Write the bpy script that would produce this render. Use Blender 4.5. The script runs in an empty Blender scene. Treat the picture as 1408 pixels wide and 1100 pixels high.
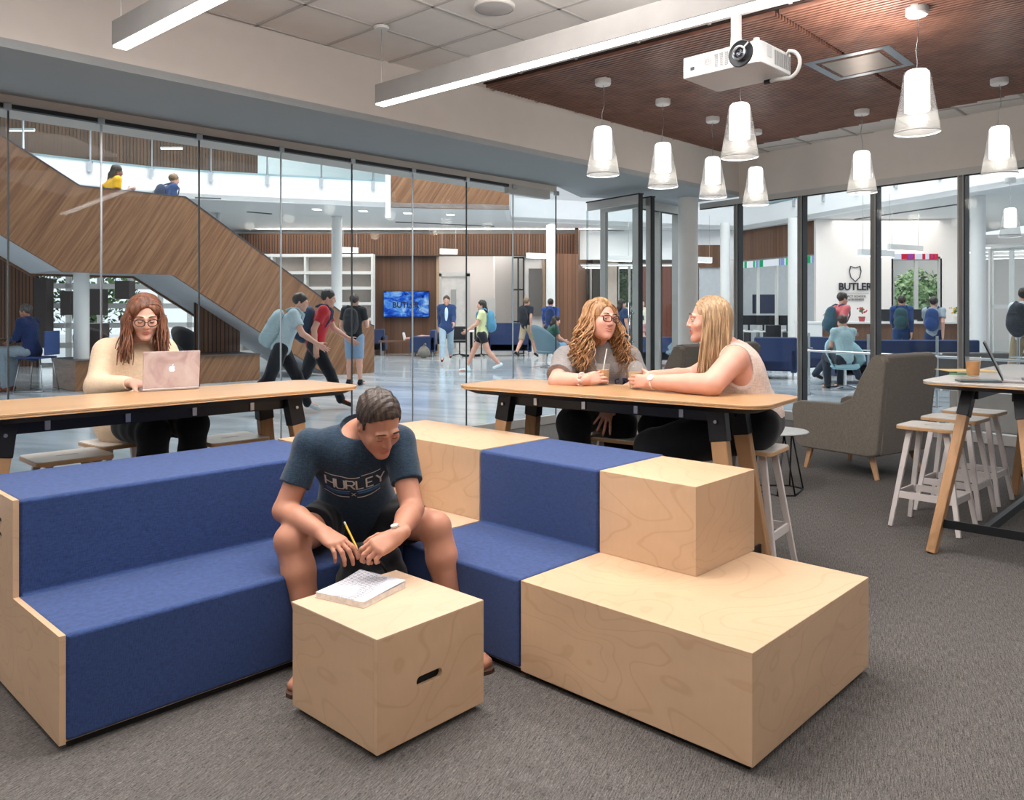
import bpy, bmesh, math, random
import numpy as np
from mathutils import Vector, Matrix, Euler
from mathutils.geometry import tessellate_polygon
random.seed(7); RNG = np.random.RandomState(5)
SC = bpy.context.scene
COL = SC.collection
H, F, HY, CX = 1.3, 1100.0, 430.0, 704.0
PI = math.pi

# ---- survey helpers: a sight line meets a horizontal plane / a depth ----
def P(px, py, z=0.0):
    Y = (H - z) * F / (py - HY)
    return Vector(((px - CX) / F * Y, Y, z))
def Q(px, py, Y):
    return Vector(((px - CX) / F * Y, Y, H - (py - HY) * Y / F))
def online(px, c, py=None):
    """point on the vertical plane Y = X + c seen at column px (and height py)"""
    a = (px - CX) / F
    Y = c / (1 - a); X = a * Y
    return Vector((X, Y, 0 if py is None else H - (py - HY) * Y / F))

D1 = Vector((0.689, 0.725, 0)).normalized()
D2 = Vector((-D1.y, D1.x, 0))
A1 = math.atan2(D1.y, D1.x)

# ---- materials ----
def lin(h):
    h = h.lstrip('#'); c = [int(h[i:i+2], 16) / 255 for i in (0, 2, 4)]
    return tuple((x / 12.92 if x <= .04045 else ((x + .055) / 1.055) ** 2.4) for x in c) + (1,)
MATS = {}
class NT:
    def __init__(s, name):
        s.m = bpy.data.materials.new(name); s.m.use_nodes = True
        s.t = s.m.node_tree; s.t.nodes.clear()
        s.out = s.n('ShaderNodeOutputMaterial')
        s.p = s.n('ShaderNodeBsdfPrincipled')
        s.l(s.p.outputs[0], s.out.inputs[0])
        MATS[name] = s.m
    def n(s, ty, **kw):
        n = s.t.nodes.new(ty)
        for k, v in kw.items(): setattr(n, k, v)
        return n
    def l(s, a, b): s.t.links.new(a, b)
    def coord(s, scale=(1, 1, 1), rot=(0, 0, 0), gen='Object'):
        tc = s.n('ShaderNodeTexCoord'); mp = s.n('ShaderNodeMapping')
        mp.inputs['Scale'].default_value = scale; mp.inputs['Rotation'].default_value = rot
        src = tc.outputs[gen]
        if any(rot):
            m0 = s.n('ShaderNodeMapping'); m0.inputs['Rotation'].default_value = rot
            s.l(src, m0.inputs[0]); src = m0.outputs[0]; mp.inputs['Rotation'].default_value = (0, 0, 0)
        s.l(src, mp.inputs[0]); return mp.outputs[0]
    def noise(s, vec, scale=5, detail=3, rough=.5, dist=0):
        n = s.n('ShaderNodeTexNoise'); n.inputs['Scale'].default_value = scale
        n.inputs['Detail'].default_value = detail; n.inputs['Roughness'].default_value = rough
        n.inputs['Distortion'].default_value = dist
        s.l(vec, n.inputs['Vector']); return n.outputs['Fac']
    def ramp(s, fac, stops, interp='LINEAR'):
        r = s.n('ShaderNodeValToRGB'); r.color_ramp.interpolation = interp
        e = r.color_ramp.elements
        while len(e) < len(stops): e.new(.5)
        for i, (p, c) in enumerate(stops):
            e[i].position = p; e[i].color = lin(c) if isinstance(c, str) else c
        s.l(fac, r.inputs[0]); return r.outputs[0]
    def mix(s, fac, a, b, mode='MIX'):
        m = s.n('ShaderNodeMix', data_type='RGBA', blend_type=mode)
        if isinstance(fac, (int, float)): m.inputs[0].default_value = fac
        else: s.l(fac, m.inputs[0])
        for i, v in ((6, a), (7, b)):
            if isinstance(v, str): m.inputs[i].default_value = lin(v)
            elif isinstance(v, tuple): m.inputs[i].default_value = v
            else: s.l(v, m.inputs[i])
        return m.outputs[2]
    def math(s, op, a, b=0.0, c=0.0):
        m = s.n('ShaderNodeMath', operation=op)
        for i, v in enumerate((a, b, c)):
            if isinstance(v, (int, float)): m.inputs[i].default_value = v
            else: s.l(v, m.inputs[i])
        return m.outputs[0]
    def bump(s, h, strength=.3, dist=.01):
        b = s.n('ShaderNodeBump'); b.inputs['Strength'].default_value = strength
        b.inputs['Distance'].default_value = dist
        s.l(h, b.inputs['Height']); s.l(b.outputs[0], s.p.inputs['Normal'])
    def set(s, col=None, rough=.5, metal=0, spec=.5, **kw):
        if col is not None:
            if isinstance(col, str): s.p.inputs['Base Color'].default_value = lin(col)
            else: s.l(col, s.p.inputs['Base Color'])
        s.p.inputs['Roughness'].default_value = rough
        s.p.inputs['Metallic'].default_value = metal
        s.p.inputs['Specular IOR Level'].default_value = spec
        for k, v in kw.items(): s.p.inputs[k].default_value = v
        return s.m

def plain(name, col, rough=.55, metal=0, spec=.5, vary=.06, nscale=8, **kw):
    """solid colour with a faint procedural unevenness"""
    if name in MATS: return MATS[name]
    s = NT(name); v = s.noise(s.coord(), nscale, 3)
    a = lin(col)
    d = tuple(max(0, x * (1 - vary)) for x in a[:3]) + (1,)
    b = tuple(min(1, x * (1 + vary)) for x in a[:3]) + (1,)
    c = s.ramp(v, [(.3, d), (.7, b)])
    return s.set(c, rough, metal, spec, **kw)
def fabric(name, col, col2=None, scale=350, rough=.9, bump=.25, vary=.18):
    if name in MATS: return MATS[name]
    s = NT(name); co = s.coord()
    w1 = s.noise(s.coord((1, 1, .12)), scale, 2); w2 = s.noise(s.coord((.12, .12, 1)), scale, 2)
    w = s.math('ADD', w1, w2); big = s.noise(co, 6, 3)
    a = lin(col); b = lin(col2) if col2 else tuple(x * (1 - vary) for x in a[:3]) + (1,)
    hi = tuple(min(1, x * (1 + vary)) for x in a[:3]) + (1,)
    c = s.ramp(s.math('MULTIPLY', w, .5), [(.38, b), (.62, hi)])
    c = s.mix(s.math('MULTIPLY', big, .12), c, b)
    s.bump(w, bump, .002)
    return s.set(c, rough, 0, .2, **{'Sheen Weight': .15})
def emis(name, col, strength, extra=None):
    if name in MATS: return MATS[name]
    s = NT(name); s.t.nodes.remove(s.p); e = s.n('ShaderNodeEmission')
    v = s.noise(s.coord(), 3, 1); a = lin(col); b = tuple(x * .97 for x in a[:3]) + (1,)
    s.l(s.ramp(v, [(0, b), (1, a)]), e.inputs[0])
    e.inputs[1].default_value = strength; s.l(e.outputs[0], s.out.inputs[0]); return s.m
def glassmat(name, tint='#eef6f6', ior=1.45, boost=1.0, rough=0.0, haze=0.0, hazecol='#ffffff'):
    if name in MATS: return MATS[name]
    s = NT(name); s.t.nodes.remove(s.p)
    tr = s.n('ShaderNodeBsdfTransparent'); tr.inputs[0].default_value = lin(tint)
    gl = s.n('ShaderNodeBsdfGlossy'); gl.inputs['Roughness'].default_value = rough
    f0 = ((ior - 1) / (ior + 1)) ** 2
    ge = s.n('ShaderNodeNewGeometry'); dp = s.n('ShaderNodeVectorMath', operation='DOT_PRODUCT')
    s.l(ge.outputs['Normal'], dp.inputs[0]); s.l(ge.outputs['Incoming'], dp.inputs[1])
    x = s.math('SUBTRACT', 1.0, s.math('ABSOLUTE', dp.outputs['Value']))
    fr = s.math('ADD', f0, s.math('MULTIPLY', 1 - f0, s.math('POWER', x, 5.0)))
    mx = s.n('ShaderNodeMixShader'); s.l(s.math('MULTIPLY', fr, boost), mx.inputs[0])
    if haze > 0:
        df = s.n('ShaderNodeBsdfDiffuse'); df.inputs[0].default_value = lin(hazecol)
        m2 = s.n('ShaderNodeMixShader'); m2.inputs[0].default_value = haze
        s.l(tr.outputs[0], m2.inputs[1]); s.l(df.outputs[0], m2.inputs[2]); s.l(m2.outputs[0], mx.inputs[1])
    else: s.l(tr.outputs[0], mx.inputs[1])
    s.l(gl.outputs[0], mx.inputs[2]); s.l(mx.outputs[0], s.out.inputs[0]); return s.m

def wood_contour(name, base, dark, scale=1.3, stretch=(1, 1, .35), freq=16, amt=.35, rough=.38, rot=(0, 0, 0)):
    """plain-sawn veneer: contour rings of a slow noise field"""
    s = NT(name); co = s.coord(stretch, rot)
    n = s.noise(co, scale, 2.2, .45, .35)
    ring = s.math('SINE', s.math('MULTIPLY', n, freq * 6.283))
    fine = s.noise(s.coord((stretch[0] * 30, stretch[1] * 30, stretch[2] * 3), rot), 3, 3)
    patch = s.noise(co, 2.4, 3, .6)
    r = s.ramp(ring, [(.0, (0, 0, 0, 1)), (.86, (0.04, 0.04, 0.04, 1)), (1.0, (1, 1, 1, 1))])
    a = lin(base); hi = tuple(min(1, x * 1.07) for x in a[:3]) + (1,); lo = tuple(x * .86 for x in a[:3]) + (1,)
    c = s.ramp(patch, [(.3, lo), (.7, hi)])
    c = s.mix(s.math('MULTIPLY', r, amt), c, dark)
    c = s.mix(s.math('MULTIPLY', fine, .16), c, dark)
    return s.set(c, rough, 0, .4)

M = {}
BR, BD = '#cdac8c', '#a47d58'
M['birch'] = wood_contour('birch', BR, BD, scale=2.6, stretch=(.55, .55, 1.5), amt=.24, freq=16)
M['birch_side'] = wood_contour('birch_side', BR, BD, scale=2.4, stretch=(.6, .6, 1.3), amt=.24, freq=16, rot=(0, .25, .1))
M['birch_top'] = wood_contour('birch_top', '#d0b298', '#b08d6e', scale=2.2, stretch=(.5, 1.5, 1), amt=.15, freq=14, rough=.3)
M['oak'] = wood_contour('oak', '#b98f68', '#8a6342', scale=1.6, stretch=(6, 6, .5), amt=.4, freq=3, rough=.42)
M['oak_top'] = wood_contour('oak_top', '#b58e66', '#9a7350', scale=1.2, stretch=(.35, 5, 1), amt=.25, freq=4, rough=.28)
M['ply'] = wood_contour('ply', '#c99f74', '#9b744d', scale=2, stretch=(1, 1, 12), amt=.3, freq=4)
M['walnut_panel'] = None
def walnut():
    s = NT('walnut_veneer')
    # veneer laid on the diagonal of the stair: thin pale streaks on brown
    rot = (0, math.radians(-32), 0)
    co = s.coord((9, 1, .3), rot)
    n = s.noise(co, 2.2, 5, .6, .5); n2 = s.noise(s.coord((40, 1, .7), rot), 1.5, 3, .6)
    c = s.ramp(n, [(.32, '#68452f'), (.5, '#7f593d'), (.66, '#906a4b')])
    st = s.ramp(n2, [(.60, (0, 0, 0, 1)), (.66, (1, 1, 1, 1))])
    c = s.mix(s.math('MULTIPLY', st, .4), c, '#b08c68')
    s.set(c, .42, 0, .4); return s.m
M['walnut'] = walnut()
def slatmat(name, a, b, gap, per=.085, duty=.22, axis='x', hor=False):
    s = NT(name); co = s.coord()
    sp = s.n('ShaderNodeSeparateXYZ'); s.l(co, sp.inputs[0])
    x = sp.outputs['XYZ'.index(axis.upper())]
    fr = s.math('FRACT', s.math('MULTIPLY', x, 1 / per))
    g = s.math('LESS_THAN', fr, duty)
    idx = s.math('FLOOR', s.math('MULTIPLY', x, 1 / per))
    wn = s.n('ShaderNodeTexWhiteNoise', noise_dimensions='1D'); s.l(idx, wn.inputs['W'])
    gr = s.noise(s.coord((14, 14, 1)), 2, 4)
    c = s.mix(s.math('ADD', s.math('MULTIPLY', wn.outputs[0], .5), s.math('MULTIPLY', gr, .5)), a, b)
    c = s.mix(g, c, gap)
    hgt = s.math('SUBTRACT', 1.0, g); s.bump(hgt, .6, .02)
    s.set(c, .5, 0, .3); return s.m
M['slats'] = slatmat('walnut_slats', '#54392a', '#7a5740', '#24170f')
M['slats_wide'] = slatmat('walnut_boards', '#5d4232', '#785743', '#33221a', per=.13, duty=.05)
M['slats_red'] = slatmat('redbrown_boards', '#5a3227', '#6f4234', '#33201a', per=.13, duty=.06)

def carpet():
    s = NT('carpet'); co = s.coord((1, 1, 1), (0, 0, -A1 + 1.35))
    n1 = s.noise(s.coord((12, 150, 1), (0, 0, -1.15)), 1.6, 3, .7)
    n2 = s.noise(s.coord((70, 260, 1), (0, 0, -1.15)), 1.5, 2, .6)
    n3 = s.noise(s.coord((1, 2.2, 1), (0, 0, -1.15)), 1.4, 3, .6)
    v = s.math('ADD', s.math('MULTIPLY', n1, .5), s.math('MULTIPLY', n2, .5))
    c = s.ramp(v, [(.36, '#2b2826'), (.45, '#524e4c'), (.55, '#6d6865'), (.66, '#8a837e')])
    c = s.mix(s.math('MULTIPLY', n3, .35), c, '#504d4c')
    s.bump(v, .7, .006); s.set(c, .95, 0, .1); return s.m
M['carpet'] = carpet()
def lobbyfloor():
    s = NT('polished_concrete')
    n = s.noise(s.coord((.5, 1.6, 1), (0, 0, .4)), 1.1, 5, .6, .6)
    c = s.ramp(n, [(.35, '#9ba6ad'), (.55, '#b5bec4'), (.7, '#ccd2d6')])
    n2 = s.noise(s.coord((1, 1, 1)), 2.2, 2)
    s.bump(n2, .12, .01)
    s.set(c, .13, 0, .75); return s.m
M['lobby'] = lobbyfloor()
M['white'] = plain('painted_white', '#dcdcda', .6, vary=.02)
M['ceil'] = plain('ceiling_white', '#dedad6', .85, vary=.02)
M['wallpaint'] = plain('warm_wall', '#d3ccc6', .8, vary=.015)
M['soffit'] = plain('soffit_paint', '#a8aeb1', .8, vary=.015)
M['lobbywhite'] = plain('lobby_white', '#e9ebec', .7, vary=.015)
M['lobbyceil'] = plain('lobby_ceiling', '#dfe1e1', .8, vary=.015)
M['alum'] = plain('anodised_aluminium', '#b9b8b5', .45, 0, vary=.03)
M['alum_dk'] = plain('dark_gasket', '#16171a', .5)
M['steel'] = plain('brushed_steel', '#b4b6b8', .28, 1.0, vary=.05, nscale=40)
M['chrome'] = plain('chrome', '#d6d8da', .12, 1.0, vary=.02)
M['black'] = plain('black_metal', '#15171c', .42, .2, vary=.1)
M['rubber'] = plain('black_plinth', '#0b0b0c', .8)
M['whitemetal'] = plain('white_powdercoat', '#d6cdca', .45, vary=.02)
M['laminate'] = plain('pale_laminate', '#b9bcbb', .35, vary=.03)
M['blue'] = fabric('blue_upholstery', '#324676', '#273960', scale=420, bump=.15, vary=.12)
M['lobbyblue'] = fabric('navy_sofa_fabric', '#2f3d63', '#263150')
M['grey'] = fabric('taupe_upholstery', '#736c63', '#5f5850', scale=420, bump=.2, vary=.12)
M['teal'] = plain('teal_shell', '#5d7682', .6)
M['glass'] = glassmat('clear_glass', '#fcfefe', 1.22, .6)
M['glass_rail'] = glassmat('balustrade_glass', '#dfe8ea', 1.45, 1.0)
M['tube_on'] = emis('linear_led', '#ffffff', 5.0)
M['cupglass'] = glassmat('clear_plastic', '#f0f0ee', 1.3, .8, .05, .10)

# ---- mesh builder ----
class MB:
    def __init__(s): s.v = []; s.f = []; s.mi = []
    def add(s, vs, fs, mi=0):
        o = len(s.v); s.v += [Vector(v) for v in vs]
        s.f += [tuple(i + o for i in f) for f in fs]; s.mi += [mi] * len(fs); return s
    def box(s, c, d, rz=0, mat=None, mi=0, rot=None):
        c = Vector(c); hx, hy, hz = d[0] / 2, d[1] / 2, d[2] / 2
        vs = [Vector((x, y, z)) for z in (-hz, hz) for y in (-hy, hy) for x in (-hx, hx)]
        R = Matrix.Rotation(rz, 3, 'Z') if rot is None else rot
        vs = [c + R @ v for v in vs]
        return s.add(vs, [(0, 2, 3, 1), (4, 5, 7, 6), (0, 1, 5, 4), (2, 6, 7, 3), (0, 4, 6, 2), (1, 3, 7, 5)], mi)
    def prism(s, poly, a, b, holes=(), map=None, mi=0):
        """polygon (u,v) extruded from a to b; map(u,v,w)->xyz"""
        loops = [list(poly)] + [list(h) for h in holes]
        if map is None: map = lambda u, v, w: (u, v, w)
        tri = tessellate_polygon([[Vector((p[0], p[1], 0)) for p in L] for L in loops])
        flat = [p for L in loops for p in L]; n = len(flat)
        vs = [map(p[0], p[1], a) for p in flat] + [map(p[0], p[1], b) for p in flat]
        fs = []
        for t in tri:
            fs.append(tuple(t)); fs.append(tuple(i + n for i in reversed(t)))
        o = 0
        for L in loops:
            m = len(L)
            for i in range(m):
                j = (i + 1) % m; fs.append((o + i, o + j, n + o + j, n + o + i))
            o += m
        return s.add(vs, fs, mi)
    def bar(s, p, q, w, h=None, up=(0, 0, 1), w2=None, h2=None, mi=0):
        p = Vector(p); q = Vector(q); h = h or w; w2 = w2 or w; h2 = h2 or h
        d = (q - p).normalized(); u = Vector(up)
        if abs(d.dot(u)) > .99: u = Vector((1, 0, 0))
        a = d.cross(u).normalized(); b = a.cross(d)
        vs = []
        for c, ww, hh in ((p, w, h), (q, w2, h2)):
            for sx, sy in ((-1, -1), (1, -1), (1, 1), (-1, 1)): vs.append(c + a * sx * ww / 2 + b * sy * hh / 2)
        return s.add(vs, [(0, 3, 2, 1), (4, 5, 6, 7), (0, 1, 5, 4), (1, 2, 6, 5), (2, 3, 7, 6), (3, 0, 4, 7)], mi)
    def tube(s, pts, r, n=10, cap=True, mi=0):
        pts = [Vector(p) for p in pts]; rs = r if isinstance(r, (list, tuple)) else [r] * len(pts)
        vs = []; fs = []; prev = None
        for i, p in enumerate(pts):
            d = (pts[min(i + 1, len(pts) - 1)] - pts[max(i - 1, 0)]).normalized()
            if prev is None:
                prev = d.orthogonal().normalized()
            a = (prev - d * prev.dot(d))
            a = a.normalized() if a.length > 1e-6 else d.orthogonal().normalized()
            prev = a; b = d.cross(a)
            for k in range(n):
                t = 2 * PI * k / n; vs.append(p + (a * math.cos(t) + b * math.sin(t)) * rs[i])
        for i in range(len(pts) - 1):
            for k in range(n):
                k2 = (k + 1) % n; fs.append((i * n + k, i * n + k2, (i + 1) * n + k2, (i + 1) * n + k))
        if cap:
            fs.append(tuple(reversed(range(n)))); fs.append(tuple((len(pts) - 1) * n + k for k in range(n)))
        return s.add(vs, fs, mi)
    def lathe(s, prof, c=(0, 0, 0), n=32, close=False, mi=0):
        c = Vector(c); vs = []; fs = []
        for r, z in prof:
            for k in range(n):
                t = 2 * PI * k / n; vs.append(c + Vector((r * math.cos(t), r * math.sin(t), z)))
        m = len(prof)
        for i in range(m - 1):
            for k in range(n):
                k2 = (k + 1) % n; fs.append((i * n + k, i * n + k2, (i + 1) * n + k2, (i + 1) * n + k))
        if close:
            fs.append(tuple(reversed(range(n)))); fs.append(tuple((m - 1) * n + k for k in range(n)))
        return s.add(vs, fs, mi)
    def quad(s, a, b, c, d, mi=0): return s.add([a, b, c, d], [(0, 1, 2, 3)], mi)
    def wallseg(s, a, b, z0, z1, t=.1, mi=0):
        """vertical slab from a to b (plan), thickness to the left-back"""
        a = Vector((a[0], a[1], 0)); b = Vector((b[0], b[1], 0)); d = (b - a).normalized()
        n = Vector((-d.y, d.x, 0)) * t
        vs = [a, b, b + n, a + n]
        return s.add([v + Vector((0, 0, z0)) for v in vs] + [v + Vector((0, 0, z1)) for v in vs],
                     [(0, 3, 2, 1), (4, 5, 6, 7), (0, 1, 5, 4), (1, 2, 6, 5), (2, 3, 7, 6), (3, 0, 4, 7)], mi)
    def obj(s, name, mat, parent=None, bevel=0, seg=2, smooth=False, world=False, fixn=True):
        me = bpy.data.meshes.new(name); vs = s.v
        if world and parent is not None:
            W = wmat(parent).inverted(); vs = [W @ v for v in vs]
        me.from_pydata([tuple(v) for v in vs], [], s.f)
        if fixn:
            bm = bmesh.new(); bm.from_mesh(me); bmesh.ops.recalc_face_normals(bm, faces=bm.faces); bm.to_mesh(me); bm.free()
        ms = mat if isinstance(mat, (list, tuple)) else [mat]
        for m in ms: me.materials.append(m)
        if len(ms) > 1: me.polygons.foreach_set('material_index', s.mi)
        o = bpy.data.objects.new(name, me); COL.objects.link(o)
        if parent is not None: o.parent = parent
        if smooth:
            me.polygons.foreach_set('use_smooth', [True] * len(me.polygons))
        if bevel:
            b = o.modifiers.new('bevel', 'BEVEL'); b.width = bevel; b.segments = seg; b.limit_method = 'ANGLE'
            b.angle_limit = math.radians(35)
            if not smooth: me.polygons.foreach_set('use_smooth', [True] * len(me.polygons))
            b.harden_normals = True
        elif smooth == 'auto':
            try: me.set_sharp_from_angle(angle=math.radians(38))
            except Exception: pass
        return o
def wmat(o):
    m = o.matrix_basis.copy()
    while o.parent is not None:
        o = o.parent; m = o.matrix_basis @ m
    return m
def tag(o, label=None, cat=None, group=None, kind=None):
    if label: o['label'] = label
    if cat: o['category'] = cat
    if group: o['group'] = group
    if kind: o['kind'] = kind
    return o
def thing(name, label, cat, loc=(0, 0, 0), rz=0, group=None):
    o = bpy.data.objects.new(name, None); COL.objects.link(o)
    o.empty_display_size = .1
    o.location = loc; o.rotation_euler = (0, 0, rz)
    o.matrix_basis = Matrix.Translation(Vector(loc)) @ Matrix.Rotation(rz, 4, 'Z')
    return tag(o, label, cat, group)
def struct(o, label=None):
    o['kind'] = 'structure'
    if label: o['label'] = label
    return o
KIDS = {}
def kids(o): return [c for c in bpy.data.objects if c.parent == o]
def dup(root, loc, rz, label, group=None, name=None):
    r = root.copy(); COL.objects.link(r)
    r.matrix_basis = Matrix.Translation(Vector(loc)) @ Matrix.Rotation(rz, 4, 'Z')
    r['label'] = label
    if group: r['group'] = group
    for ch in kids(root):
        c = ch.copy(); COL.objects.link(c); c.parent = r
        for g in kids(ch):
            d = g.copy(); COL.objects.link(d); d.parent = c
    return r
def rrect(w, h, r, n=6, cx=0, cy=0):
    pts = []
    for sx, sy, a0 in ((1, 1, 0), (-1, 1, 90), (-1, -1, 180), (1, -1, 270)):
        for k in range(n + 1):
            t = math.radians(a0 + 90 * k / n)
            pts.append((cx + sx * (w / 2 - r) + r * math.cos(t), cy + sy * (h / 2 - r) + r * math.sin(t)))
    return pts
def textobj(name, txt, size, mat, parent, M4, depth=.004, font_w=1.0, align='CENTER', bold=0.0, world=True):
    cu = bpy.data.curves.new(name, 'FONT'); cu.body = txt; cu.size = size; cu.align_x = align; cu.align_y = 'CENTER'
    cu.extrude = depth / 2; cu.offset = bold; cu.resolution_u = 3
    o = bpy.data.objects.new(name + '_tmp', cu); COL.objects.link(o)
    dg = bpy.context.evaluated_depsgraph_get(); me = bpy.data.meshes.new_from_object(o.evaluated_get(dg))
    bpy.data.objects.remove(o)
    me.name = name
    S = Matrix.Diagonal((font_w, 1, 1, 1)); me.transform(M4 @ S)
    if world and parent is not None: me.transform(wmat(parent).inverted())
    me.materials.clear(); me.materials.append(mat)
    ob = bpy.data.objects.new(name, me); COL.objects.link(ob)
    if parent is not None: ob.parent = parent
    return ob

# ---- camera ----
cam_d = bpy.data.cameras.new('camera'); cam = bpy.data.objects.new('camera', cam_d); COL.objects.link(cam)
cam.location = (0, 0, H); cam.rotation_euler = (PI / 2, 0, 0)
cam_d.sensor_width = 36; cam_d.lens = 36 * F / 1408; cam_d.shift_y = (HY - 550) / 1408
cam_d.clip_end = 200; SC.camera = cam
SC.view_settings.view_transform = 'Standard'; SC.view_settings.look = 'None'; SC.view_settings.gamma = 1
SC.view_settings.exposure = 0.0
try:
    SC.cycles.transparent_max_bounces = 32; SC.cycles.max_bounces = 7
except Exception: pass
# =====================================================  ROOM SHELL
def wallobj(name, a, b, z0, z1, t, mat, parent=None):
    a = Vector((a[0], a[1], 0)); b = Vector((b[0], b[1], 0)); d = b - a; L = d.length
    o = MB().box((L / 2, t / 2, (z0 + z1) / 2), (L, abs(t), z1 - z0)).obj(name, mat)
    m = Matrix.Translation(a) @ Matrix.Rotation(math.atan2(d.y, d.x), 4, 'Z')
    if parent is not None: o.parent = parent; m = wmat(parent).inverted() @ m
    o.matrix_basis = m
    return o
def cl(c, X): return (X, X + c)           # point on the 45-degree line Y = X + c
GC, FC, LC = 8.95, 7.366, 9.55            # glass wall, fascia, lobby side of the header
K = Vector((2.92, 10.29, 0)); E = Vector((.609, -.793, 0)).normalized(); EN = Vector((-E.y, E.x, 0))
ZC, ZS, ZG = 3.29, 2.80, 2.71
def SF(t): return K + E * t
# floors
ROOMW = M['wallpaint']
cf = [(-9, -3), (9, -3), (9, SF(9).y), tuple(SF(5.2)[:2]), tuple(SF(-.65)[:2]), (2.33, 11.2), (1.70, 10.56), cl(GC, .53), cl(GC, -9.0)]
struct(MB().prism(cf, -.05, 0).obj('floor', M['carpet']), 'grey streaked carpet of the lounge')
lf = [(-40, -3.1), cl(GC, -12.05), cl(GC, .53), (1.70, 10.56), (2.33, 11.2), tuple(SF(-.65)[:2]), tuple(SF(9)[:2]), (40, 3), (40, 48), (-40, 48)]
struct(MB().prism(lf, -.06, -.004).obj('floor', M['lobby']), 'polished blue-grey concrete floor of the lobby')
# ceiling
cp = [(-9.5, -3), (9, -3), (9, 3.0), tuple(SF(5)[:2]), tuple(SF(0)[:2]), cl(FC, 2.92), cl(FC, -9.5)]
struct(MB().prism(cp, ZC + .012, ZC + .1).obj('ceiling', M['ceil']), 'white acoustic tile ceiling')
GA = Vector((.752, -.659, 0)); GB = Vector((.69, .724, 0)); G0 = Vector((-1.342, 5.18, 0)); TP = .572
gm = MB()
def clip(p, d, poly):
    """parameter interval of the line p + t d inside a convex polygon"""
    t0, t1 = -50, 50; n = len(poly)
    cx = sum(q[0] for q in poly) / n; cy = sum(q[1] for q in poly) / n
    for i in range(n):
        a = poly[i]; b = poly[(i + 1) % n]; nx, ny = b[1] - a[1], a[0] - b[0]
        if (cx - a[0]) * nx + (cy - a[1]) * ny > 0: nx, ny = -nx, -ny
        den = d.x * nx + d.y * ny; num = (a[0] - p.x) * nx + (a[1] - p.y) * ny
        if abs(den) < 1e-9:
            if num < 0: return None
        elif den > 0: t1 = min(t1, num / den)
        else: t0 = max(t0, num / den)
    return (t0, t1) if t1 > t0 else None
tp = [(-7, 0.2), (7.0, 0.2), (7.0, 4.9), cl(FC, 2.92), cl(FC, -7)]
for k in range(-16, 22):
    for p, d in ((G0 + GB * k * TP, GA), (G0 + GA * k * TP, GB)):
        r = clip(p, d, tp)
        if r: gm.bar(p + d * r[0] + Vector((0, 0, ZC + .008)), p + d * r[1] + Vector((0, 0, ZC + .008)), .022, .01)
struct(gm.obj('trim_1', plain('tee_grid', '#b3afac', .6, vary=.02)), 'ceiling tee grid')
# fascia, soffit, header over the sliding glass
struct(wallobj('wall_soffit', cl(FC, -9.5), cl(FC, 2.92), ZS, ZC + .05, .06, M['wallpaint']), 'painted bulkhead face')
sp = [cl(FC, -9.5), cl(FC, 2.94), tuple(SF(-.65)[:2]), (2.33, 11.2), (1.70, 10.56), (.9, 10.4), cl(GC, .53), cl(GC, -9.5)]
struct(MB().prism(sp, ZS - .003, ZS + .05).obj('ceiling', M['soffit']), 'grey underside of the bulkhead')
struct(wallobj('wall_left', cl(GC, -9.5), cl(GC, .53), ZG + .02, ZS + .02, .45, M['wallpaint']), 'header over the sliding glass')
struct(wallobj('wall_left', cl(GC + .6, -9.5), cl(GC + .6, .53), ZS, 3.99, .03, M['lobbywhite']))
struct(wallobj('wall_left', (1.70, 10.56), (2.36, 11.23), ZG, ZS, .2, M['alum']))
# track
tr = MB(); a, b = cl(GC, -9.5), cl(GC, -.05)
tr.bar((a[0], a[1], ZG + .005), (b[0], b[1], ZG + .005), .05, .03)
struct(tr.obj('trim_2', M['alum_dk']), 'black sliding track')
tr = MB(); a, b = cl(GC + .02, -.06), cl(GC + .02, .42)
tr.bar((a[0], a[1], ZG - .03), (b[0], b[1], ZG - .03), .07, .10)
struct(tr.obj('trim_3', M['alum']), 'aluminium pivot rail')
# far wall of the room over the storefront
struct(wallobj('wall_right', tuple(SF(-.0)[:2]), tuple(SF(5.4)[:2]), 2.77, ZC + .05, .12, M['wallpaint']), 'wall above the storefront')
# sliding glass panels
jx = [-330, -140, 12, 140, 274.5, 387, 484.5, 568, 642, 706, 765]
for i in range(len(jx) - 1):
    a = online(jx[i], GC); b = online(jx[i + 1], GC)
    w = struct(thing('window_%d' % (i + 1), 'frameless sliding glass panel', None)); 
    MB().wallseg(a, b - (b - a).normalized() * .008, .095, ZG - .015, .006).obj('pane', M['glass'], w)
    MB().wallseg(a - Vector((.0, .03, 0)), b - Vector((0, .03, 0)), .0, .095, .04).obj('bottom_rail', M['alum'], w, bevel=.003)
    d = (b - a).normalized()
    MB().wallseg(b - d * .008, b + d * .003, .09, ZG - .01, .012).obj('seal', plain('seal_grey', '#3c4042', .4) if i % 2 else M['steel'], w)
    MB().box((b.x, b.y - .02, ZG + .0), (.05, .05, .05), PI / 4).obj('roller_clamp', M['steel'], w, bevel=.006)
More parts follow.
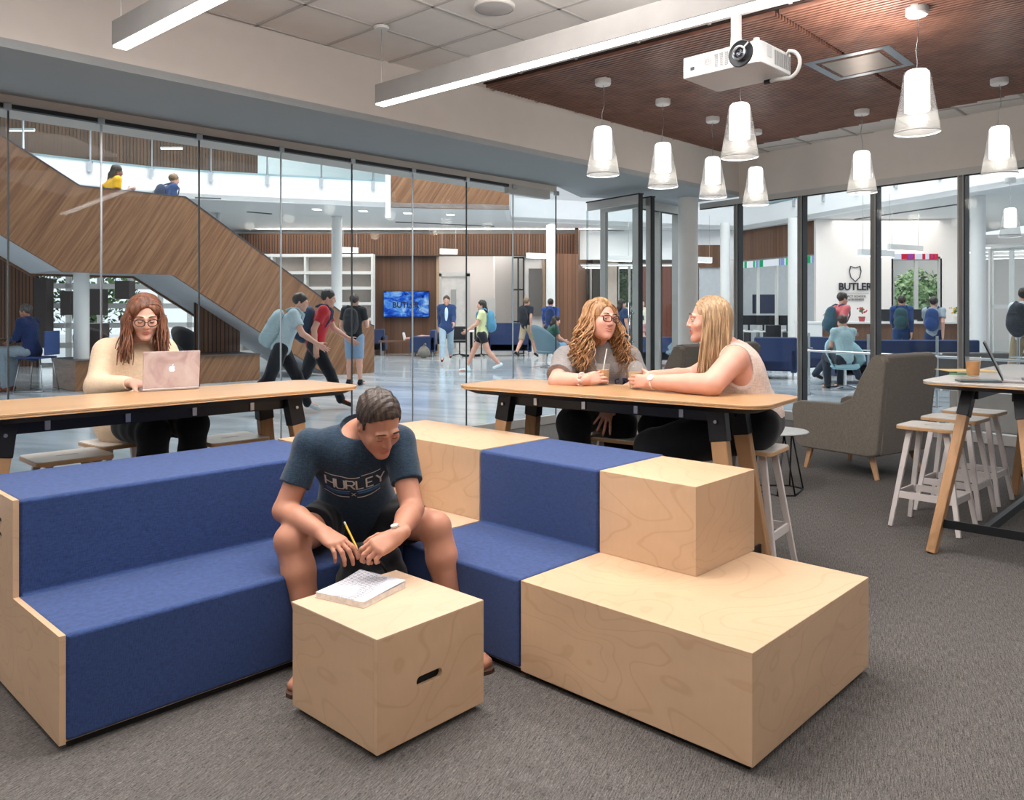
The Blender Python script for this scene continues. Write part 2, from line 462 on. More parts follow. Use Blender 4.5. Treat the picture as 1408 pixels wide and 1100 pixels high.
# folded panels parked square to the track at the opening
def parked(n, a, b, thick=.045, op=None, label=''):
    a = Vector((a[0], a[1], 0)); b = Vector((b[0], b[1], 0)); d = (b - a).normalized()
    w = struct(thing(n, label, None))
    MB().wallseg(a, b, .1, 2.6, .008).obj('pane', M['glass'], w)
    MB().wallseg(a, b, 2.6, 2.70, thick).obj('top_rail', M['alum'], w, bevel=.003)
    MB().wallseg(a - d * .02, b + d * .02, 2.70, 2.715, thick + .02).obj('gasket', M['alum_dk'], w)
    MB().wallseg(a, b, .0, .1, thick).obj('bottom_rail', M['alum'], w, bevel=.003)
    return w, a, b, d
w, a, b, d = parked('door_1', (.955, 10.2), (1.497, 9.46), label='glass door leaf parked square to the glass wall')
n = Vector((-d.y, d.x, 0))
MB().wallseg(b - d * .006, b + d * .02, 0, 2.7, .05).obj('stile', M['alum_dk'], w)
MB().wallseg(a - d * .012, a + d * .006, .09, 2.6, .02).obj('stile', M['glass_rail'], w)
h = MB()
hc = b - d * .10 - n * .05
h.tube([hc + Vector((0, 0, .82)), hc + Vector((0, 0, 1.42))], .016, 12)
for z in (.95, 1.3): h.tube([hc + Vector((0, 0, z)), hc + n * .07 + Vector((0, 0, z))], .011, 10)
h.obj('pull_handle', M['chrome'], w, smooth=True)
w, a, b, d = parked('door_2', (1.16, 10.42), (1.68, 9.70), label='second parked glass leaf behind the first')
MB().wallseg(a - d * .02, a + d * .08, 0, 2.7, .05).obj('stile', M['alum'], w, bevel=.003)
MB().wallseg(b - d * .08, b, 0, 2.7, .05).obj('stile', M['alum'], w, bevel=.003)
MB().wallseg(b, b + d * .02, 0, 2.7, .05).obj('gasket', M['alum_dk'], w)
# storefront: mullions, header, panes, cill
def front(idx, a, b, z1, left=True, right=False, mw=.075, sill=.1):
    a = Vector((a[0], a[1], 0)); b = Vector((b[0], b[1], 0)); d = (b - a).normalized()
    w = struct(thing('window_%d' % idx, 'aluminium framed glass bay', None))
    MB().wallseg(a, b, sill, z1 - .07, .01).obj('pane', M['glass'], w)
    MB().wallseg(a, b, z1 - .07, z1, .11).obj('frame_head', M['alum'], w)
    MB().wallseg(a, b, z1 - .082, z1 - .07, .03).obj('gasket', M['alum_dk'], w)
    MB().wallseg(a, b, 0, sill, .11).obj('frame_sill', plain('pale_sill', '#b9b6b2', .5), w)
    for f, p in ((left, a), (right, b)):
        if f:
            MB().wallseg(p - d * mw / 2, p + d * mw * .30, 0, z1 - .07, .11).obj('mullion', M['alum'], w)
            MB().wallseg(p + d * mw * .30, p + d * mw * .5, 0, z1 - .07, .10).obj('gasket', M['alum_dk'], w)
def SFx(px):
    a = (px - CX) / F; t = (a * K.y - K.x) / (E.x - a * E.y); return SF(t)
mx = [962, 1012, 1100, 1201, 1321.5, 1470, 1650]
for i in range(len(mx) - 1):
    front(11 + i, SFx(mx[i]), SFx(mx[i + 1]), 2.77, left=(i > 0), right=(i == len(mx) - 2))
front(17, (1.70, 10.56), (2.02, 10.885), 2.75); front(18, (2.02, 10.885), (2.36, 11.23), 2.75, True, True)

def column(px, Y, r, z1, label='white round column'):
    c = Q(px, 0, Y); o = MB().lathe([(r, 0), (r, z1)], (0, 0, 0), 40, True).obj('column', M['white'], smooth='auto')
    o.location = (c.x, Y, 0); o.matrix_basis = Matrix.Translation((c.x, Y, 0)); return struct(o, label)
column(946, 10.45, .128, ZS, 'white round column at the corner of the lounge')

# ---- slatted wood ceiling raft
W1 = Vector((-.25, 6.93 + .03, 0)); W2 = Vector((2.55, 9.77, 0)); W3 = W2 + Vector((.614, -.789, 0)) * 6.4; DL = Vector((.752, -.659, 0)); W4 = W1 + DL * 8
NL = Vector((.659, .752, 0)); wp = [W1[:2], W2[:2], W3[:2], W4[:2]]
struct(MB().prism([tuple(p) for p in wp], ZC + .001, ZC + .011).obj('ceiling', plain('raft_backing', '#25130d', .9)), 'dark backing above the slats')
sl = NT('walnut_slat_wood'); nn = sl.noise(sl.coord((18, 18, 18), (0, 0, 0)), .35, 4); 
M['slat'] = sl.set(sl.ramp(nn, [(.3, '#694436'), (.7, '#875c4a')]), .45)
rf = MB(); k = 0; ga = P(1062, 13, 0); g1 = Vector((1.70, 5.22, 0)); g2 = Vector((3.39, 7.0, 0)); gd = (g2 - g1).normalized(); gn = Vector((-gd.y, gd.x, 0))
pitch = .0437
for k in range(1, 175):
    p = W1 + NL * k * pitch; r = clip(p, DL, [tuple(q) for q in wp])
    if not r: continue
    # break at the joint between the two panel rows
    den = DL.dot(gn); tg = (g1 - p).dot(gn) / den
    segs = [(r[0], r[1])]
    if r[0] < tg < r[1]: segs = [(r[0], tg - .018), (tg + .018, r[1])]
    for s0, s1 in segs:
        if s1 - s0 > .02: rf.bar(p + DL * s0 + Vector((0, 0, ZC - .013)), p + DL * s1 + Vector((0, 0, ZC - .013)), .024, .026)
struct(rf.obj('ceiling', M['slat']), 'walnut slatted ceiling raft')

# =====================================================  CEILING EQUIPMENT
def pt3(p, z): return Vector((p.x, p.y, z))
def linear_light(px, py, L, label, cables):
    zb = 2.746; s = P(px, py, zb); 
    t = thing('linear_pendant_light', label, 'ceiling light', (s.x, s.y, zb), math.atan2(DL.y, DL.x), 'long linear pendants')
    MB().box((L / 2, 0, .075), (L, .085, .13)).obj('housing', plain('fixture_grey', '#8b8886', .6), t, bevel=.003)
    MB().box((L / 2, 0, .004), (L - .004, .072, .010)).obj('diffuser', M['tube_on'], t)
    for x in cables:
        MB().tube([(x, 0, .14), (x, 0, ZC - zb)], .003, 6).obj('suspension_cable', M['steel'], t)
        MB().lathe([(.001, -.018), (.05, -.018), (.055, 0), (.055, .0)], (x, 0, ZC - zb + .003), 24).obj('canopy', M['white'], t, smooth='auto')
    return t
linear_light(522, 145.5, 4.9, 'long white linear light hung across the middle of the ceiling', (.02, 2.55, 4.8))
linear_light(164.5, 67, 3.6, 'white linear light hung at the upper left near the bulkhead', (.02, 2.4))

# ceiling speaker
c = P(679.5, 10, 3.29)
t = thing('ceiling_speaker', 'round white ceiling speaker in a tile', 'speaker', (c.x, c.y, ZC))
MB().lathe([(.0, -.010), (.115, -.012), (.125, -.008)], n=40).obj('grille', plain('grille_grey', '#b7b3b1', .8), t, smooth='auto')
MB().lathe([(.125, -.012), (.135, -.008), (.137, .01)], n=40).obj('rim', M['ceil'], t, smooth='auto')

# glass cone pendants
frost = NT('frosted_lit'); frost.t.nodes.remove(frost.p)
e = frost.n('ShaderNodeEmission'); e.inputs[1].default_value = 4.5; frost.l(frost.ramp(frost.noise(frost.coord(), 4, 1), [(0, '#fff6ee'), (1, '#ffffff')]), e.inputs[0]); frost.l(e.outputs[0], frost.out.inputs[0])
M['frost'] = frost.m
M['cone_clear'] = glassmat('pendant_glass', '#f4f4f2', 1.45, 1.3, .02, .10, '#ffffff')
M['cone_frost'] = glassmat('pendant_frosted', '#dcdcda', 1.45, .7, .25, .10, '#ffffff')
def pendant():
    t = thing('cone_pendant_light', '', 'pendant lamp', (0, 0, 0), 0, 'glass cone pendants')
    MB().lathe([(.0, 3.285), (.065, 3.285), (.068, 3.27), (.068, 3.225), (.06, 3.215), (.0, 3.215)], n=32).obj('canopy', M['white'], t, smooth='auto')
    pts = []
    for i in range(25):
        u = i / 24; z = 3.215 - u * (3.215 - 2.86)
        pts.append((.012 * math.sin(u * 5.2) + .004 * math.sin(u * 17), .006 * math.sin(u * 9), z))
    MB().tube(pts, .0028, 6).obj('cord', M['steel'], t, smooth=True)
    MB().lathe([(.0, 2.865), (.058, 2.862), (.068, 2.85), (.073, 2.835), (.075, 2.60), (.071, 2.597)], n=36).obj('inner_shade', M['frost'], t, smooth='auto')
    MB().lathe([(.070, 2.862), (.080, 2.84), (.1168, 2.60)], n=44).obj('glass_shade', M['cone_clear'], t, smooth=True)
    MB().lathe([(.1168, 2.60), (.1375, 2.462)], n=44).obj('frosted_band', M['cone_frost'], t, smooth=True)
    MB().lathe([(.1375, 2.468), (.1405, 2.462), (.1375, 2.457), (.1345, 2.462), (.1375, 2.468)], n=44).obj('rim', plain('glass_rim', '#f4f4f4', .2), t, smooth=True)
    return t
pd = [(829, 6.74, 'glass cone pendant, leftmost of the cluster'), (911.5, 7.38, 'glass cone pendant, second from the left'),
      (980, 8.05, 'glass cone pendant in front of the corner of the bulkhead, third from the left'), (1017, 5.98, 'large-looking glass cone pendant directly below the projector'),
      (1039, 8.60, 'smallest glass cone pendant, right of the one below the projector'), (1185, 7.75, 'glass cone pendant alone below the ceiling cassette'),
      (1261, 5.16, 'nearest and largest glass cone pendant, right of the ceiling cassette'), (1374, 6.72, 'glass cone pendant at the right edge')]
pp = pendant()
for i, (px, Y, lb) in enumerate(pd):
    c = Q(px, 0, Y)
    if i == 0: pp.matrix_basis = Matrix.Translation((c.x, Y, 0)); pp['label'] = lb
    else: dup(pp, (c.x, Y, 0), .8 * i, lb)
c = Q(1389, 0, 11.2)
dup(pp, (c.x + 0, 11.2, -.10), 1.0, 'glass cone pendant seen outside through the right storefront')

# cassette unit
cc = [P(1104.5, 86.3, 3.27), P(1222.4, 60.9, 3.27), P(1257.6, 87.9, 3.27), P(1150.4, 110, 3.27)]
ctr = sum(cc, Vector()) / 4
t = thing('ceiling_cassette', 'stainless framed recessed unit in the slatted ceiling', 'ceiling unit', (ctr.x, ctr.y, 3.262))
def ringpoly(s): return [tuple(((p - ctr) * s)[:2]) for p in cc]
MB().prism(ringpoly(1), 0, .012, holes=[ringpoly(.80)]).obj('frame', M['steel'], t)
MB().prism(ringpoly(.80), .012, .02).obj('recess', M['alum_dk'], t)
MB().prism(ringpoly(.68), -.004, .012).obj('panel', plain('brushed_panel', '#a8988c', .35, .8), t)

# projector
zb = 2.58
pc = [P(939, 109, zb), P(1045, 84, zb), P(1087, 106, zb), P(984, 128, zb)]
o0 = P(1045, 84, zb); dx = (P(939, 109, zb) - o0); wd = dx.length; dx.normalize(); dy = Vector((-dx.y, dx.x, 0)) * -1
if dy.dot(P(1087, 106, zb) - o0) < 0: dy = -dy
dp = .37
ang = math.atan2(-dx.y, -dx.x)   # local x runs from the far-left end of the lens face to its near end
t = thing('ceiling_projector', 'white ceiling projector with a black lens hung from a short pole', 'projector', tuple(o0 + dx * wd), ang)
# local: x 0..wd along the lens face (lens near x=wd*.75), y into the body
body = MB().prism([(0, 0), (wd - .03, 0), (wd - .008, .008), (wd, .03), (wd, dp - .02), (wd - .02, dp), (.02, dp), (0, dp - .02)], .0, .115)
body.obj('body', plain('projector_white', '#e3e2e1', .4, vary=.01), t, bevel=.008)
lx = wd * .765
ring = MB()
def rotx(prof, c, mat, name, **kw):
    m = MB().lathe(prof, n=40); m.v = [Vector((v.x, -v.z, v.y)) + Vector(c) for v in m.v]; return m.obj(name, mat, t, smooth='auto', **kw)
rotx([(.0, -.001), (.060, .001), (.066, .004), (.070, .0)], (lx, -.001, .062), M['black'], 'lens_recess')
rotx([(.036, .003), (.038, .022), (.030, .026), (.026, .020)], (lx, -.001, .062), M['steel'], 'lens_ring')
rotx([(.0, .016), (.012, .020), (.026, .012)], (lx, -.001, .062), plain('lens_glass', '#20242e', .06, 0, .9), 'lens')
MB().bar((lx + .025, -.018, .085), (lx + .048, -.012, .108), .007, .006).obj('focus_lever', M['white'], t)
v = MB()
for gx in (.205, .235, .265):
    for z in range(12): v.box((gx, -.001, .025 + z * .006), (.022, .004, .003))
v.obj('vent', plain('vent_grey', '#9b9a99', .7), t)
sp = MB()
for i in range(7):
    for j in range(7):
        if (i - 3) ** 2 + (j - 3) ** 2 < 11: sp.box((.155 + (i - 3) * .0065, -.001, .062 + (j - 3) * .0065), (.004, .003, .004))
sp.obj('vent', plain('vent_grey', '#9b9a99', .7), t)
MB().box((.06, -.001, .045), (.024, .004, .018)).obj('sensor_window', M['black'], t)
v = MB()
for i in range(9): v.box((wd + .001, dp * .45 + i * .021, .058), (.004, .012, .075))
v.obj('vent', plain('vent_grey', '#9b9a99', .7), t)
MB().box((wd + .001, .10, .075), (.003, .05, .06)).obj('label_plate', plain('plate', '#d0d0d0', .5), t)
mt = MB(); pcx, pcy = wd * .52, dp * .42
mt.box((pcx, pcy, .128), (.16, .14, .02)); mt.box((pcx, pcy, .145), (.10, .09, .02))
for sx, sy in ((-.17, .0), (.17, -.10), (-.12, .13), (.15, .12)):
    mt.bar((pcx + sx * .4, pcy + sy * .4, .135), (pcx + sx, pcy + sy, .128), .022, .014)
    mt.tube([(pcx + sx, pcy + sy, .112), (pcx + sx, pcy + sy, .142)], .016, 14)
mt.obj('mount_bracket', M['white'], t, bevel=.002)
MB().tube([(pcx, pcy, .15), (pcx, pcy, .22), (pcx, pcy, ZC - zb)], [.034, .028, .028], 20).obj('mount_pole', M['white'], t, smooth='auto')
cab = [(wd - .01, dp * .86, .10)] + [(wd + .075 * math.sin(a), dp * .80 , .045 + .075 * math.cos(a)) for a in np.linspace(.2, 2.9, 12)] + [(wd - .05, dp * .78, -.022), (wd - .09, dp * .8, -.022)]
MB().tube(cab, .010, 10).obj('cable_sleeve', M['white'], t, smooth=True)
MB().tube([(wd - .09, dp * .8, -.022), (wd - .125, dp * .81, -.021)], .012, 10).obj('plug', M['black'], t)
mmx = Matrix(((1, 0, 0, wd * .47), (0, -1, 0, .03), (0, 0, -1, -.001), (0, 0, 0, 1)))

# =====================================================  MODULAR STEPPED SEATING
zt, zu, z0 = .345, .671, .022
C0 = P(1035.7, 1057, z0)
SEAT = Matrix.Translation((C0.x, C0.y, 0)) @ Matrix.Rotation(A1, 4, 'Z')
SX, SD, SV = .892, .462, .892     # module side, front tier depth
V1, V2 = .892, 1.585              # end module / blue module / corner boundaries along v
def seat_thing(name, label, u, v):
    w = SEAT @ Vector((u, v, 0)); return thing(name, label, 'modular seat', tuple(w), A1, 'stepped seating modules')
# end birch module
t = seat_thing('stepped_birch_seat', 'birch veneer end module with a small raised block, at the right', 0, 0)
MB().box((SX / 2, V1 / 2, (z0 + zt) / 2), (SX, V1 - .004, zt - z0)).obj('lower_box', M['birch'], t, bevel=.0025)
MB().box(((SD + SX + .02) / 2, (SD - .01 + V1) / 2, (zt + zu) / 2), (SX + .02 - SD, V1 - SD + .006, zu - zt)).obj('upper_box', M['birch_side'], t, bevel=.0025)
MB().box((SX / 2, V1 / 2, z0 / 2), (SX - .05, V1 - .05, z0 + .002)).obj('plinth', M['rubber'], t)
# blue module of the right arm
def upholstered(t, L, back):
    """stepped profile (y = depth from the front) swept along x 0..L"""
    prof = [(0, z0), (0, zt), (SD, zt), (SD, zu), (back, zu), (back, z0)]
    m = lambda a, b, w: (w, a, b)
    g = .006
    cover = [(-.0, z0 + .004), (0, zt), (SD, zt), (SD, zu), (back - .0, zu), (back, zu - .04), (SD + .04, zu - .04), (SD + .04, zt - .04), (.04, zt - .04), (.04, z0 + .004)]
    o = MB().prism(cover, g, L - g, map=m).obj('upholstery', M['blue'], t, bevel=.014, seg=4)
    core = [(.015, z0), (.015, zt - .012), (SD + .014, zt - .012), (SD + .014, zu - .012), (back - .004, zu - .012), (back - .004, z0)]
    MB().prism(core, g + .002, L - g - .002, map=m).obj('carcass', M['birch'], t)
    MB().box((L / 2, back / 2, z0 / 2), (L - .04, back - .05, z0 + .002)).obj('plinth', M['rubber'], t)
    return o
w = SEAT @ Vector((0, V2, 0))
t = thing('stepped_blue_seat', 'blue upholstered stepped module between the two birch ones', 'modular seat', tuple(w), A1 - PI / 2, 'stepped seating modules')
# in this frame x runs back towards the end module, y runs into the seat
upholstered(t, V2 - V1, SX + .06)
# corner module
t = seat_thing('corner_birch_seat', 'birch corner module with an L-shaped raised back, behind the man', 0, V2)
CV = 2.55 - V2; SU = .965
U0 = .0
MB().box(((U0 + SU) / 2, CV / 2, (z0 + zt) / 2), (SU - U0, CV - .004, zt - z0)).obj('lower_box', M['birch_top'], t, bevel=.0025)
iv = 2.03 - V2
L = [(SD + .01, .002), (SU, .002), (SU, CV - .002), (U0, CV - .002), (U0, iv), (SD + .01, iv)]
MB().prism(L, zt, zu).obj('raised_back', M['birch_side'], t, bevel=.0025)
MB().box((SU / 2, CV / 2, z0 / 2), (SU - .08, CV - .06, z0 + .002)).obj('plinth', M['rubber'], t)
# left arm, blue
UL = -1.29
w = SEAT @ Vector((UL, 1.535, 0))
t = thing('stepped_blue_seat', 'long blue upholstered stepped module the man sits on, at the left', 'modular seat', tuple(w), A1, 'stepped seating modules')
AL = U0 - UL - .008; AB = 2.55 - 1.535
upholstered(t, AL, AB)
def stadium(cx, cy, w, h, n=8):
    r = h / 2; pts = []
    for k in range(n + 1): a = -PI / 2 + PI * k / n; pts.append((cx + w / 2 - r + r * math.cos(a), cy + r * math.sin(a)))
    for k in range(n + 1): a = PI / 2 + PI * k / n; pts.append((cx - w / 2 + r + r * math.cos(a), cy + r * math.sin(a)))
    return pts
prof = [(0, z0), (0, zt), (SD, zt), (SD, zu), (AB, zu), (AB, z0)]
holes = [stadium(SD + .31, .575, .36, .028), stadium(SD + .31, .525, .36, .028)]
MB().prism(prof, -.012, .006, holes=holes, map=lambda a, b, c: (c, a, b)).obj('end_panel', M['birch'], t)
MB().box((.012, SD + .31, .55), (.008, .40, .12)).obj('slot_backing', M['rubber'], t)

# cube ottoman
c0 = P(518.5, 1039.6, z0)
dl = (P(405.6, 968, z0) - c0); dr = (P(665, 965, z0) - c0)
a = math.atan2(dr.y, dr.x); cw, cd = dr.length, dl.length
ch = H - (882.5 - HY) * c0.y / F
t = thing('birch_cube_stool', 'birch cube stool with a slotted handle, in front of the man', 'stool', (c0.x, c0.y, 0), a)
mp = lambda u, v, w: (u, w, v)
MB().prism([(0, z0), (cw, z0), (cw, ch), (0, ch)], 0, .016, holes=[stadium(cw * .46, ch * .52, .105, .030)], map=mp).obj('front_panel', M['birch_side'], t)
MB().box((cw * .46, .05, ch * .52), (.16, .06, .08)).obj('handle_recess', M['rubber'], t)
sh = MB()
sh.box((.009, cd / 2 + .009, (z0 + ch) / 2), (.016, cd - .018, ch - z0)); sh.box((cw - .009, cd / 2 + .009, (z0 + ch) / 2), (.016, cd - .018, ch - z0))
sh.box((cw / 2, cd - .009, (z0 + ch) / 2), (cw - .034, .016, ch - z0))
sh.obj('side_panels', M['birch'], t)
MB().box((cw / 2, cd / 2 + .004, ch + .002), (cw, cd + .008, .008)).obj('top_panel', M['birch_top'], t, bevel=.002)
MB().box((cw / 2, cd / 2, z0 + .01), (cw - .03, cd - .03, .012)).obj('bottom_panel', M['rubber'], t)
for sx in (.05, cw - .05):
    for sy in (.05, cd - .05):
        MB().tube([(sx, sy, 0), (sx, sy, z0 + .01)], .022, 16).obj('glide', M['rubber'], t)
CUBE = t; CTOP = ch + .006

# notebook
nb = [P(433, 818, CTOP), P(512, 839, CTOP), P(565, 800, CTOP), P(487, 786, CTOP)]
b0 = P(433, 822, CTOP); ux = (P(512, 840, CTOP) - b0); nw = ux.length; ux.normalize(); na = math.atan2(ux.y, ux.x); nh = .225
t = thing('spiral_notebook', 'thick white notebook open on the birch cube', 'notebook', (b0.x, b0.y, CTOP), na)
nw = .205
def paper(lines):
    s = NT('ruled_paper'); co = s.coord(); sp = s.n('ShaderNodeSeparateXYZ'); s.l(co, sp.inputs[0])
    y = sp.outputs[1]; x = sp.outputs[0]
    fr = s.math('FRACT', s.math('MULTIPLY', y, 1 / .0095))
    ln = s.math('LESS_THAN', fr, .08)
    wr = s.noise(s.coord((260, 420, 1)), 1, 3, .8); band = s.math('MULTIPLY', s.math('GREATER_THAN', wr, .47), s.math('LESS_THAN', s.math('ABSOLUTE', s.math('SUBTRACT', fr, .5)), .28))
    blk = s.math('MULTIPLY', s.math('GREATER_THAN', s.noise(s.coord((9, 5, 1)), 1, 1), .47), s.math('LESS_THAN', x, .165))
    ink = s.math('MULTIPLY', band, blk)
    c = s.mix(s.math('MULTIPLY', ln, .35), '#cbc9cd', '#8495b8'); c = s.mix(s.math('MULTIPLY', ink, .9), c, '#2e3248')
    return s.set(c, .8)
M['paper'] = paper(1)
M['page_edge'] = plain('page_edge', '#dcd3cb', .8, nscale=60, vary=.12)
MB().box((nw / 2, nh / 2, .0015), (nw, nh, .003)).obj('back_cover', plain('cover', '#d8c8b8', .7), t)
MB().box((nw / 2, nh / 2, .011), (nw - .004, nh - .004, .016)).obj('page_block', M['page_edge'], t)
pg = MB(); N = 14; vs = []
for i in range(N + 1):
    for j in range(N + 1):
        u, v = i / N, j / N
        z = .0195 + .010 * max(0, v - .55) ** 1.2 * (1 - u) * 3 + .006 * u * u * v
        vs.append((.002 + u * (nw - .004), .002 + v * (nh + .0), z))
n1 = len(vs); vs += [(x, y, z - .0012) for x, y, z in vs]
fs = [(i * (N + 1) + j, (i + 1) * (N + 1) + j, (i + 1) * (N + 1) + j + 1, i * (N + 1) + j + 1) for i in range(N) for j in range(N)]
pg.add(vs, fs + [tuple(n1 + k for k in reversed(f)) for f in fs]).obj('top_page', M['paper'], t, smooth=True)

# =====================================================  HIGH TABLES AND STOOLS
def slab_outline(L, W, r, bulge=.0):
    base = rrect(L, W, r, 8); out = []
    for x, y in base:
        f = 1 - (2 * x / L) ** 2
        out.append((x, y + (1 if y > 0 else -1) * bulge * max(0, f)))
    return out
def high_table(name, label, ctr, ang, L, W, ht, group, legs, topmat, beam_y=0, ports=()):
    t = thing(name, label, 'table', (ctr[0], ctr[1], 0), ang, group)
    o1 = slab_outline(L, W, .11, .03); 
    MB().prism(o1, ht - .012, ht).obj('tabletop', topmat, t, bevel=.003)
    MB().prism([(x * .998, y * .996) for x, y in o1], ht - .019, ht - .012).obj('ply_edge', M['ply'], t)
    # black under-bevel
    n = len(o1); e = MB(); vs = [(x * .996, y * .99, ht - .019) for x, y in o1] + [(x * (1 - .07 / L * 2), y * (1 - .05 / W * 2), ht - .045) for x, y in o1]
    e.add(vs, [(i, (i + 1) % n, n + (i + 1) % n, n + i) for i in range(n)] + [tuple(range(n)), tuple(range(2 * n - 1, n - 1, -1))]).obj('under_bevel', M['black'], t)
    LX, LY, sp = legs
    for sy in (-1, 1):
        MB().box((0, sy * LY * .8, ht - .075), (2 * LX, .035, .06)).obj('rail', M['black'], t, bevel=.004)
    for sx in (-1, 1):
        for sy in (-1, 1):
            top = Vector((sx * LX, sy * LY, ht - .045)); ft = Vector((sx * (LX + sp), sy * (LY + sp * .6), 0))
            br = top.lerp(ft, .17)
            up = Vector((sx, 0, 0))
            lg = MB().bar(top.lerp(ft, .10), ft, .078, .052, up=(0, sy, .2), w2=.07, h2=.048).obj('leg', M['oak'], t, bevel=.006)
            MB().bar(top, br, .085, .06, up=(0, sy, .2)).obj('bracket', M['black'], lg, bevel=.004)
            MB().tube([top.lerp(ft, .5 / 8) + Vector((0, sy * .035, 0)), top.lerp(ft, .5 / 8) + Vector((0, sy * .042, 0))], .008, 10).obj('bolt', M['steel'], lg)
            MB().tube([(ft.x, ft.y, 0.0), (ft.x, ft.y, .008)], .02, 12).obj('glide', M['rubber'], lg)
        z = .16; k = z / ht; y = LY + sp * .6 * (1 - k)
        MB().box((sx * (LX + sp * (1 - k)), 0, z), (.012, 2 * y, .045)).obj('end_rail', M['black'], t)
    MB().box((0, 0, .16), (2 * (LX + sp * .8), .03, .045)).obj('stretcher', M['black'], t)
    for x, sy in ports:
        pt = MB().box((x, sy * (LY * .8 + .02), ht - .075), (.022, .012, .045)).obj('hook', M['steel'], t, bevel=.002)
    return t
# left table: axis along D1
tipL = P(457.4, 526.2, .90); mid = (P(0, 564.5, .90) + P(0, 545.7, .90)) / 2
LT = 2.05
cL = tipL - D1 * (LT / 2 - .02) + D2 * .02
high_table('high_table', 'long high oak table at the left where the woman types on a laptop', cL, A1, LT, .60, .90, 'high tables', (.66, .15, .13), M['oak_top'], ports=[(x, -1) for x in (-.5, -.17, .14, .44)])
CLT = cL
# middle table: axis along -D2
tl = P(665.6, 524.3, .90); tr_ = P(1079.8, 551, .90); cM = (tl + tr_) / 2; dM = (tr_ - tl).normalized()
high_table('high_table', 'long high oak table in the middle where two women drink coffee', cM, math.atan2(dM.y, dM.x), (tr_ - tl).length, .56, .90, 'high tables', (.60, .13, .12), M['oak_top'], ports=[(x, -1) for x in (-.42, -.12, .18, .42)])
CMT = cM; AMT = math.atan2(dM.y, dM.x)
# right table: axis D1, left end in view
cor = P(1262.6, 523.5, .93); cR = cor + D1 * 1.0 - D2 * .31
M['lam_top'] = plain('grey_laminate_top', '#b3aca6', .22, vary=.03)
t = high_table('high_table', 'high table with oak legs and a pale top at the right edge', cR, A1, 2.0, .62, .93, 'high tables', (.75, .12, .22), M['lam_top'])

def stool(kind='rect', hh=.62, w=.34, d=.30, lbl='', topm='ply'):
    t = thing('high_stool', lbl, 'stool', (0, 0, 0), 0, 'white-legged stools')
    o = rrect(w, d, .035, 6)
    MB().prism(o, hh - .022, hh - .004, holes=[stadium(0, 0, .10, .012, 4)]).obj('seat', M['ply'], t, bevel=.002)
    MB().prism([(x * .985, y * .985) for x, y in o], hh - .006, hh, holes=[stadium(0, 0, .10, .012, 4)]).obj('seat_top', plain('stool_laminate', '#c9c2ba', .4), t)
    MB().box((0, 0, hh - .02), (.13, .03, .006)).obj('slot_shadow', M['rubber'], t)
    for sx in (-1, 1):
        for sy in (-1, 1):
            MB().bar((sx * w * .30, sy * d * .28, hh - .022), (sx * w * .56, sy * d * .52, .004), .034, .024, up=(0, 1, 0), w2=.026, h2=.02).obj('leg', M['whitemetal'], t, bevel=.003)
    z = .20; kx = w * (.30 + .26 * (1 - z / hh)); ky = d * (.28 + .24 * (1 - z / hh))
    for sy in (-1, 1): MB().box((0, sy * ky, z), (2 * kx, .012, .04)).obj('footrest', M['whitemetal'], t)
    for sx in (-1, 1): MB().box((sx * kx, 0, z), (.012, 2 * ky, .04)).obj('footrest', M['whitemetal'], t)
    return t
s0 = stool()
spots = [(P(316, 601, .62), A1, 'empty white-legged stool to the right of the typing woman'),
         (P(92, 625, .62), A1, 'empty white-legged stool at the left, beside the table leg'),
         (P(167, 605, .62), A1 + .08, 'white-legged stool under the typing woman'),
         (P(877, 586.5, .62), AMT + .1, 'white-legged stool under the curly-haired woman'),
         (P(868, 600, .62) , AMT, 'empty white-legged stool between the two women'),
         (P(1036, 613, .62) + Vector((-.02, .02, 0)), AMT, 'white-legged stool under the woman in the tank top'),
         ]
spots[3] = (Vector((.63, 4.78, 0)), AMT + .1, spots[3][2]); spots[4] = (P(862, 599, .62), AMT, spots[4][2])
for i, (p, r, lb) in enumerate(spots):
    if i == 0: s0.matrix_basis = Matrix.Translation((p.x, p.y, 0)) @ Matrix.Rotation(r, 4, 'Z'); s0['label'] = lb
    else: dup(s0, (p.x, p.y, 0), r, lb)
# the three at the right table: taller, seat z .62
rs = [(P(1283, 584.5, .62), 'nearest of three white-legged stools at the right table'), (P(1313, 573, .62), 'middle of three white-legged stools at the right table'), (P(1340, 564, .62), 'farthest of three white-legged stools at the right table')]
for p, lb in rs: dup(s0, (p.x, p.y, 0), A1 - PI / 2 - .05, lb)

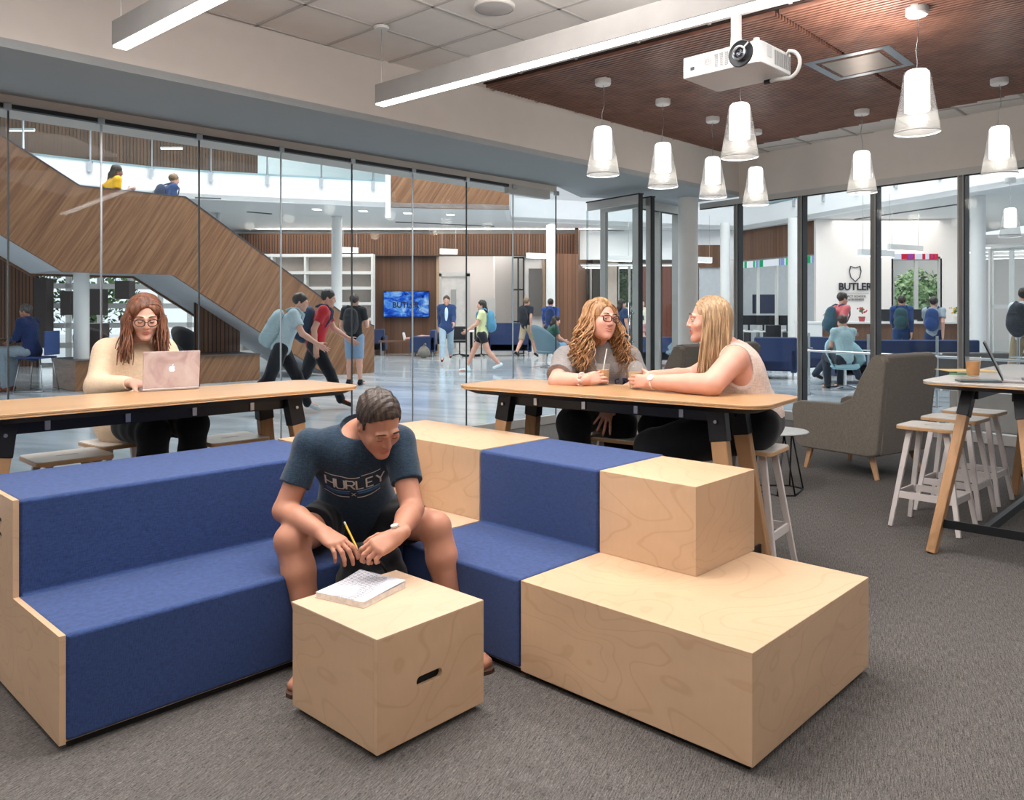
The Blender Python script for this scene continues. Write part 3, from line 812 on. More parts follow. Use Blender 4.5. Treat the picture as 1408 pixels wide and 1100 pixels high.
# =====================================================  LOUNGE CHAIRS
def lounge(name, label, loc, rz, W, group=None):
    """local: +y forward, x across, back at y=0"""
    t = thing(name, label, 'lounge chair', (loc[0], loc[1], 0), rz, group)
    D = .66; YS = 1.15
    def side(x0, x1):
        pr = [(-.02, .20), (-.085, .93), (-.06, .965), (.02, .96), (.10, .80), (.17, .625), (.26, .575), (.60, .565), (.655, .54), (.665, .48), (.63, .22), (.58, .18), (.05, .18)]
        return MB().prism(pr, x0, x1, map=lambda a, b, c: (c, a * 1.12, b))
    side(-W / 2, -W / 2 + .085).obj('arm', M['grey'], t, bevel=.022, seg=3)
    side(W / 2 - .085, W / 2).obj('arm', M['grey'], t, bevel=.022, seg=3)
    pr = [(-.03, .19), (-.10, .965), (-.06, .985), (.035, .97), (.09, .45), (.09, .20)]
    MB().prism(pr, -W / 2 + .05, W / 2 - .05, map=lambda a, b, c: (c, a, b)).obj('backrest', M['grey'], t, bevel=.025, seg=3)
    MB().box((0, .36, .33), (W - .18, .62, .18)).obj('seat', M['grey'], t, bevel=.04, seg=3)
    MB().box((0, .32, .21), (W - .16, .60, .06)).obj('seat_base', M['grey'], t, bevel=.01)
    for sx in (-1, 1):
        for y, dy in ((.08, -.07), (.62, .03)):
            MB().bar((sx * (W / 2 - .10), y, .19), (sx * (W / 2 - .07), y + dy, 0), .045, .035, up=(1, 0, 0), w2=.03, h2=.025).obj('leg', M['oak'], t, bevel=.004)
    return t
# back-left bottom corner seen at (1190,640)
b1 = Q(1178, 0, 6.12); side_ang = math.atan2(.52, -.85)   # direction from the back foot to the front foot
fwd = Vector((-.83, .30, 0)).normalized()
fwd = Vector((-.56, .83, 0)).normalized()
rz = math.atan2(fwd.y, fwd.x) - PI / 2
right = Vector((math.cos(rz), math.sin(rz), 0))
bl = P(1204, 655, .04); W = .76
# local left side (x=-W/2) is nearest the camera
ctr = bl - right * (-W / 2 + .03)
lounge('lounge_chair', 'taupe high-backed lounge chair with oak legs seen from behind, at the right', ctr, rz, W)
ctr2 = Q(985, 0, 8.5)
lounge('lounge_loveseat', 'wide taupe loveseat behind the woman in the tank top', (ctr2.x, ctr2.y), rz + .12, 1.42)

# wire side table
c = P(1093, 555, .42)
c = Q(1086, 0, 5.6); zt_ = .42
t = thing('wire_side_table', 'low side table with a round grey top on black wire legs', 'side table', (c.x, c.y + .25, 0))
MB().lathe([(0, .43), (.21, .43), (.215, .436), (.21, .442), (0, .442)], n=40).obj('table_top', M['laminate'], t, smooth='auto')
wb = MB()
for k in range(3):
    a = k * 2.094 + .5; p = (.14 * math.cos(a), .14 * math.sin(a), .43)
    q1 = (.20 * math.cos(a - .32), .20 * math.sin(a - .32), .006); q2 = (.20 * math.cos(a + .32), .20 * math.sin(a + .32), .006)
    wb.tube([p, q1], .006, 8); wb.tube([p, q2], .006, 8); wb.tube([q1, q2], .006, 8)
    a2 = a + 2.094; wb.tube([q2, (.20 * math.cos(a2 - .32), .20 * math.sin(a2 - .32), .006)], .006, 8)
wb.obj('wire_base', M['black'], t, smooth=True)

# =====================================================  THINGS ON THE TABLES
# laptop of the typing woman
t0 = P(186, 537, .90); 
l0 = P(196, 539, .90); l1 = P(274, 534.5, .90); lx = (l1 - l0).normalized(); lw = .30
la = math.atan2(lx.y, lx.x)
M['marble'] = None
s = NT('marble_cover'); n = s.noise(s.coord((1, 1, 1)), 7, 5, .6, 1.2)
M['marble'] = s.set(s.ramp(n, [(.35, '#a58d8b'), (.5, '#b8a6a4'), (.7, '#c2b5b2')]), .4)
lw = (l1 - l0).length
t = thing('open_laptop', 'laptop with a pink marbled lid on the left table', 'laptop', (l0.x, l0.y, .90), la)
ldp = lw * .68
MB().box((lw / 2, ldp / 2, .008), (lw, ldp, .012)).obj('keyboard_base', plain('laptop_alu', '#b9b4b6', .35, .5), t, bevel=.003)
MB().box((lw / 2, ldp * .55, .0145), (lw * .84, ldp * .42, .002)).obj('keys', M['black'], t)
tilt = math.radians(6)
lid = MB().box((lw / 2, 0, ldp / 2), (lw, .007, ldp)); R = Matrix.Rotation(tilt, 3, 'X')
lid.v = [R @ v + Vector((0, .004, .014)) for v in lid.v]
ld = lid.obj('lid', M['marble'], t, bevel=.003)
scr = MB().box((lw / 2, .0045, ldp / 2), (lw * .94, .001, ldp * .9)); scr.v = [R @ v + Vector((0, .004, .014)) for v in scr.v]
scr.obj('screen', emis('screen_glow', '#a9b6c8', .8), ld)
# glowing fruit emblem: body of two lobes with a bite, and a leaf
ap = []
for k in range(40):
    a = 2 * PI * k / 40; r = 1.0 + .10 * abs(math.cos(a)) - .10 * math.exp(-((a - PI / 2) / .3) ** 2) - .06 * math.exp(-((a - 3 * PI / 2) / .25) ** 2)
    x, y = r * math.cos(a) * .92, r * math.sin(a)
    dd = math.hypot(x - 1.15, y - .12)
    if dd < .55: x, y = 1.15 + (x - 1.15) / dd * .55, .12 + (y - .12) / dd * .55
    ap.append((x, y))
leaf = [(.02, 1.08), (.10, 1.35), (.40, 1.58), (.36, 1.28), (.15, 1.10)]
em = MB(); s_ = .0155
for poly in (ap, leaf): em.prism([(p[0] * s_ + lw * .5, p[1] * s_ + ldp * .52) for p in poly], -.0045, -.0035, map=lambda a, b, c: (a, c, b))
em.v = [R @ v + Vector((0, .004, .014)) for v in em.v]
em.obj('glowing_emblem', emis('emblem_glow', '#f2eeff', 1.6), ld)

def iced_cup(label, p, z, col, ht=.115, lid=True, straw=True, r=.042, fill=.62, ice=False):
    t = thing('iced_drink_cup', label, 'drink', (p.x, p.y, z))
    MB().lathe([(.0, .002), (r * .74, .002), (r * .78, .006), (r, ht), (r + .003, ht + .002)], n=32).obj('cup', M['cupglass'], t, smooth='auto')
    MB().lathe([(.0, .005), (r * .74, .006), (r * (.76 + .22 * fill), ht * fill), (0, ht * fill)], n=32).obj('drink', plain('drink_' + col.strip('#'), col, .2, vary=.15, nscale=30), t, smooth='auto')
    if lid:
        MB().lathe([(r + .004, ht), (r + .003, ht + .006), (r * .9, ht + .02), (r * .55, ht + .038), (r * .2, ht + .043)], n=32).obj('dome_lid', M['cupglass'], t, smooth='auto')
    if straw:
        MB().tube([(-.01, 0, .02), (.022, .0, ht + .085)], .0032, 8).obj('straw', M['white'], t)
    if ice:
        ib = MB()
        for k in range(5): ib.box((random.uniform(-.018, .018), random.uniform(-.018, .018), ht * fill - .008), (.018, .018, .018), random.random() * 3)
        ib.obj('ice', M['cupglass'], t)
    return t
cupA = Q(829, 0, 4.45); cupA.z = .90
cupB = Q(874, 0, 4.20); cupB.z = .90
iced_cup('iced coffee with a white straw held by the curly-haired woman', Vector((cupA.x, cupA.y, 0)), .90, '#c99b68', r=.040, lid=False, fill=.72)
iced_cup('domed iced coffee cup held by the woman in the tank top', Vector((cupB.x, cupB.y, 0)), .90, '#d0ab80', r=.040, straw=False, fill=.85, ht=.105)
cc_ = P(1338, 517, .93)
iced_cup('iced tea on the right table beside the laptop', cc_, .93, '#c8862a', ht=.11, lid=False, straw=False, r=.042, fill=.78, ice=True)
# right laptop: screen seen from its side, open wide
c1 = P(1379, 524, .93)
t = thing('open_laptop', 'dark laptop open on the right table', 'laptop', (c1.x, c1.y, .93), -.55)
MB().box((.15, 0, .008), (.32, .22, .012)).obj('keyboard_base', plain('laptop_alu', '#b9b4b6', .35, .5), t, bevel=.003)
MB().box((.16, 0, .0145), (.15, .19, .002)).obj('keys', M['black'], t)
R = Matrix.Rotation(math.radians(-24), 3, 'Y'); lid = MB().box((0, 0, .11), (.007, .30, .22)); lid.v = [R @ v + Vector((0, 0, .012)) for v in lid.v]
ld = lid.obj('lid', plain('lid_dark', '#2a2a2c', .3, .4), t, bevel=.003)
scr = MB().box((.0045, 0, .11), (.001, .28, .20)); scr.v = [R @ v + Vector((0, 0, .012)) for v in scr.v]; scr.obj('screen', plain('screen_dark', '#3c4246', .15), ld)
c2 = P(1345, 525, .93)
t = thing('tablet', 'dark closed tablet lying near the edge of the right table', 'tablet', (c2.x, c2.y, .93), -.25)
MB().box((0, 0, .005), (.20, .11, .008)).obj('tablet_body', plain('tablet_dark', '#34424a', .3), t, bevel=.002)
c3 = P(1342, 511.5, .93)
t = thing('manila_folder', 'buff folder lying on the right table behind the drink', 'folder', (c3.x, c3.y + .1, .93), -.1)
MB().box((0, 0, .003), (.30, .22, .004)).obj('cover', plain('manila', '#d9b878', .7), t)
c4 = P(1322, 515, .93)
t = thing('green_pen', 'green pen lying on the right table beside the drink', 'pen', (c4.x, c4.y, .93), -.05)
MB().tube([(-.07, 0, .005), (.06, 0, .005)], .0045, 8).obj('barrel', plain('pen_green', '#2f9c55', .4), t)
MB().tube([(.06, 0, .005), (.075, 0, .005)], [.004, .001], 8).obj('tip', M['steel'], t)
# =====================================================  LOBBY
ZL, ZB = 3.93, 4.60
LW = M['lobbywhite']
# balcony edge (white curve, wood section, white again, turning towards us on the right)
bal = [(-14.5, 10.5), (-12.6, 13.6), (-11.2, 15.4), (-9.88, 16.54), (-8.9, 17.4), (-8.17, 18.0), (-7.1, 18.55), (-5.93, 18.97), (-3.92, 19.65), (-3.03, 19.95)]
balw = [(-3.03, 19.95), (-.07, 20.4)]
balr = [(-.07, 20.4), (-.02, 22.9), (1.0, 23.3), (4.75, 24.6), (6.7, 25.2), (7.27, 25.3), (7.7, 24.2), (9.0, 20.2), (9.54, 18.9), (10.4, 16.3), (11.6, 12.5), (13.0, 8.0)]
def band(name, pts, z0, z1, t, mat):
    m = MB()
    for a, b in zip(pts[:-1], pts[1:]): m.wallseg(a, b, z0, z1, t)
    return struct(m.obj(name, mat))
band('wall_balcony', bal, ZL, ZB, .12, LW); band('wall_balcony', balr, ZL, ZB, .12, LW)
struct(wallobj('wall_balcony', balw[0], balw[1], ZL, ZB + .5, .1, M['walnut']), 'walnut faced section of the balcony edge')
struct(MB().box((0, 0, 0), (.12, .12, 1.1)).obj('trim_4', LW)).matrix_basis = Matrix.Translation((-3.08, 19.9, 4.2))
far = [(15.5, 8), (15.5, 48), (-30, 48), (-30, 10.5)]
poly = bal + balw[1:] + balr[1:] + far
struct(MB().prism(poly, ZL + .005, ZL + .12).obj('ceiling', M['lobbyceil']), 'white lobby ceiling under the gallery')
struct(MB().prism([(-40, 2), (40, 2), (40, 48), (-40, 48)], 8.0, 8.1).obj('ceiling', M['lobbyceil']), 'upper ceiling of the double height lobby')
# balustrade on the gallery
def balustrade(pts, label, h=.95, z=ZB, step=1.25):
    t = thing('glass_balustrade', label, 'balustrade', (pts[0][0], pts[0][1], z), 0)
    g = MB(); 
    for a, b in zip(pts[:-1], pts[1:]): g.wallseg((a[0], a[1] - .04), (b[0], b[1] - .04), z - .05, z + h, .012)
    g.obj('glass', M['glass_rail'], t, world=True)
    r = MB(); r.tube([(p[0], p[1] - .10, z + h - .06) for p in pts], .022, 8); r.obj('handrail', M['steel'], t, world=True)
    d = 0
    for a, b in zip(pts[:-1], pts[1:]):
        a = Vector((a[0], a[1], 0)); b = Vector((b[0], b[1], 0)); L = (b - a).length
        x = step - d
        while x < L:
            p = a.lerp(b, x / L) + Vector((0, -.07, 0))
            MB().tube([p + Vector((0, 0, z - .28)), p + Vector((0, 0, z + h - .05))], .022, 8).box(tuple(p + Vector((0, 0, z - .16))), (.09, .06, .22)).obj('post', M['chrome'], t, world=True)
            x += step
        d = (d + L) % step
    return t
balustrade(bal, 'glass balustrade on the curved white gallery edge')
balustrade([(p[0], p[1]) for p in balr[6:]], 'glass balustrade on the right gallery edge')
# upper floor: slatted wall and a few lights behind the balustrade
struct(wallobj('wall_upper', (-22, 14.5), (-7.5, 23.6), ZB, 8, .1, M['slats']), 'slatted wall on the upper floor')
struct(wallobj('wall_upper', (-7.5, 23.6), (3, 26.5), ZB, 8, .1, LW))
struct(wallobj('wall_upper', (3, 27.5), (16, 27.5), ZB, 8, .1, LW))
for px, py, Y in ((29, 180, 18), (236, 205, 22)):
    c = Q(px, py, Y); t = thing('upper_floor_light', 'small linear lamp on the upper floor near the %s' % ('slatted wall' if px < 100 else 'landing rail'), 'ceiling light', tuple(c))
    MB().box((0, 0, .03), (.6, .07, .05)).obj('housing', M['white'], t); MB().box((0, 0, 0), (.58, .05, .01)).obj('diffuser', M['tube_on'], t)

# ---- staircase
CS = 20.4; SO = online(110, CS); SA = PI / 4
def ss(px, py=None, z=None):
    p = online(px, CS, py if py is not None else 430); s = (p - SO).dot(Vector((1, 1, 0)).normalized())
    return (s, p.z if z is None else z)
top = [ss(-110, 114), ss(110, 256), ss(255, 271), ss(469, 429), ss(514.6, 448.6)]
bot = [ss(514.6, z=0), ss(450, z=0), ss(360, 458), ss(238, 378), ss(87, 374), ss(-110, 256)]
st = thing('staircase', 'walnut clad lobby staircase with a mid landing and white underside', 'staircase', (SO.x, SO.y, 0), SA)
SWD = 1.9
mpp = lambda a, b, c: (a, c, b)
MB().prism(top + bot, 0, .07, map=mpp).obj('side_panel', M['walnut'], st)
cap = MB()
for a, b in zip(top[:-1], top[1:]): cap.bar((a[0], .035, a[1] + .008), (b[0], .035, b[1] + .008), .09, .016)
cap.obj('rail_cap', plain('cap_dark', '#4a4f5c', .35, .5), st)
lowtop = [(s, z - 1.02) for s, z in top[:-1]]
sof = bot[1:]
prof = [(sof[0][0], .02), (sof[1][0], sof[1][1] + .04), (sof[2][0], sof[2][1] + .04), (sof[3][0], sof[3][1] + .04), (sof[4][0], sof[4][1] + .04)]
up = [(p[0], p[1] + .30) for p in reversed(prof)]
MB().prism(prof + up, .07, SWD, map=mpp).obj('soffit', plain('stair_white', '#d3d6da', .6, vary=.015), st)
MB().prism(top[:-1] + [ss(480, z=.1)] + bot[2:], SWD, SWD + .07, map=mpp).obj('back_panel', M['walnut'], st)
# low walnut plinth bench below the landing
s1, s2 = ss(103.6, z=0)[0], ss(357, z=0)[0]
MB().box(((s1 + s2) / 2, .62, .25), (s2 - s1, 1.25, .50)).obj('bench', M['walnut'], st)
MB().box(((s1 + s2) / 2, .60, .505), (s2 - s1 + .02, 1.3, .012)).obj('bench_top', plain('bench_dark', '#4b4240', .4), st)
# slatted screen under the flight
a = online(268, CS + 1.4); b = online(330, CS + 1.4)
struct(wallobj('wall_stair', a[:2], b[:2], .5, 2.1, .05, M['slats']), 'slatted screen below the stair')
# columns
column(463, 21.9, .145, ZL, 'white round column right of the staircase')
column(757.5, 23.5, .14, ZL, 'white round column behind the curly-haired woman')
column(997, 23.5, .14, ZL, 'white round column left of the glazed office')
column(1091, 22.2, .15, ZL, 'white column at the reception')
column(1345, 18.1, .15, ZL, 'white round column by the right glass doors')
column(112, 13.75, .125, 2.0, 'white column under the stair landing')

# ---- walls
struct(wallobj('wall_far', (-9, 25.9), (-2.41, 25.9), 0, ZL, .1, LW))
struct(wallobj('wall_far', Q(514, 0, 25.5)[:2], Q(600, 0, 25.5)[:2], 0, 3.13, .2, M['slats_wide']), 'walnut board wall around the television')
struct(wallobj('wall_far', Q(322, 0, 25.3)[:2], Q(793, 0, 25.3)[:2], 3.12, 3.80, .2, M['slats']), 'walnut slatted header')
struct(wallobj('trim_5', Q(322, 0, 25.2)[:2], Q(745, 0, 25.2)[:2], 3.09, 3.12, .2, plain('trim_dark', '#3c3836', .5)))
struct(wallobj('wall_far', Q(764, 0, 24.6)[:2], Q(795, 0, 24.8)[:2], 0, 3.12, .2, M['slats_wide']), 'walnut board wall right of the column')
struct(wallobj('wall_far', Q(795, 0, 24.8)[:2], Q(815, 0, 34)[:2], 0, ZL, .1, M['slats_wide']))
# lit side room
RW = plain('side_room_white', '#ded8d5', .8, vary=.01)
struct(wallobj('wall_far', (-3.2, 30), (1.1, 30), 0, ZL, .1, RW), 'back wall of the side room')
struct(wallobj('wall_side', (-.6, 28.2), (1.3, 29.6), 0, ZL, .1, RW))
struct(wallobj('wall_side', Q(600, 0, 25.6)[:2], (-3.2, 30), 0, ZL, .1, RW))
struct(MB().box((0, 0, 0), (.0, .0, .0)).obj('trim_6', RW)) if False else None
for px, w in ((600, .08), (746, .10)):
    struct(wallobj('trim_6', Q(px, 0, 25.35)[:2], Q(px + 3, 0, 25.35)[:2], 0, 3.1, .2, plain('oak_trim', '#a98d70', .5)))
d = struct(thing('door_3', 'white framed glazed door in the side room', None)); 
a = Q(603, 0, 27.5); b = Q(648, 0, 27.5)
for x0, x1, z0_, z1_ in ((603, 607, 0, 2.65), (640, 646, 0, 2.65), (603, 646, 2.55, 2.7)):
    MB().wallseg(Q(x0, 0, 27.5)[:2], Q(x1, 0, 27.5)[:2], z0_, z1_, .1).obj('frame', M['white'], d)
MB().wallseg(Q(607, 0, 27.55)[:2], Q(640, 0, 27.55)[:2], 0, 2.55, .03).obj('door_panel', plain('door_white', '#f2f0ee', .5), d)
MB().wallseg(Q(620, 0, 27.5)[:2], Q(627, 0, 27.5)[:2], .1, 2.1, .06).obj('glazing', M['laminate'], d)
wb = thing('whiteboard', 'tall white board standing in the side room behind the girl with the blue backpack', 'board', tuple(Q(673, 0, 27.9)[:2]) + (0,))
MB().box((0, 0, 1.05), (.42, .03, 1.5)).obj('panel', M['white'], wb); MB().box((0, .02, .15), (.44, .3, .3)).obj('base', M['laminate'], wb)
# window and grey panel at the right of the side room
greens = NT('foliage_leaf'); v_ = greens.noise(greens.coord(), 6, 4)
M['leaf'] = greens.set(greens.ramp(v_, [(.3, '#4f7a45'), (.5, '#8db57c'), (.7, '#d5e6c8')]), .7)
def winbay(idx, p, q, z0_, z1_, cols, rows, label, fr='white', bw=.05, glass=True):
    w = struct(thing('window_%d' % idx, label, None)); p = Vector((p[0], p[1], 0)); q = Vector((q[0], q[1], 0)); L = (q - p).length; d = (q - p) / L
    if glass: MB().wallseg(p, q, z0_, z1_, .01).obj('pane', M['glass'], w)
    f = MB()
    for c in np.linspace(0, 1, cols + 1): f.wallseg(p + d * (c * L - bw / 2), p + d * (c * L + bw / 2), z0_, z1_, .08)
    for r in np.linspace(0, 1, rows + 1): zz = z0_ + (z1_ - z0_) * r; f.wallseg(p, q, zz - bw / 2, zz + bw / 2, .085)
    f.obj('frame', M[fr], w); return w
winbay(30, Q(705, 0, 25.4), Q(720, 0, 25.4), 0, 3.05, 2, 3, 'narrow window beside the side room', 'alum_dk')
struct(wallobj('wall_far', Q(720, 0, 25.45)[:2], Q(746, 0, 25.45)[:2], 0, 3.1, .05, RW))
tv = thing('wall_panel', 'dark grey pinboard on the white wall left of the column', 'board', tuple(Q(736, 402, 25.3)))
MB().box((0, 0, 0), (.42, .05, 1.5)).obj('board', plain('pinboard', '#5c5854', .8), tv)
# bookshelf wall behind the column
bs = thing('shelving_unit', 'tall white open shelving left of the television', 'shelving', tuple(Q(420, 0, 24.6)[:2]) + (0,))
x0, x1 = Q(330, 0, 24.6).x, Q(513, 0, 24.6).x; f = MB()
for x in np.linspace(x0, x1, 5): f.box((x, 24.6, 1.55), (.06, .4, 3.1))
f.obj('upright', M['white'], bs, world=True)
for z in (.1, .65, 1.1, 1.58, 2.05, 2.52, 3.05):
    MB().box(((x0 + x1) / 2, 24.6, z), (x1 - x0, .42, .09)).obj('shelf', M['white'], bs, world=True)
MB().box(((x0 + x1) / 2, 24.82, 1.55), (x1 - x0, .03, 3.1)).obj('back_panel', plain('shelf_back', '#bdb3ac', .8), bs, world=True)

# television with a cloudy blue picture and a wordmark
tvc = Q(558.5, 418, 25.3); t = thing('wall_television', 'wall-mounted television showing a blue cloudy picture with a word', 'television', tuple(tvc))
MB().box((0, .06, 0), (1.46, .06, .84)).obj('frame', M['black'], t)
s = NT('tv_picture'); s.t.nodes.remove(s.p); co = s.coord((1.2, 1, 2.2)); n = s.noise(co, 2.2, 6, .62, .8); sp = s.n('ShaderNodeSeparateXYZ'); s.l(s.coord(), sp.inputs[0])
c = s.ramp(n, [(.32, '#0a1f78'), (.45, '#1d55d0'), (.56, '#5f9fee'), (.68, '#b5d3f5')])
dk = s.noise(s.coord((1, 1, 1)), 7, 6, .8, 2); mk = s.math('MULTIPLY', s.math('GREATER_THAN', dk, .53), s.math('LESS_THAN', s.math('ABSOLUTE', s.math('SUBTRACT', sp.outputs[0], .28)), .25))
c = s.mix(s.math('MULTIPLY', mk, .7), c, '#1a2236')
e = s.n('ShaderNodeEmission'); s.l(c, e.inputs[0]); e.inputs[1].default_value = .85; s.l(e.outputs[0], s.out.inputs[0])
MB().box((0, .025, 0), (1.42, .01, .80)).obj('screen', s.m, t)
FACE = lambda p: Matrix.Translation(p) @ Matrix.Rotation(PI / 2, 4, 'X')
ink = plain('lettering_dark', '#15182a', .6)
textobj('lettering', 'BUTLER', .24, ink, t, FACE(tvc + Vector((-.02, .018, -.04))), bold=.008)

# bits by the television
c = P(545, 490, 0); c = Q(548, 0, 24.4)
t = thing('low_table', 'low brown table below the television', 'table', (c.x, c.y, 0))
MB().box((0, 0, .43), (1.15, .5, .05)).obj('table_top', plain('table_brown', '#6c4a3a', .5), t)
for sx in (-.5, .5):
    for sy in (-.2, .2): MB().box((sx, sy, .2), (.03, .03, .41)).obj('leg', M['steel'], t)
def club(label, loc, rz, w=.8, d=.75, h=.78, mat=None, n=1, name='club_chair', cat='sofa', arms=True):
    t = thing(name, label, cat, loc, rz)
    m = mat or M['lobbyblue']; W_ = w * n
    MB().box((0, d / 2, .27), (W_ - (.2 if arms else 0), d, .22)).obj('seat', m, t, bevel=.03)
    MB().box((0, .08, h / 2 + .08), (W_, .16, h - .16)).obj('backrest', m, t, bevel=.03)
    if arms:
        for sx in (-1, 1): MB().box((sx * (W_ / 2 - .06), d / 2, .36), (.12, d, .46)).obj('arm', m, t, bevel=.025)
    for sx in (-1, 1):
        for y in (.08, d - .08): MB().box((sx * (W_ / 2 - .08), y, .08), (.03, .03, .16)).obj('leg', M['steel'], t)
    return t
c = Q(600, 0, 24.0); club('blue armchair left of the man in the blazer', (c.x, c.y, 0), PI / 2, w=.8)
c = Q(700, 0, 23.9); t = club('blue booth sofa with a birch end behind the girl with the blue backpack', (c.x, c.y, 0), PI + PI, w=1.35, h=1.0)
c = Q(904, 0, 19.2); club('dark blue bench sofa with the pink-shirted person behind it', (c.x, c.y, 0), 0, w=1.1, h=.72)
c = Q(1066, 0, 15.6); club('blue armchair seen through the storefront behind the tank-top woman', (c.x, c.y, 0), -.35, w=.80, h=.82)
c = Q(1128, 0, 16.6); club('blue armchair with metal legs behind the storefront mullion', (c.x, c.y, 0), -.9, w=.8, h=.80)
c = Q(1250, 0, 14.6); club('long blue sofa in front of the reception desk', (c.x, c.y, 0), .0, w=2.6, h=.80)
c = Q(1345, 0, 13.6); club('grey-brown bench behind the balustrade at the right', (c.x, c.y, 0), -.1, w=1.6, h=.62, mat=plain('bench_taupe', '#5a5250', .8))
c = Q(492 + 25, 0, 24.5); club('dark blue chair beside the walnut wall', (c.x, c.y, 0), 0, w=.5, h=.8)
def shell_chair(label, loc, rz, mat, star=True, sc=1.0):
    t = thing('shell_chair', label, 'chair', loc, rz); m = MB(); N = 18; vs = []; 
    for i in range(N + 1):
        a = math.radians(-115 + 230 * i / N)     # wraps around the back
        hgt = .42 + .46 * max(0, math.cos(a * .72)) ** 1.2
        for j in range(7):
            v = j / 6; r = (.20 + .13 * v) ; z = .36 + (hgt - .36 + .05) * v
            vs.append((r * math.sin(a) * 1.05 * sc, (-r * math.cos(a)) * sc, z * sc))
    n1 = len(vs); vs += [(x * .93, y * .93, z) for x, y, z in vs]; fs = []
    for i in range(N):
        for j in range(6):
            q = (i * 7 + j, (i + 1) * 7 + j, (i + 1) * 7 + j + 1, i * 7 + j + 1); fs += [q, tuple(n1 + k for k in reversed(q))]
    for i in range(N): fs.append((i * 7 + 6, (i + 1) * 7 + 6, n1 + (i + 1) * 7 + 6, n1 + i * 7 + 6))
    m.add(vs, fs).obj('shell', mat, t, smooth=True)
    MB().lathe([(0, .34), (.19, .34), (.24, .38), (.22, .43), (0, .44)], n=24).obj('seat', mat, t, smooth='auto')
    b = MB(); b.tube([(0, 0, .05), (0, 0, .35)], .025, 10)
    for k in range(4):
        a = k * PI / 2 + .4; b.bar((0, 0, .07), (.30 * math.cos(a), .30 * math.sin(a), .015), .04, .02)
    b.obj('star_base', M['chrome'], t); return t
c = P(751, 506, 0); shell_chair('teal shell chair on a chrome star base with the seated woman in green', (c.x, c.y, 0), .9 - PI / 2 - .3, M['teal'], sc=1.1)
c = Q(930, 0, 18.2); shell_chair('teal shell chair beside the dark blue bench', (c.x, c.y, 0), 1.6, M['teal'])
c = Q(1162, 0, 13.6); shell_chair('pale teal chair behind the balustrade with the seated person', (c.x, c.y, 0), PI, plain('pale_teal', '#8fb3bd', .7), sc=.95)
dkb = plain('dark_leather', '#3e3432', .5); 
c = online(131, CS + 2.5); shell_chair('dark brown shell chair behind the plinth, left of the typing woman', (c.x, c.y, 0), -2.2, dkb, sc=1.1)
c = online(262, CS + 2.5); shell_chair('dark grey shell chair below the stair flight', (c.x, c.y, 0), -2.0, plain('dk_shell', '#474a4e', .5), sc=1.1)
# table in the side room
c = Q(648, 0, 24.2)
t = thing('white_round_table', 'white topped table behind the man in the blazer', 'table', (c.x, c.y, 0))
MB().lathe([(0, .72), (.5, .72), (.5, .75), (0, .75)], n=32).obj('table_top', M['white'], t, smooth='auto'); MB().tube([(0, 0, 0), (0, 0, .72)], .04, 12).obj('pedestal', M['black'], t)
MB().lathe([(0, .0), (.28, .0), (.28, .03), (0, .03)], n=24).obj('foot', M['black'], t)
for i, px in enumerate((632, 662)):
    c = Q(px, 0, 23.7); t = thing('office_chair', 'black office chair at the %s of the white topped table' % ('left', 'right')[i], 'chair', (c.x, c.y, 0))
    MB().box((0, 0, .45), (.42, .42, .06)).obj('seat', M['black'], t, bevel=.02); MB().box((0, -.2, .7), (.40, .05, .40)).obj('backrest', M['black'], t, bevel=.02)
    b = MB().tube([(0, 0, .06), (0, 0, .43)], .02, 8)
    for k in range(5): b.bar((0, 0, .08), (.28 * math.cos(k * 1.257), .28 * math.sin(k * 1.257), .04), .03, .02)
    b.obj('base', M['black'], t)

# ---- ceiling details of the lobby
for i, (px, py) in enumerate(((431, 285), (496, 287.3), (558, 290.3), (618, 292.5))):
    c = P(px, py, ZL); c.y += .35
    lb = ('first', 'second', 'third', 'fourth')[i] + ' from the left of the square lobby downlights'
    t = thing('square_downlight', lb, 'ceiling light', (c.x, c.y, ZL - .004), 0, 'square lobby downlights')
    MB().box((0, 0, .0), (.24, .30, .01)).obj('trim_ring', M['white'], t); MB().box((0, 0, -.006), (.20, .26, .006)).obj('lens', M['tube_on'], t)
dkslot = plain('slot_grey', '#55595c', .7)
for a_, b_ in (((268, 271.5), (304, 273)), ((340, 291), (373, 294)), ((544, 305), (679, 311)), ((815, 315.5), (928, 320)), ((1140, 306.5), (1316, 281))):
    a = P(a_[0], a_[1], ZL); b = P(b_[0], b_[1], ZL)
    struct(MB().bar(a - Vector((0, 0, .004)), b - Vector((0, 0, .004)), .09, .02).obj('trim_7', dkslot), 'linear air slot')
lp = [(481, 24.0, 341, 'above the standing man with the black backpack', .5), (617, 24.0, 343, 'above the man in the blazer', .55), (742, 24.6, 349, 'left of the column behind the curly-haired woman', .9),
      (850, 22.5, 353, 'seen through the parked glass doors', .9), (966, 21.5, 355, 'right of the corner column', .6), (1205, 17.5, 347, 'above the reception wall', 1.1), (1245, 20.5, 339, 'above the reception windows', 1.3)]
for px, Y, py, wh, L in lp:
    c = Q(px, py + 6, Y); t = thing('lobby_linear_pendant', 'short white linear pendant ' + wh, 'ceiling light', tuple(c), .5, 'short lobby pendants')
    MB().box((0, 0, .08), (L, .10, .14)).obj('housing', M['white'], t); MB().box((0, 0, .0), (L - .02, .08, .012)).obj('diffuser', M['tube_on'], t)
    for sx in (-.4, .4): MB().tube([(sx * L, 0, .15), (sx * L, 0, ZL - c.z)], .005, 5).obj('suspension_wire', M['steel'], t)

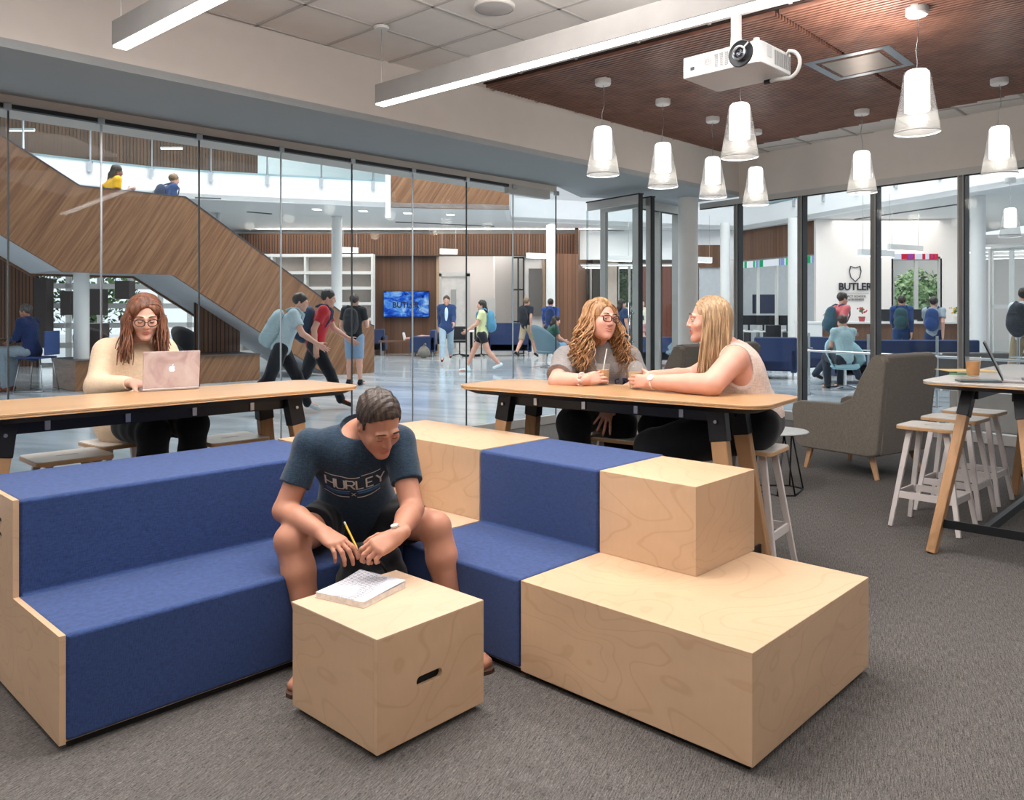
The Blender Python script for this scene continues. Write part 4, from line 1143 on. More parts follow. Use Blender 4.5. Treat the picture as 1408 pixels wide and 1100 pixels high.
# ---- right hand part: glazed office, wordmark wall, reception
A0 = Vector((7.34, 25.8, 0)); B0 = Vector((8.66, 22.75, 0))
struct(wallobj('wall_office', A0[:2], B0[:2], 2.95, ZL, .15, M['slats_wide']), 'walnut band over the glazed office')
w = winbay(31, A0, B0, 0, 2.95, 4, 1, 'glazed office front', 'white', .07)
tk = NT('led_ticker'); tk.t.nodes.remove(tk.p); n = tk.noise(tk.coord((2, 2, .01)), 1.4, 1); c = tk.ramp(n, [(.35, '#e7eef8'), (.46, '#23a06a'), (.52, '#2ec07a'), (.56, '#d8dff5'), (.6, '#8e9bd0')], 'CONSTANT')
e = tk.n('ShaderNodeEmission'); tk.l(c, e.inputs[0]); e.inputs[1].default_value = .9; tk.l(e.outputs[0], tk.out.inputs[0])
t = thing('ticker_display', 'coloured LED ticker strip over the glazed office', 'display', (A0.x, A0.y, 2.8))
MB().wallseg(A0 + Vector((-.08, -.06, 0)), B0 + Vector((-.08, -.06, 0)), 2.72, 2.92, .03).obj('screen', tk.m, t, world=True)
# office interior
struct(wallobj('wall_office', (7.4, 29.5), (11.7, 29.5), 0, ZL, .1, plain('office_wall', '#cfd2d6', .8)))
struct(wallobj('wall_office', (7.34, 25.9), (7.4, 29.5), 0, ZL, .08, plain('office_wall', '#cfd2d6', .8)))
c = Q(1053, 418, 27.8); t = thing('office_screen', 'dark blue screen on the office wall behind the desks', 'screen', tuple(c))
MB().box((0, 0, 0), (.85, .06, .62)).obj('screen', plain('screen_navy', '#20294a', .3), t); MB().box((0, .04, 0), (.9, .04, .66)).obj('frame', M['black'], t)
for i, px in enumerate((1030, 1050, 1068, 1083)):
    c = Q(px, 438, 25.0 - i * .3); t = thing('desk_monitor', ('leftmost', 'second', 'third', 'rightmost')[i] + ' of the black monitors in the glazed office', 'monitor', (c.x, c.y, .75), 0, 'office monitors')
    MB().box((0, 0, .32), (.44, .04, .30)).obj('screen', M['black'], t); MB().box((0, .02, .08), (.05, .05, .2)).obj('stand', M['black'], t)
    MB().box((0, 0, .005), (.2, .15, .01)).obj('foot', M['black'], t)
c = Q(1055, 0, 25.0); t = thing('office_desk', 'long white desk with black legs in the glazed office', 'desk', (c.x, c.y, 0))
MB().box((0, 0, .73), (1.9, 1.6, .04)).obj('desk_top', M['white'], t)
for x in (-.8, -.2, .4, .8): MB().box((x, -.6, .35), (.05, .6, .7)).obj('leg', M['black'], t)
c = Q(1060, 0, 21.8); t = thing('office_chair', 'black office chair in front of the white office desk', 'chair', (c.x, c.y, 0))
MB().box((0, 0, .45), (.42, .42, .06)).obj('seat', M['black'], t, bevel=.02); MB().box((0, -.2, .72), (.42, .05, .5)).obj('backrest', M['black'], t, bevel=.02)
b = MB().tube([(0, 0, .06), (0, 0, .43)], .02, 8)
for k in range(5): b.bar((0, 0, .08), (.28 * math.cos(k * 1.257), .28 * math.sin(k * 1.257), .04), .03, .02)
b.obj('base', M['black'], t)
# wordmark wall
YW = 22.45
wl, wr = Q(1122, 0, YW).x, Q(1228, 0, YW).x
struct(wallobj('wall_reception', (wl, YW), (wr, YW), 0, ZL, .15, plain('reception_white', '#e6e0dc', .8, vary=.01)), 'white reception wall')
wm = Q(1176, 394.5, YW - .03)
t = thing('wall_wordmark', 'dark BUTLER wordmark with an emblem above it on the reception wall', 'sign', tuple(wm))
textobj('lettering', 'BUTLER', .285, ink, t, FACE(wm), depth=.02, bold=.005, font_w=.95)
l1 = Q(1176, 403, YW - .03); MB().box(tuple(l1), (.76, .01, .008)).obj('rule', ink, t, world=True)
textobj('small_lettering', 'LACY SCHOOL', .085, ink, t, FACE(Q(1177, 407.5, YW - .03)), depth=.01)
textobj('small_lettering', 'of BUSINESS', .085, ink, t, FACE(Q(1177, 412, YW - .03)), depth=.01)
# plain crest outline where the emblem stands
cc2 = Q(1176, 376, YW - .03)
cr = [(-.14, .21), (-.175, .06), (-.13, -.12), (0, -.24), (.13, -.12), (.175, .06), (.14, .21), (0, .17)]
_cr = [(math.cos(a) * (.17 + .02 * math.cos(2 * a)), math.sin(a) * .23 - .02 + (.03 if abs(math.cos(a)) > .6 and math.sin(a) > 0 else 0)) for a in np.linspace(0, 2 * PI, 40, endpoint=False)]
MB().prism(cr, -.008, .008, holes=[[(x * .86, y * .88) for x, y in cr]], map=lambda a, b, c: (cc2.x + a, cc2.y + c, cc2.z + b)).obj('crest_outline', ink, t, world=True)
# windows right of it, with ticker and outside greenery
winbay(32, Q(1228, 0, YW), Q(1293, 0, YW), .0, 2.82, 2, 1, 'pair of windows right of the reception wall', 'alum', .09)
struct(wallobj('wall_reception', Q(1228, 0, YW)[:2], Q(1293, 0, YW)[:2], 2.82, ZL, .15, MATS['reception_white']))
struct(wallobj('wall_reception', Q(1293, 0, YW)[:2], Q(1338, 0, YW)[:2], 0, ZL, .15, MATS['reception_white']))
tk = NT('led_ticker_red'); tk.t.nodes.remove(tk.p); n = tk.noise(tk.coord((2, 2, .01)), 1.7, 1); c = tk.ramp(n, [(.40, '#dfe4f2'), (.50, '#c8324a'), (.60, '#9a4aa0')], 'CONSTANT')
e = tk.n('ShaderNodeEmission'); tk.l(c, e.inputs[0]); e.inputs[1].default_value = .9; tk.l(e.outputs[0], tk.out.inputs[0])
a, b = Q(1229, 0, YW - .05), Q(1290, 0, YW - .05)
t = thing('ticker_display', 'red and white LED ticker over the windows right of the reception wall', 'display', (a.x, a.y, 2.7))
MB().wallseg(a, b, 2.80, 2.95, .05).obj('screen', tk.m, t, world=True)
# desk
YD = 19.4; dl_, dr_ = Q(1106, 0, YD).x, Q(1332, 0, YD).x
t = thing('reception_desk', 'long reception desk with a white top and walnut front', 'desk', ((dl_ + dr_) / 2, YD, 0))
MB().box(((dl_ + dr_) / 2, YD + .3, 1.06), (dr_ - dl_, .75, .05)).obj('counter_top', M['white'], t, world=True)
MB().box(((dl_ + dr_) / 2, YD + .3, .52), (dr_ - dl_ - .1, .6, 1.03)).obj('front_panel', M['slats_wide'], t, world=True)
MB().box((dl_ + .2, YD + .28, .52), (.42, .68, 1.03)).obj('end_block', M['white'], t, world=True)
for i, (px, colr, wh) in enumerate(((1185, '#b8323a', 'left'), (1313, '#d9b13a', 'right'))):
    c = Q(px, 0, YD + .2); t = thing('flower_pot', 'small pot of %s flowers on the reception desk' % ('red' if i == 0 else 'yellow'), 'flowers', (c.x, c.y, 1.085))
    MB().lathe([(0, 0), (.06, 0), (.08, .12), (.0, .12)], n=16).obj('pot', plain('pot%d' % i, '#a33b3b' if i == 0 else '#d8d4cc', .5), t)
    fm = MB(); lm = MB()
    for k in range(26):
        a = random.random() * 6.28; r = random.random() * .14; z = .2 + random.random() * .14
        (fm if k % 2 else lm).lathe([(0, -.025), (.028, 0), (0, .025)], (r * math.cos(a), r * math.sin(a), z), 6)
    fm.obj('blossoms', plain('petal%d' % i, colr, .6), t); lm.obj('leaves', plain('leafy', '#4b7040', .7), t)
for i, px in enumerate((1218, 1268)):
    c = Q(px, 0, YD + .45); t = thing('desk_monitor', 'black monitor on the %s of the reception desk' % ('left', 'right')[i], 'monitor', (c.x, c.y, 1.085), 0, 'reception monitors')
    MB().box((0, 0, .17), (.45, .04, .26)).obj('screen', M['black'], t); MB().box((0, .0, .02), (.18, .14, .04)).obj('stand', M['black'], t)
# far right room
struct(wallobj('wall_far', (13.3, 28), (24, 24), 0, ZL, .1, RW)); 
struct(wallobj('wall_office', Q(1338, 0, YW)[:2], (13.3, 28), 0, ZL, .1, RW))
for i in range(4):
    c = Q(1380, 352 + 0, 21.5); t = thing('far_linear_light', ('nearest', 'second nearest', 'third nearest', 'farthest')[i] + ' of the linear ceiling lights at the far right', 'ceiling light', (14.2 + i * .5, 19.2 + i * 1.6, 2.95), -.5, 'far right linear lights')
    MB().box((0, 0, .04), (5.0, .09, .08)).obj('housing', M['white'], t); MB().box((0, 0, 0), (4.9, .07, .01)).obj('diffuser', M['tube_on'], t)
winbay(33, Q(1362, 0, 20), Q(1450, 0, 19.0), 0, 2.9, 3, 2, 'white framed glass doors at the far right', 'white', .10)

# ---- far middle room (behind the parked doors)
struct(wallobj('wall_far', (3.2, 36), (9, 36), 0, ZL, .1, plain('beige_wall', '#cbbfb4', .8)))
struct(wallobj('wall_far', Q(933, 0, 25.6)[:2], Q(880, 0, 25.6)[:2], 0, 2.78, .1, M['slats_red']), 'red-brown board wall behind the corner column')
struct(wallobj('wall_far', Q(958, 0, 25.4)[:2], Q(991, 0, 25.4)[:2], 2.75, 3.45, .1, M['slats_wide']))
struct(wallobj('wall_far', Q(962, 0, 25.5)[:2], Q(991, 0, 25.5)[:2], 0, 2.75, .1, plain('board_grey', '#bcc0c4', .5)))
struct(wallobj('wall_far', Q(795, 0, 25.6)[:2], Q(1012, 0, 25.6)[:2], 3.0, ZL, .1, LW))
struct(wallobj('wall_far', Q(828, 0, 27)[:2], Q(850, 0, 27)[:2], 0, 3.0, .1, MATS['beige_wall']))
winbay(34, Q(797, 0, 29), Q(828, 0, 29), 0, 3.0, 2, 2, 'far window left of the curly-haired woman', 'alum', .08)
winbay(35, Q(850, 0, 27), Q(881, 0, 27), 0, 2.9, 2, 2, 'far window behind the parked doors', 'alum', .08)
for i in range(3):
    t = thing('far_linear_light', ('nearest', 'middle', 'farthest')[i] + ' of the long lights seen above the curly-haired woman', 'ceiling light', (3.9, 25.9 + i * 1.3, 2.82 + i * .03), 0, 'far middle linear lights')
    MB().box((0, 0, .03), (3.4, .08, .06)).obj('housing', M['white'], t); MB().box((0, 0, 0), (3.3, .06, .01)).obj('diffuser', M['tube_on'], t)

# ---- left: slat wall, window wall under the stair
a = Q(-140, 0, 19.2); b = Q(50, 0, 19.2)
struct(wallobj('wall_far', a[:2], b[:2], 0, ZL, .1, M['slats']), 'walnut slatted wall at the left')
winbay(36, Q(50, 0, 19.6), Q(300, 0, 21.0), 0, ZL, 6, 8, 'white gridded window wall under the stair', 'white', .13)
for i, (px, w_, z_, h_) in enumerate(((60, .3, .5, 1.6), (95, .25, 1.25, .55), (132, .42, 1.25, .6), (172, .34, 1.62, .42), (136, .35, .75, .3), (215, .35, .8, .45))):
    c = Q(px, 0, 18.6); t = thing('shelf_box', ('tall dark box at the left end', 'dark box left of the column', 'wide dark box right of the column', 'highest dark box', 'low dark box under the wide one', 'dark box nearest the stair')[i] + ' of the window shelves', 'box', (c.x, c.y, z_), 0, 'dark boxes by the window wall')
    MB().box((0, 0, h_ / 2), (w_, .3, h_)).obj('body', plain('dark_box', '#36302f', .7), t, bevel=.01)
# outside greenery
def tree(loc, r, hgt, label):
    t = thing('tree', label, 'tree', loc, 0, 'trees outside the windows')
    rs = np.random.RandomState(int(abs(loc[0] * 10)) + 3); vs = []; fs = []
    for k in range(1500):
        d = rs.normal(size=3); d /= np.linalg.norm(d); rr = r * rs.uniform(.55, 1) ; c = np.array([0, 0, hgt]) + d * rr * np.array([1, 1, 1.1])
        a = rs.normal(size=3); a /= np.linalg.norm(a); b = np.cross(a, d); s_ = .10
        o = len(vs); vs += [tuple(c - a * s_), tuple(c + b * s_ * .6), tuple(c + a * s_), tuple(c - b * s_ * .6)]; fs.append((o, o + 1, o + 2, o + 3))
    MB().add(vs, fs).obj('foliage', M['leaf'], t, fixn=False)
    MB().tube([(0, 0, 0), (.1, 0, hgt * .5), (0, 0, hgt)], [.14, .10, .05], 8).obj('trunk', plain('bark', '#5a4a3c', .9), t)
for i, (x, y, r, h, lb) in enumerate(((-12.5, 23.6, 1.5, 2.2, 'leafy tree outside the window wall under the stair'), (-15.5, 23.2, 1.5, 2.2, 'leafy tree outside, left of the stair column'), (12.1, 23.9, .85, 1.7, 'pale tree seen through the windows right of the reception wall'), (5.2, 34, 1.3, 2.2, 'tree seen between the parked doors and the red-brown wall'))):
    tree((x, y, 0), r, h, lb)

# ---- guard rail in the lobby on the right
pa, pb = Vector((4.70, 12.75, 0)), Vector((8.2, 6.4 + .6, 0)); dv = (pb - pa).normalized(); L = (pb - pa).length
t = thing('glass_guardrail', 'glass guardrail with steel posts outside the right storefront', 'railing', tuple(pa), math.atan2(dv.y, dv.x))
MB().box((L / 2, 0, .55), (L, .012, .80)).obj('glass', M['glass'], t)
MB().tube([(0, -.06, .70), (L, -.06, .70)], .018, 10).obj('handrail', M['steel'], t)
x = .0
while x < L:
    MB().tube([(x, .05, 0), (x, .05, .98)], .018, 10).obj('post', M['steel'], t); MB().box((x, .03, .74), (.14, .05, .02)).box((x, .03, .25), (.14, .05, .02)).obj('clamp', M['chrome'], t)
    MB().lathe([(0, 0), (.07, 0), (.07, .012), (0, .012)], (x, .05, 0), 16).obj('foot', M['chrome'], t); x += 1.05
# low grey ledge outside the storefront
struct(MB().wallseg(SF(2.2) + EN * .9, SF(6) + EN * .9, 0, .42, .1).obj('wall_ledge', plain('ledge', '#a39b95', .6)), 'low pale wall outside the storefront')

# =====================================================  LIGHT
W = bpy.data.worlds.new('world'); SC.world = W; W.use_nodes = True
bg = W.node_tree.nodes['Background']; bg.inputs[0].default_value = (.86, .93, 1.0, 1); bg.inputs[1].default_value = 1.15
def area(name, loc, sx, sy, power, color=(1, .975, .95), rot=(0, 0, 0)):
    l = bpy.data.lights.new(name, 'AREA'); l.shape = 'RECTANGLE'; l.size = sx; l.size_y = sy; l.energy = power; l.color = color
    o = bpy.data.objects.new(name, l); COL.objects.link(o); o.location = loc; o.rotation_euler = rot; return o
aL = math.atan2(DL.y, DL.x)
struct(wallobj('wall_back', (-12.2, -3.0), (9.0, -3.0), 0, ZC + .1, .1, ROOMW)); struct(wallobj('wall_right', (9.0, -3.0), (9.0, 2.6), 0, ZC + .1, .1, ROOMW))
# lounge: lamps of the two linear pendants, plus added unseen fill lamps
area('lamp_linear', tuple(pt3(P(522, 145.5, 2.746), 2.73) + DL * 2.45), 4.8, .1, 36, rot=(0, 0, aL))
area('lamp_linear', tuple(pt3(P(164.5, 67, 2.746), 2.73) + DL * 1.8), 3.5, .1, 30, rot=(0, 0, aL))
area('ceiling_fill', (-.5, 3.1, 3.2), 2.6, 2.2, 72); area('ceiling_fill', (-3.4, 2.6, 3.2), 2.0, 2.2, 40); area('ceiling_fill', (2.9, 2.9, 3.2), 2.4, 2.4, 52); area('ceiling_fill', (0, -.6, 3.2), 5, 2, 35)  # added area lamps out of frame, brighten the tops and keep fronts darker
for (x_, y_, L_) in ((522, 145.5, 2.45), (164.5, 67, 1.8)):
    p_ = P(x_, y_, 2.746) + DL * L_; area('lamp_uplight', (p_.x, p_.y, 2.92), L_ * 1.9, .10, 72, rot=(PI, 0, -aL))
area('lamp_uplight', (1.5, -.9, 2.92), 4.8, .10, 80, rot=(PI, 0, -aL)); area('lamp_uplight', (-3.4, 1.2, 2.92), 4.8, .10, 80, rot=(PI, 0, -aL))  # extra uplights added to brighten the ceiling, no fixture hangs here
for px, Y, lb in pd:
    c = Q(px, 0, Y); l = bpy.data.lights.new('lamp_pendant', 'POINT'); l.energy = 7; l.color = (1, .93, .85); l.shadow_soft_size = .07
    o = bpy.data.objects.new('lamp_pendant', l); COL.objects.link(o); o.location = (c.x, Y, 2.56)
# lobby: area lamps added below the upper ceiling, then lamps for the ceiling fittings
area('lobby_top_fill', (-3, 15, 7.8), 12, 7, 1350, (.95, .975, 1.0)); area('lobby_top_fill', (8.5, 17, 7.8), 5, 9, 700, (.95, .975, 1.0))
area('lamp_lobby_ceiling', (-2, 23.4, 3.88), 12, 3, 330, (1, .94, .88)); area('lamp_lobby_ceiling', (10.5, 22.0, 3.88), 3, 4, 120, (1, .94, .88)); area('lamp_lobby_ceiling', (5, 27.5, 3.88), 5, 3, 120, (1, .94, .88))
area('upper_floor_fill', (-9, 20.5, 7.6), 8, 2, 250, (1, .94, .88), (0, 0, .5)); area('lamp_cove', (-2.5, 25.15, 3.84), 11, .08, 60, (1, .93, .86), (PI, 0, 0)); area('lamp_side_room', (-1, 27.8, 3.85), 3, 3, 120, (1, .95, .9)); area('lamp_office', (10, 26.5, 3.85), 3, 3, 90, (.95, .97, 1)); area('lamp_far_right', (16, 21, 3.85), 4, 4, 180, (1, .96, .92))  # the upper floor lamp is added to lighten the slatted wall
# =====================================================  PEOPLE: implicit-surface modelling
def V3(*a): return np.array(a, dtype=np.float64)
def nrm(v): v = np.asarray(v, float); return v / (np.linalg.norm(v) + 1e-12)
def frame(fwd, up):
    """columns: right, forward, up"""
    f = nrm(fwd); u = np.asarray(up, float); u = nrm(u - f * np.dot(u, f)); return np.stack([np.cross(f, u), f, u], axis=1)
class Sdf:
    def __init__(s): s.ops = []
    def cone(s, a, b, r1, r2=None, k=.015, cap=False, capa=False):
        s.ops.append(('cone', np.asarray(a, float), np.asarray(b, float), r1, r1 if r2 is None else r2, k, cap, capa)); return s
    def chain(s, pts, rs, k=.015):
        for i in range(len(pts) - 1): s.cone(pts[i], pts[i + 1], rs[i], rs[i + 1], k)
        return s
    def ell(s, c, r, R=None, k=.02): s.ops.append(('ell', np.asarray(c, float), np.asarray(r, float), np.eye(3) if R is None else R, k)); return s
    def sub(s, c, r, R=None, k=.01): s.ops.append(('sub', np.asarray(c, float), np.asarray(r, float), np.eye(3) if R is None else R, k)); return s
    def cut(s, p, n): s.ops.append(('cut', np.asarray(p, float), nrm(n))); return s
    def mesh(s, res):
        lo = np.array([1e9] * 3); hi = -lo
        for o in s.ops:
            if o[0] == 'cone':
                m = max(o[3], o[4]); lo = np.minimum(lo, np.minimum(o[1], o[2]) - m); hi = np.maximum(hi, np.maximum(o[1], o[2]) + m)
            elif o[0] == 'ell': m = o[2].max(); lo = np.minimum(lo, o[1] - m); hi = np.maximum(hi, o[1] + m)
        lo -= 3 * res; hi += 3 * res; n = np.ceil((hi - lo) / res).astype(int) + 1
        ax = [(lo[i] + np.arange(n[i]) * res) for i in range(3)]
        D = np.full(n, .2, dtype=np.float32)
        def sl(a, b):
            i0 = np.clip(np.floor((a - lo) / res).astype(int), 0, n - 1); i1 = np.clip(np.ceil((b - lo) / res).astype(int) + 1, 1, n)
            return tuple(slice(i0[i], i1[i]) for i in range(3)), [ax[i][i0[i]:i1[i]].reshape([-1 if j == i else 1 for j in range(3)]) for i in range(3)]
        for o in s.ops:
            if o[0] == 'cone':
                _, a, b, r1, r2, k, cap, capa = o; m = max(r1, r2) + k + 2.5 * res
                S, (x, y, z) = sl(np.minimum(a, b) - m, np.maximum(a, b) + m)
                ba = b - a; l2 = max(ba @ ba, 1e-10); px, py, pz = x - a[0], y - a[1], z - a[2]
                t = (px * ba[0] + py * ba[1] + pz * ba[2]) / l2; tc = np.clip(t, 0, 1)
                d = np.sqrt((px - ba[0] * tc) ** 2 + (py - ba[1] * tc) ** 2 + (pz - ba[2] * tc) ** 2) - (r1 + (r2 - r1) * tc)
                L = math.sqrt(l2)
                if cap: d = np.maximum(d, (t - 1) * L)
                if capa: d = np.maximum(d, -t * L)
            elif o[0] in ('ell', 'sub'):
                _, c, r, R, k = o; m = r.max() + k + 2.5 * res
                S, (x, y, z) = sl(c - m, c + m); px, py, pz = x - c[0], y - c[1], z - c[2]
                q = [(px * R[0, i] + py * R[1, i] + pz * R[2, i]) / r[i] for i in range(3)]
                k0 = np.sqrt(q[0] ** 2 + q[1] ** 2 + q[2] ** 2) + 1e-9
                k1 = np.sqrt((q[0] / r[0]) ** 2 + (q[1] / r[1]) ** 2 + (q[2] / r[2]) ** 2) + 1e-9
                d = k0 * (k0 - 1) / k1
            else:
                p, nn_ = o[1], o[2]
                d = (ax[0].reshape(-1, 1, 1) - p[0]) * nn_[0] + (ax[1].reshape(1, -1, 1) - p[1]) * nn_[1] + (ax[2].reshape(1, 1, -1) - p[2]) * nn_[2]
                D = np.maximum(D, d.astype(np.float32)); continue
            E_ = D[S]
            if o[0] == 'sub':
                d = -d; h = np.clip(.5 - .5 * (E_ - d) / k, 0, 1); D[S] = (E_ * (1 - h) + d * h + k * h * (1 - h)).astype(np.float32)
            else:
                h = np.clip(.5 + .5 * (E_ - d) / k, 0, 1); D[S] = (E_ * (1 - h) + d * h - k * h * (1 - h)).astype(np.float32)
        return nets(D, lo, res)
def nets(D, lo, res):
    I = D < 0; n = np.array(D.shape)
    c = [I[i:n[0] - 1 + i, j:n[1] - 1 + j, k:n[2] - 1 + k] for i in (0, 1) for j in (0, 1) for k in (0, 1)]
    a = c[0].copy(); o = c[0].copy()
    for q in c[1:]: a &= q; o |= q
    act = o & ~a; idx = np.argwhere(act)
    vid = np.full(act.shape, -1, dtype=np.int32); vid[act] = np.arange(len(idx))
    cv = np.stack([D[idx[:, 0] + i, idx[:, 1] + j, idx[:, 2] + k] for i in (0, 1) for j in (0, 1) for k in (0, 1)], 1)
    off = np.array([(i, j, k) for i in (0, 1) for j in (0, 1) for k in (0, 1)], float)
    ac = np.zeros((len(idx), 3)); cnt = np.zeros(len(idx))
    for p in range(8):
        for q in range(p + 1, 8):
            if np.abs(off[p] - off[q]).sum() != 1: continue
            m = (cv[:, p] < 0) != (cv[:, q] < 0); t = cv[:, p] / (cv[:, p] - cv[:, q] + 1e-12)
            t = np.where(m, t, 0); ac += m[:, None] * (off[p] + (off[q] - off[p]) * t[:, None]); cnt += m
    vs = lo + (idx + ac / cnt[:, None]) * res
    quads = []
    for ax_ in range(3):
        u, w = (ax_ + 1) % 3, (ax_ + 2) % 3
        s0 = [slice(0, None)] * 3; s1 = [slice(0, None)] * 3; s0[ax_] = slice(0, -1); s1[ax_] = slice(1, None)
        e = I[tuple(s0)] != I[tuple(s1)]; E_ = np.argwhere(e)
        E_ = E_[(E_[:, u] > 0) & (E_[:, w] > 0) & (E_[:, u] < n[u] - 1) & (E_[:, w] < n[w] - 1)]
        ins = I[E_[:, 0], E_[:, 1], E_[:, 2]]
        def g(du, dw):
            q = E_.copy(); q[:, u] += du; q[:, w] += dw; return vid[q[:, 0], q[:, 1], q[:, 2]]
        Qd = np.stack([g(-1, -1), g(0, -1), g(0, 0), g(-1, 0)], 1)
        Qd[~ins] = Qd[~ins][:, ::-1]; quads.append(Qd)
    Qd = np.concatenate(quads); Qd = Qd[(Qd >= 0).all(1)]
    return vs, Qd
def npobj(name, vs, fs, mat, parent, disp=None, world=True, smooth=True):
    if world: vs = vs - np.array(wmat(parent).translation)[None, :] if parent is not None else vs
    me = bpy.data.meshes.new(name); me.vertices.add(len(vs)); me.vertices.foreach_set('co', np.ascontiguousarray(vs, dtype=np.float32).ravel())
    fs = np.asarray(fs); k = fs.shape[1]; me.loops.add(len(fs) * k); me.polygons.add(len(fs))
    me.loops.foreach_set('vertex_index', fs.ravel().astype(np.int32)); me.polygons.foreach_set('loop_start', np.arange(0, len(fs) * k, k, dtype=np.int32))
    me.update(calc_edges=True); me.validate()
    if disp is not None:
        nr = np.zeros(len(me.vertices) * 3, dtype=np.float32); me.vertices.foreach_get('normal', nr); nr = nr.reshape(-1, 3)
        co = np.zeros(len(me.vertices) * 3, dtype=np.float32); me.vertices.foreach_get('co', co); co = co.reshape(-1, 3)
        co = co + nr * disp(co + (np.array(wmat(parent).translation)[None, :] if world else 0))[:, None]; me.vertices.foreach_set('co', co.astype(np.float32).ravel()); me.update()
    me.materials.append(mat)
    if smooth: me.polygons.foreach_set('use_smooth', np.ones(len(me.polygons), dtype=bool))
    o = bpy.data.objects.new(name, me); COL.objects.link(o)
    if parent is not None: o.parent = parent
    return o
def folds(amp=.004, f=22, seed=0, stretch=(1, 1, .45)):
    r = np.random.RandomState(seed); K_ = [(r.normal(size=3) * f * s_, r.uniform(0, 6.28), s_) for s_ in (.6, 1, 1, 1.7, 2.3)]
    def g(p):
        q = p * np.array(stretch); w = .02 * np.sin(q @ np.array([13, 17, 11.]))
        return amp * sum(np.sin(q @ k_ + ph + w * 30) / (s_ ** .8) for k_, ph, s_ in K_) / 2.2
    return g

# ---- materials
def skin(name, col, red='#b0604f'):
    s = NT(name); n = s.noise(s.coord(), 16, 3); m = s.noise(s.coord(), 5, 2)
    c = s.ramp(n, [(.3, col), (.75, red)]); c = s.mix(.82, c, col)
    s.bump(s.noise(s.coord(), 260, 2), .08, .001)
    s.set(c, .5, 0, .35); s.p.inputs['Subsurface Weight'].default_value = .12; s.p.inputs['Subsurface Radius'].default_value = (.012, .004, .002); s.p.inputs['Subsurface Scale'].default_value = 1; return s.m
SK1 = skin('skin_tanned', '#b58068', '#9a5646'); SK2 = skin('skin_fair', '#d6a793', '#bd7163'); SK3 = skin('skin_rosy', '#d49f8c', '#bd6b5c'); SKB = skin('skin_brown', '#7d5340')
SKP = skin('skin_pale', '#cf9f8a')
def hairmat(name, a, b, sc=90, rough=.45):
    s = NT(name); n = s.noise(s.coord((1, 1, .07)), sc, 3, .6); m = s.noise(s.coord((1, 1, .4)), 14, 2)
    c = s.ramp(s.math('ADD', s.math('MULTIPLY', n, .7), s.math('MULTIPLY', m, .3)), [(.36, a), (.62, b)])
    s.bump(n, .5, .003); return s.set(c, rough, 0, .4)
HR = dict(brown=hairmat('hair_short_brown', '#221915', '#46362c', 160), auburn=hairmat('hair_auburn', '#43281d', '#875740'), curly=hairmat('hair_curly', '#6e4a2e', '#bd9064'), blonde=hairmat('hair_blonde', '#7c5e42', '#b89874'),
          dark=hairmat('hair_dark', '#17120f', '#33281f'), grey=hairmat('hair_greying', '#3a3531', '#6c645d'), sandy=hairmat('hair_sandy', '#5f4a37', '#8d7355'))
def cloth(n, c, **k): return MATS.get(n) or fabric(n, c, scale=300, rough=.9, bump=.12, **k)
EYE = plain('eye_white', '#d9d3ce', .2); IRIS = plain('iris', '#2a2320', .15); LIP = plain('lip', '#b5635a', .4); BROW = plain('brow', '#3c2a20', .8)

# ---- anatomy
def add_head(S, c, R, s=1.0, fem=False, k0=.012):
    g = lambda x, y, z: np.asarray(c) + R @ (V3(x, y, z) * s)
    S.ell(g(0, -.018, .032), V3(.073, .092, .086) * s, R, k0)
    S.ell(g(0, .022, -.028), V3(.060, .068, .080) * s, R, .03 * s)
    for sx in (-1, 1):
        S.cone(g(sx * .050, -.010, -.050), g(sx * .012, .066, -.094), .020 * s, .017 * s, .025 * s)
        S.ell(g(sx * .038, .058, -.026), V3(.024, .020, .022) * s, R, .02 * s)
        S.cone(g(sx * .014, .084, .024), g(sx * .040, .076, .022), .010 * s, .008 * s, .012 * s)
        S.ell(g(sx * .073, -.012, -.006), V3(.009, .018, .030) * s, R, .006 * s)
        S.sub(g(sx * .030, .098, .006), V3(.017, .014, .010) * s, R, .008 * s)
        S.sub(g(sx * .079, -.002, .002), V3(.004, .008, .014) * s, R, .004 * s)
    S.ell(g(0, .076, -.094), V3(.020, .014, .014) * s, R, .015 * s)
    S.cone(g(0, .088, .014), g(0, .102, -.024), .0075 * s, .0105 * s, .010 * s)
    for sx in (-1, 1): S.ell(g(sx * .010, .094, -.029), V3(.008, .010, .007) * s, R, .006 * s)
    S.ell(g(0, .083, -.056), V3(.024, .010, .008) * s, R, .008 * s); S.ell(g(0, .082, -.066), V3(.020, .010, .007) * s, R, .006 * s)
    S.sub(g(0, .101, -.061), V3(.020, .008, .0022) * s, R, .003 * s)
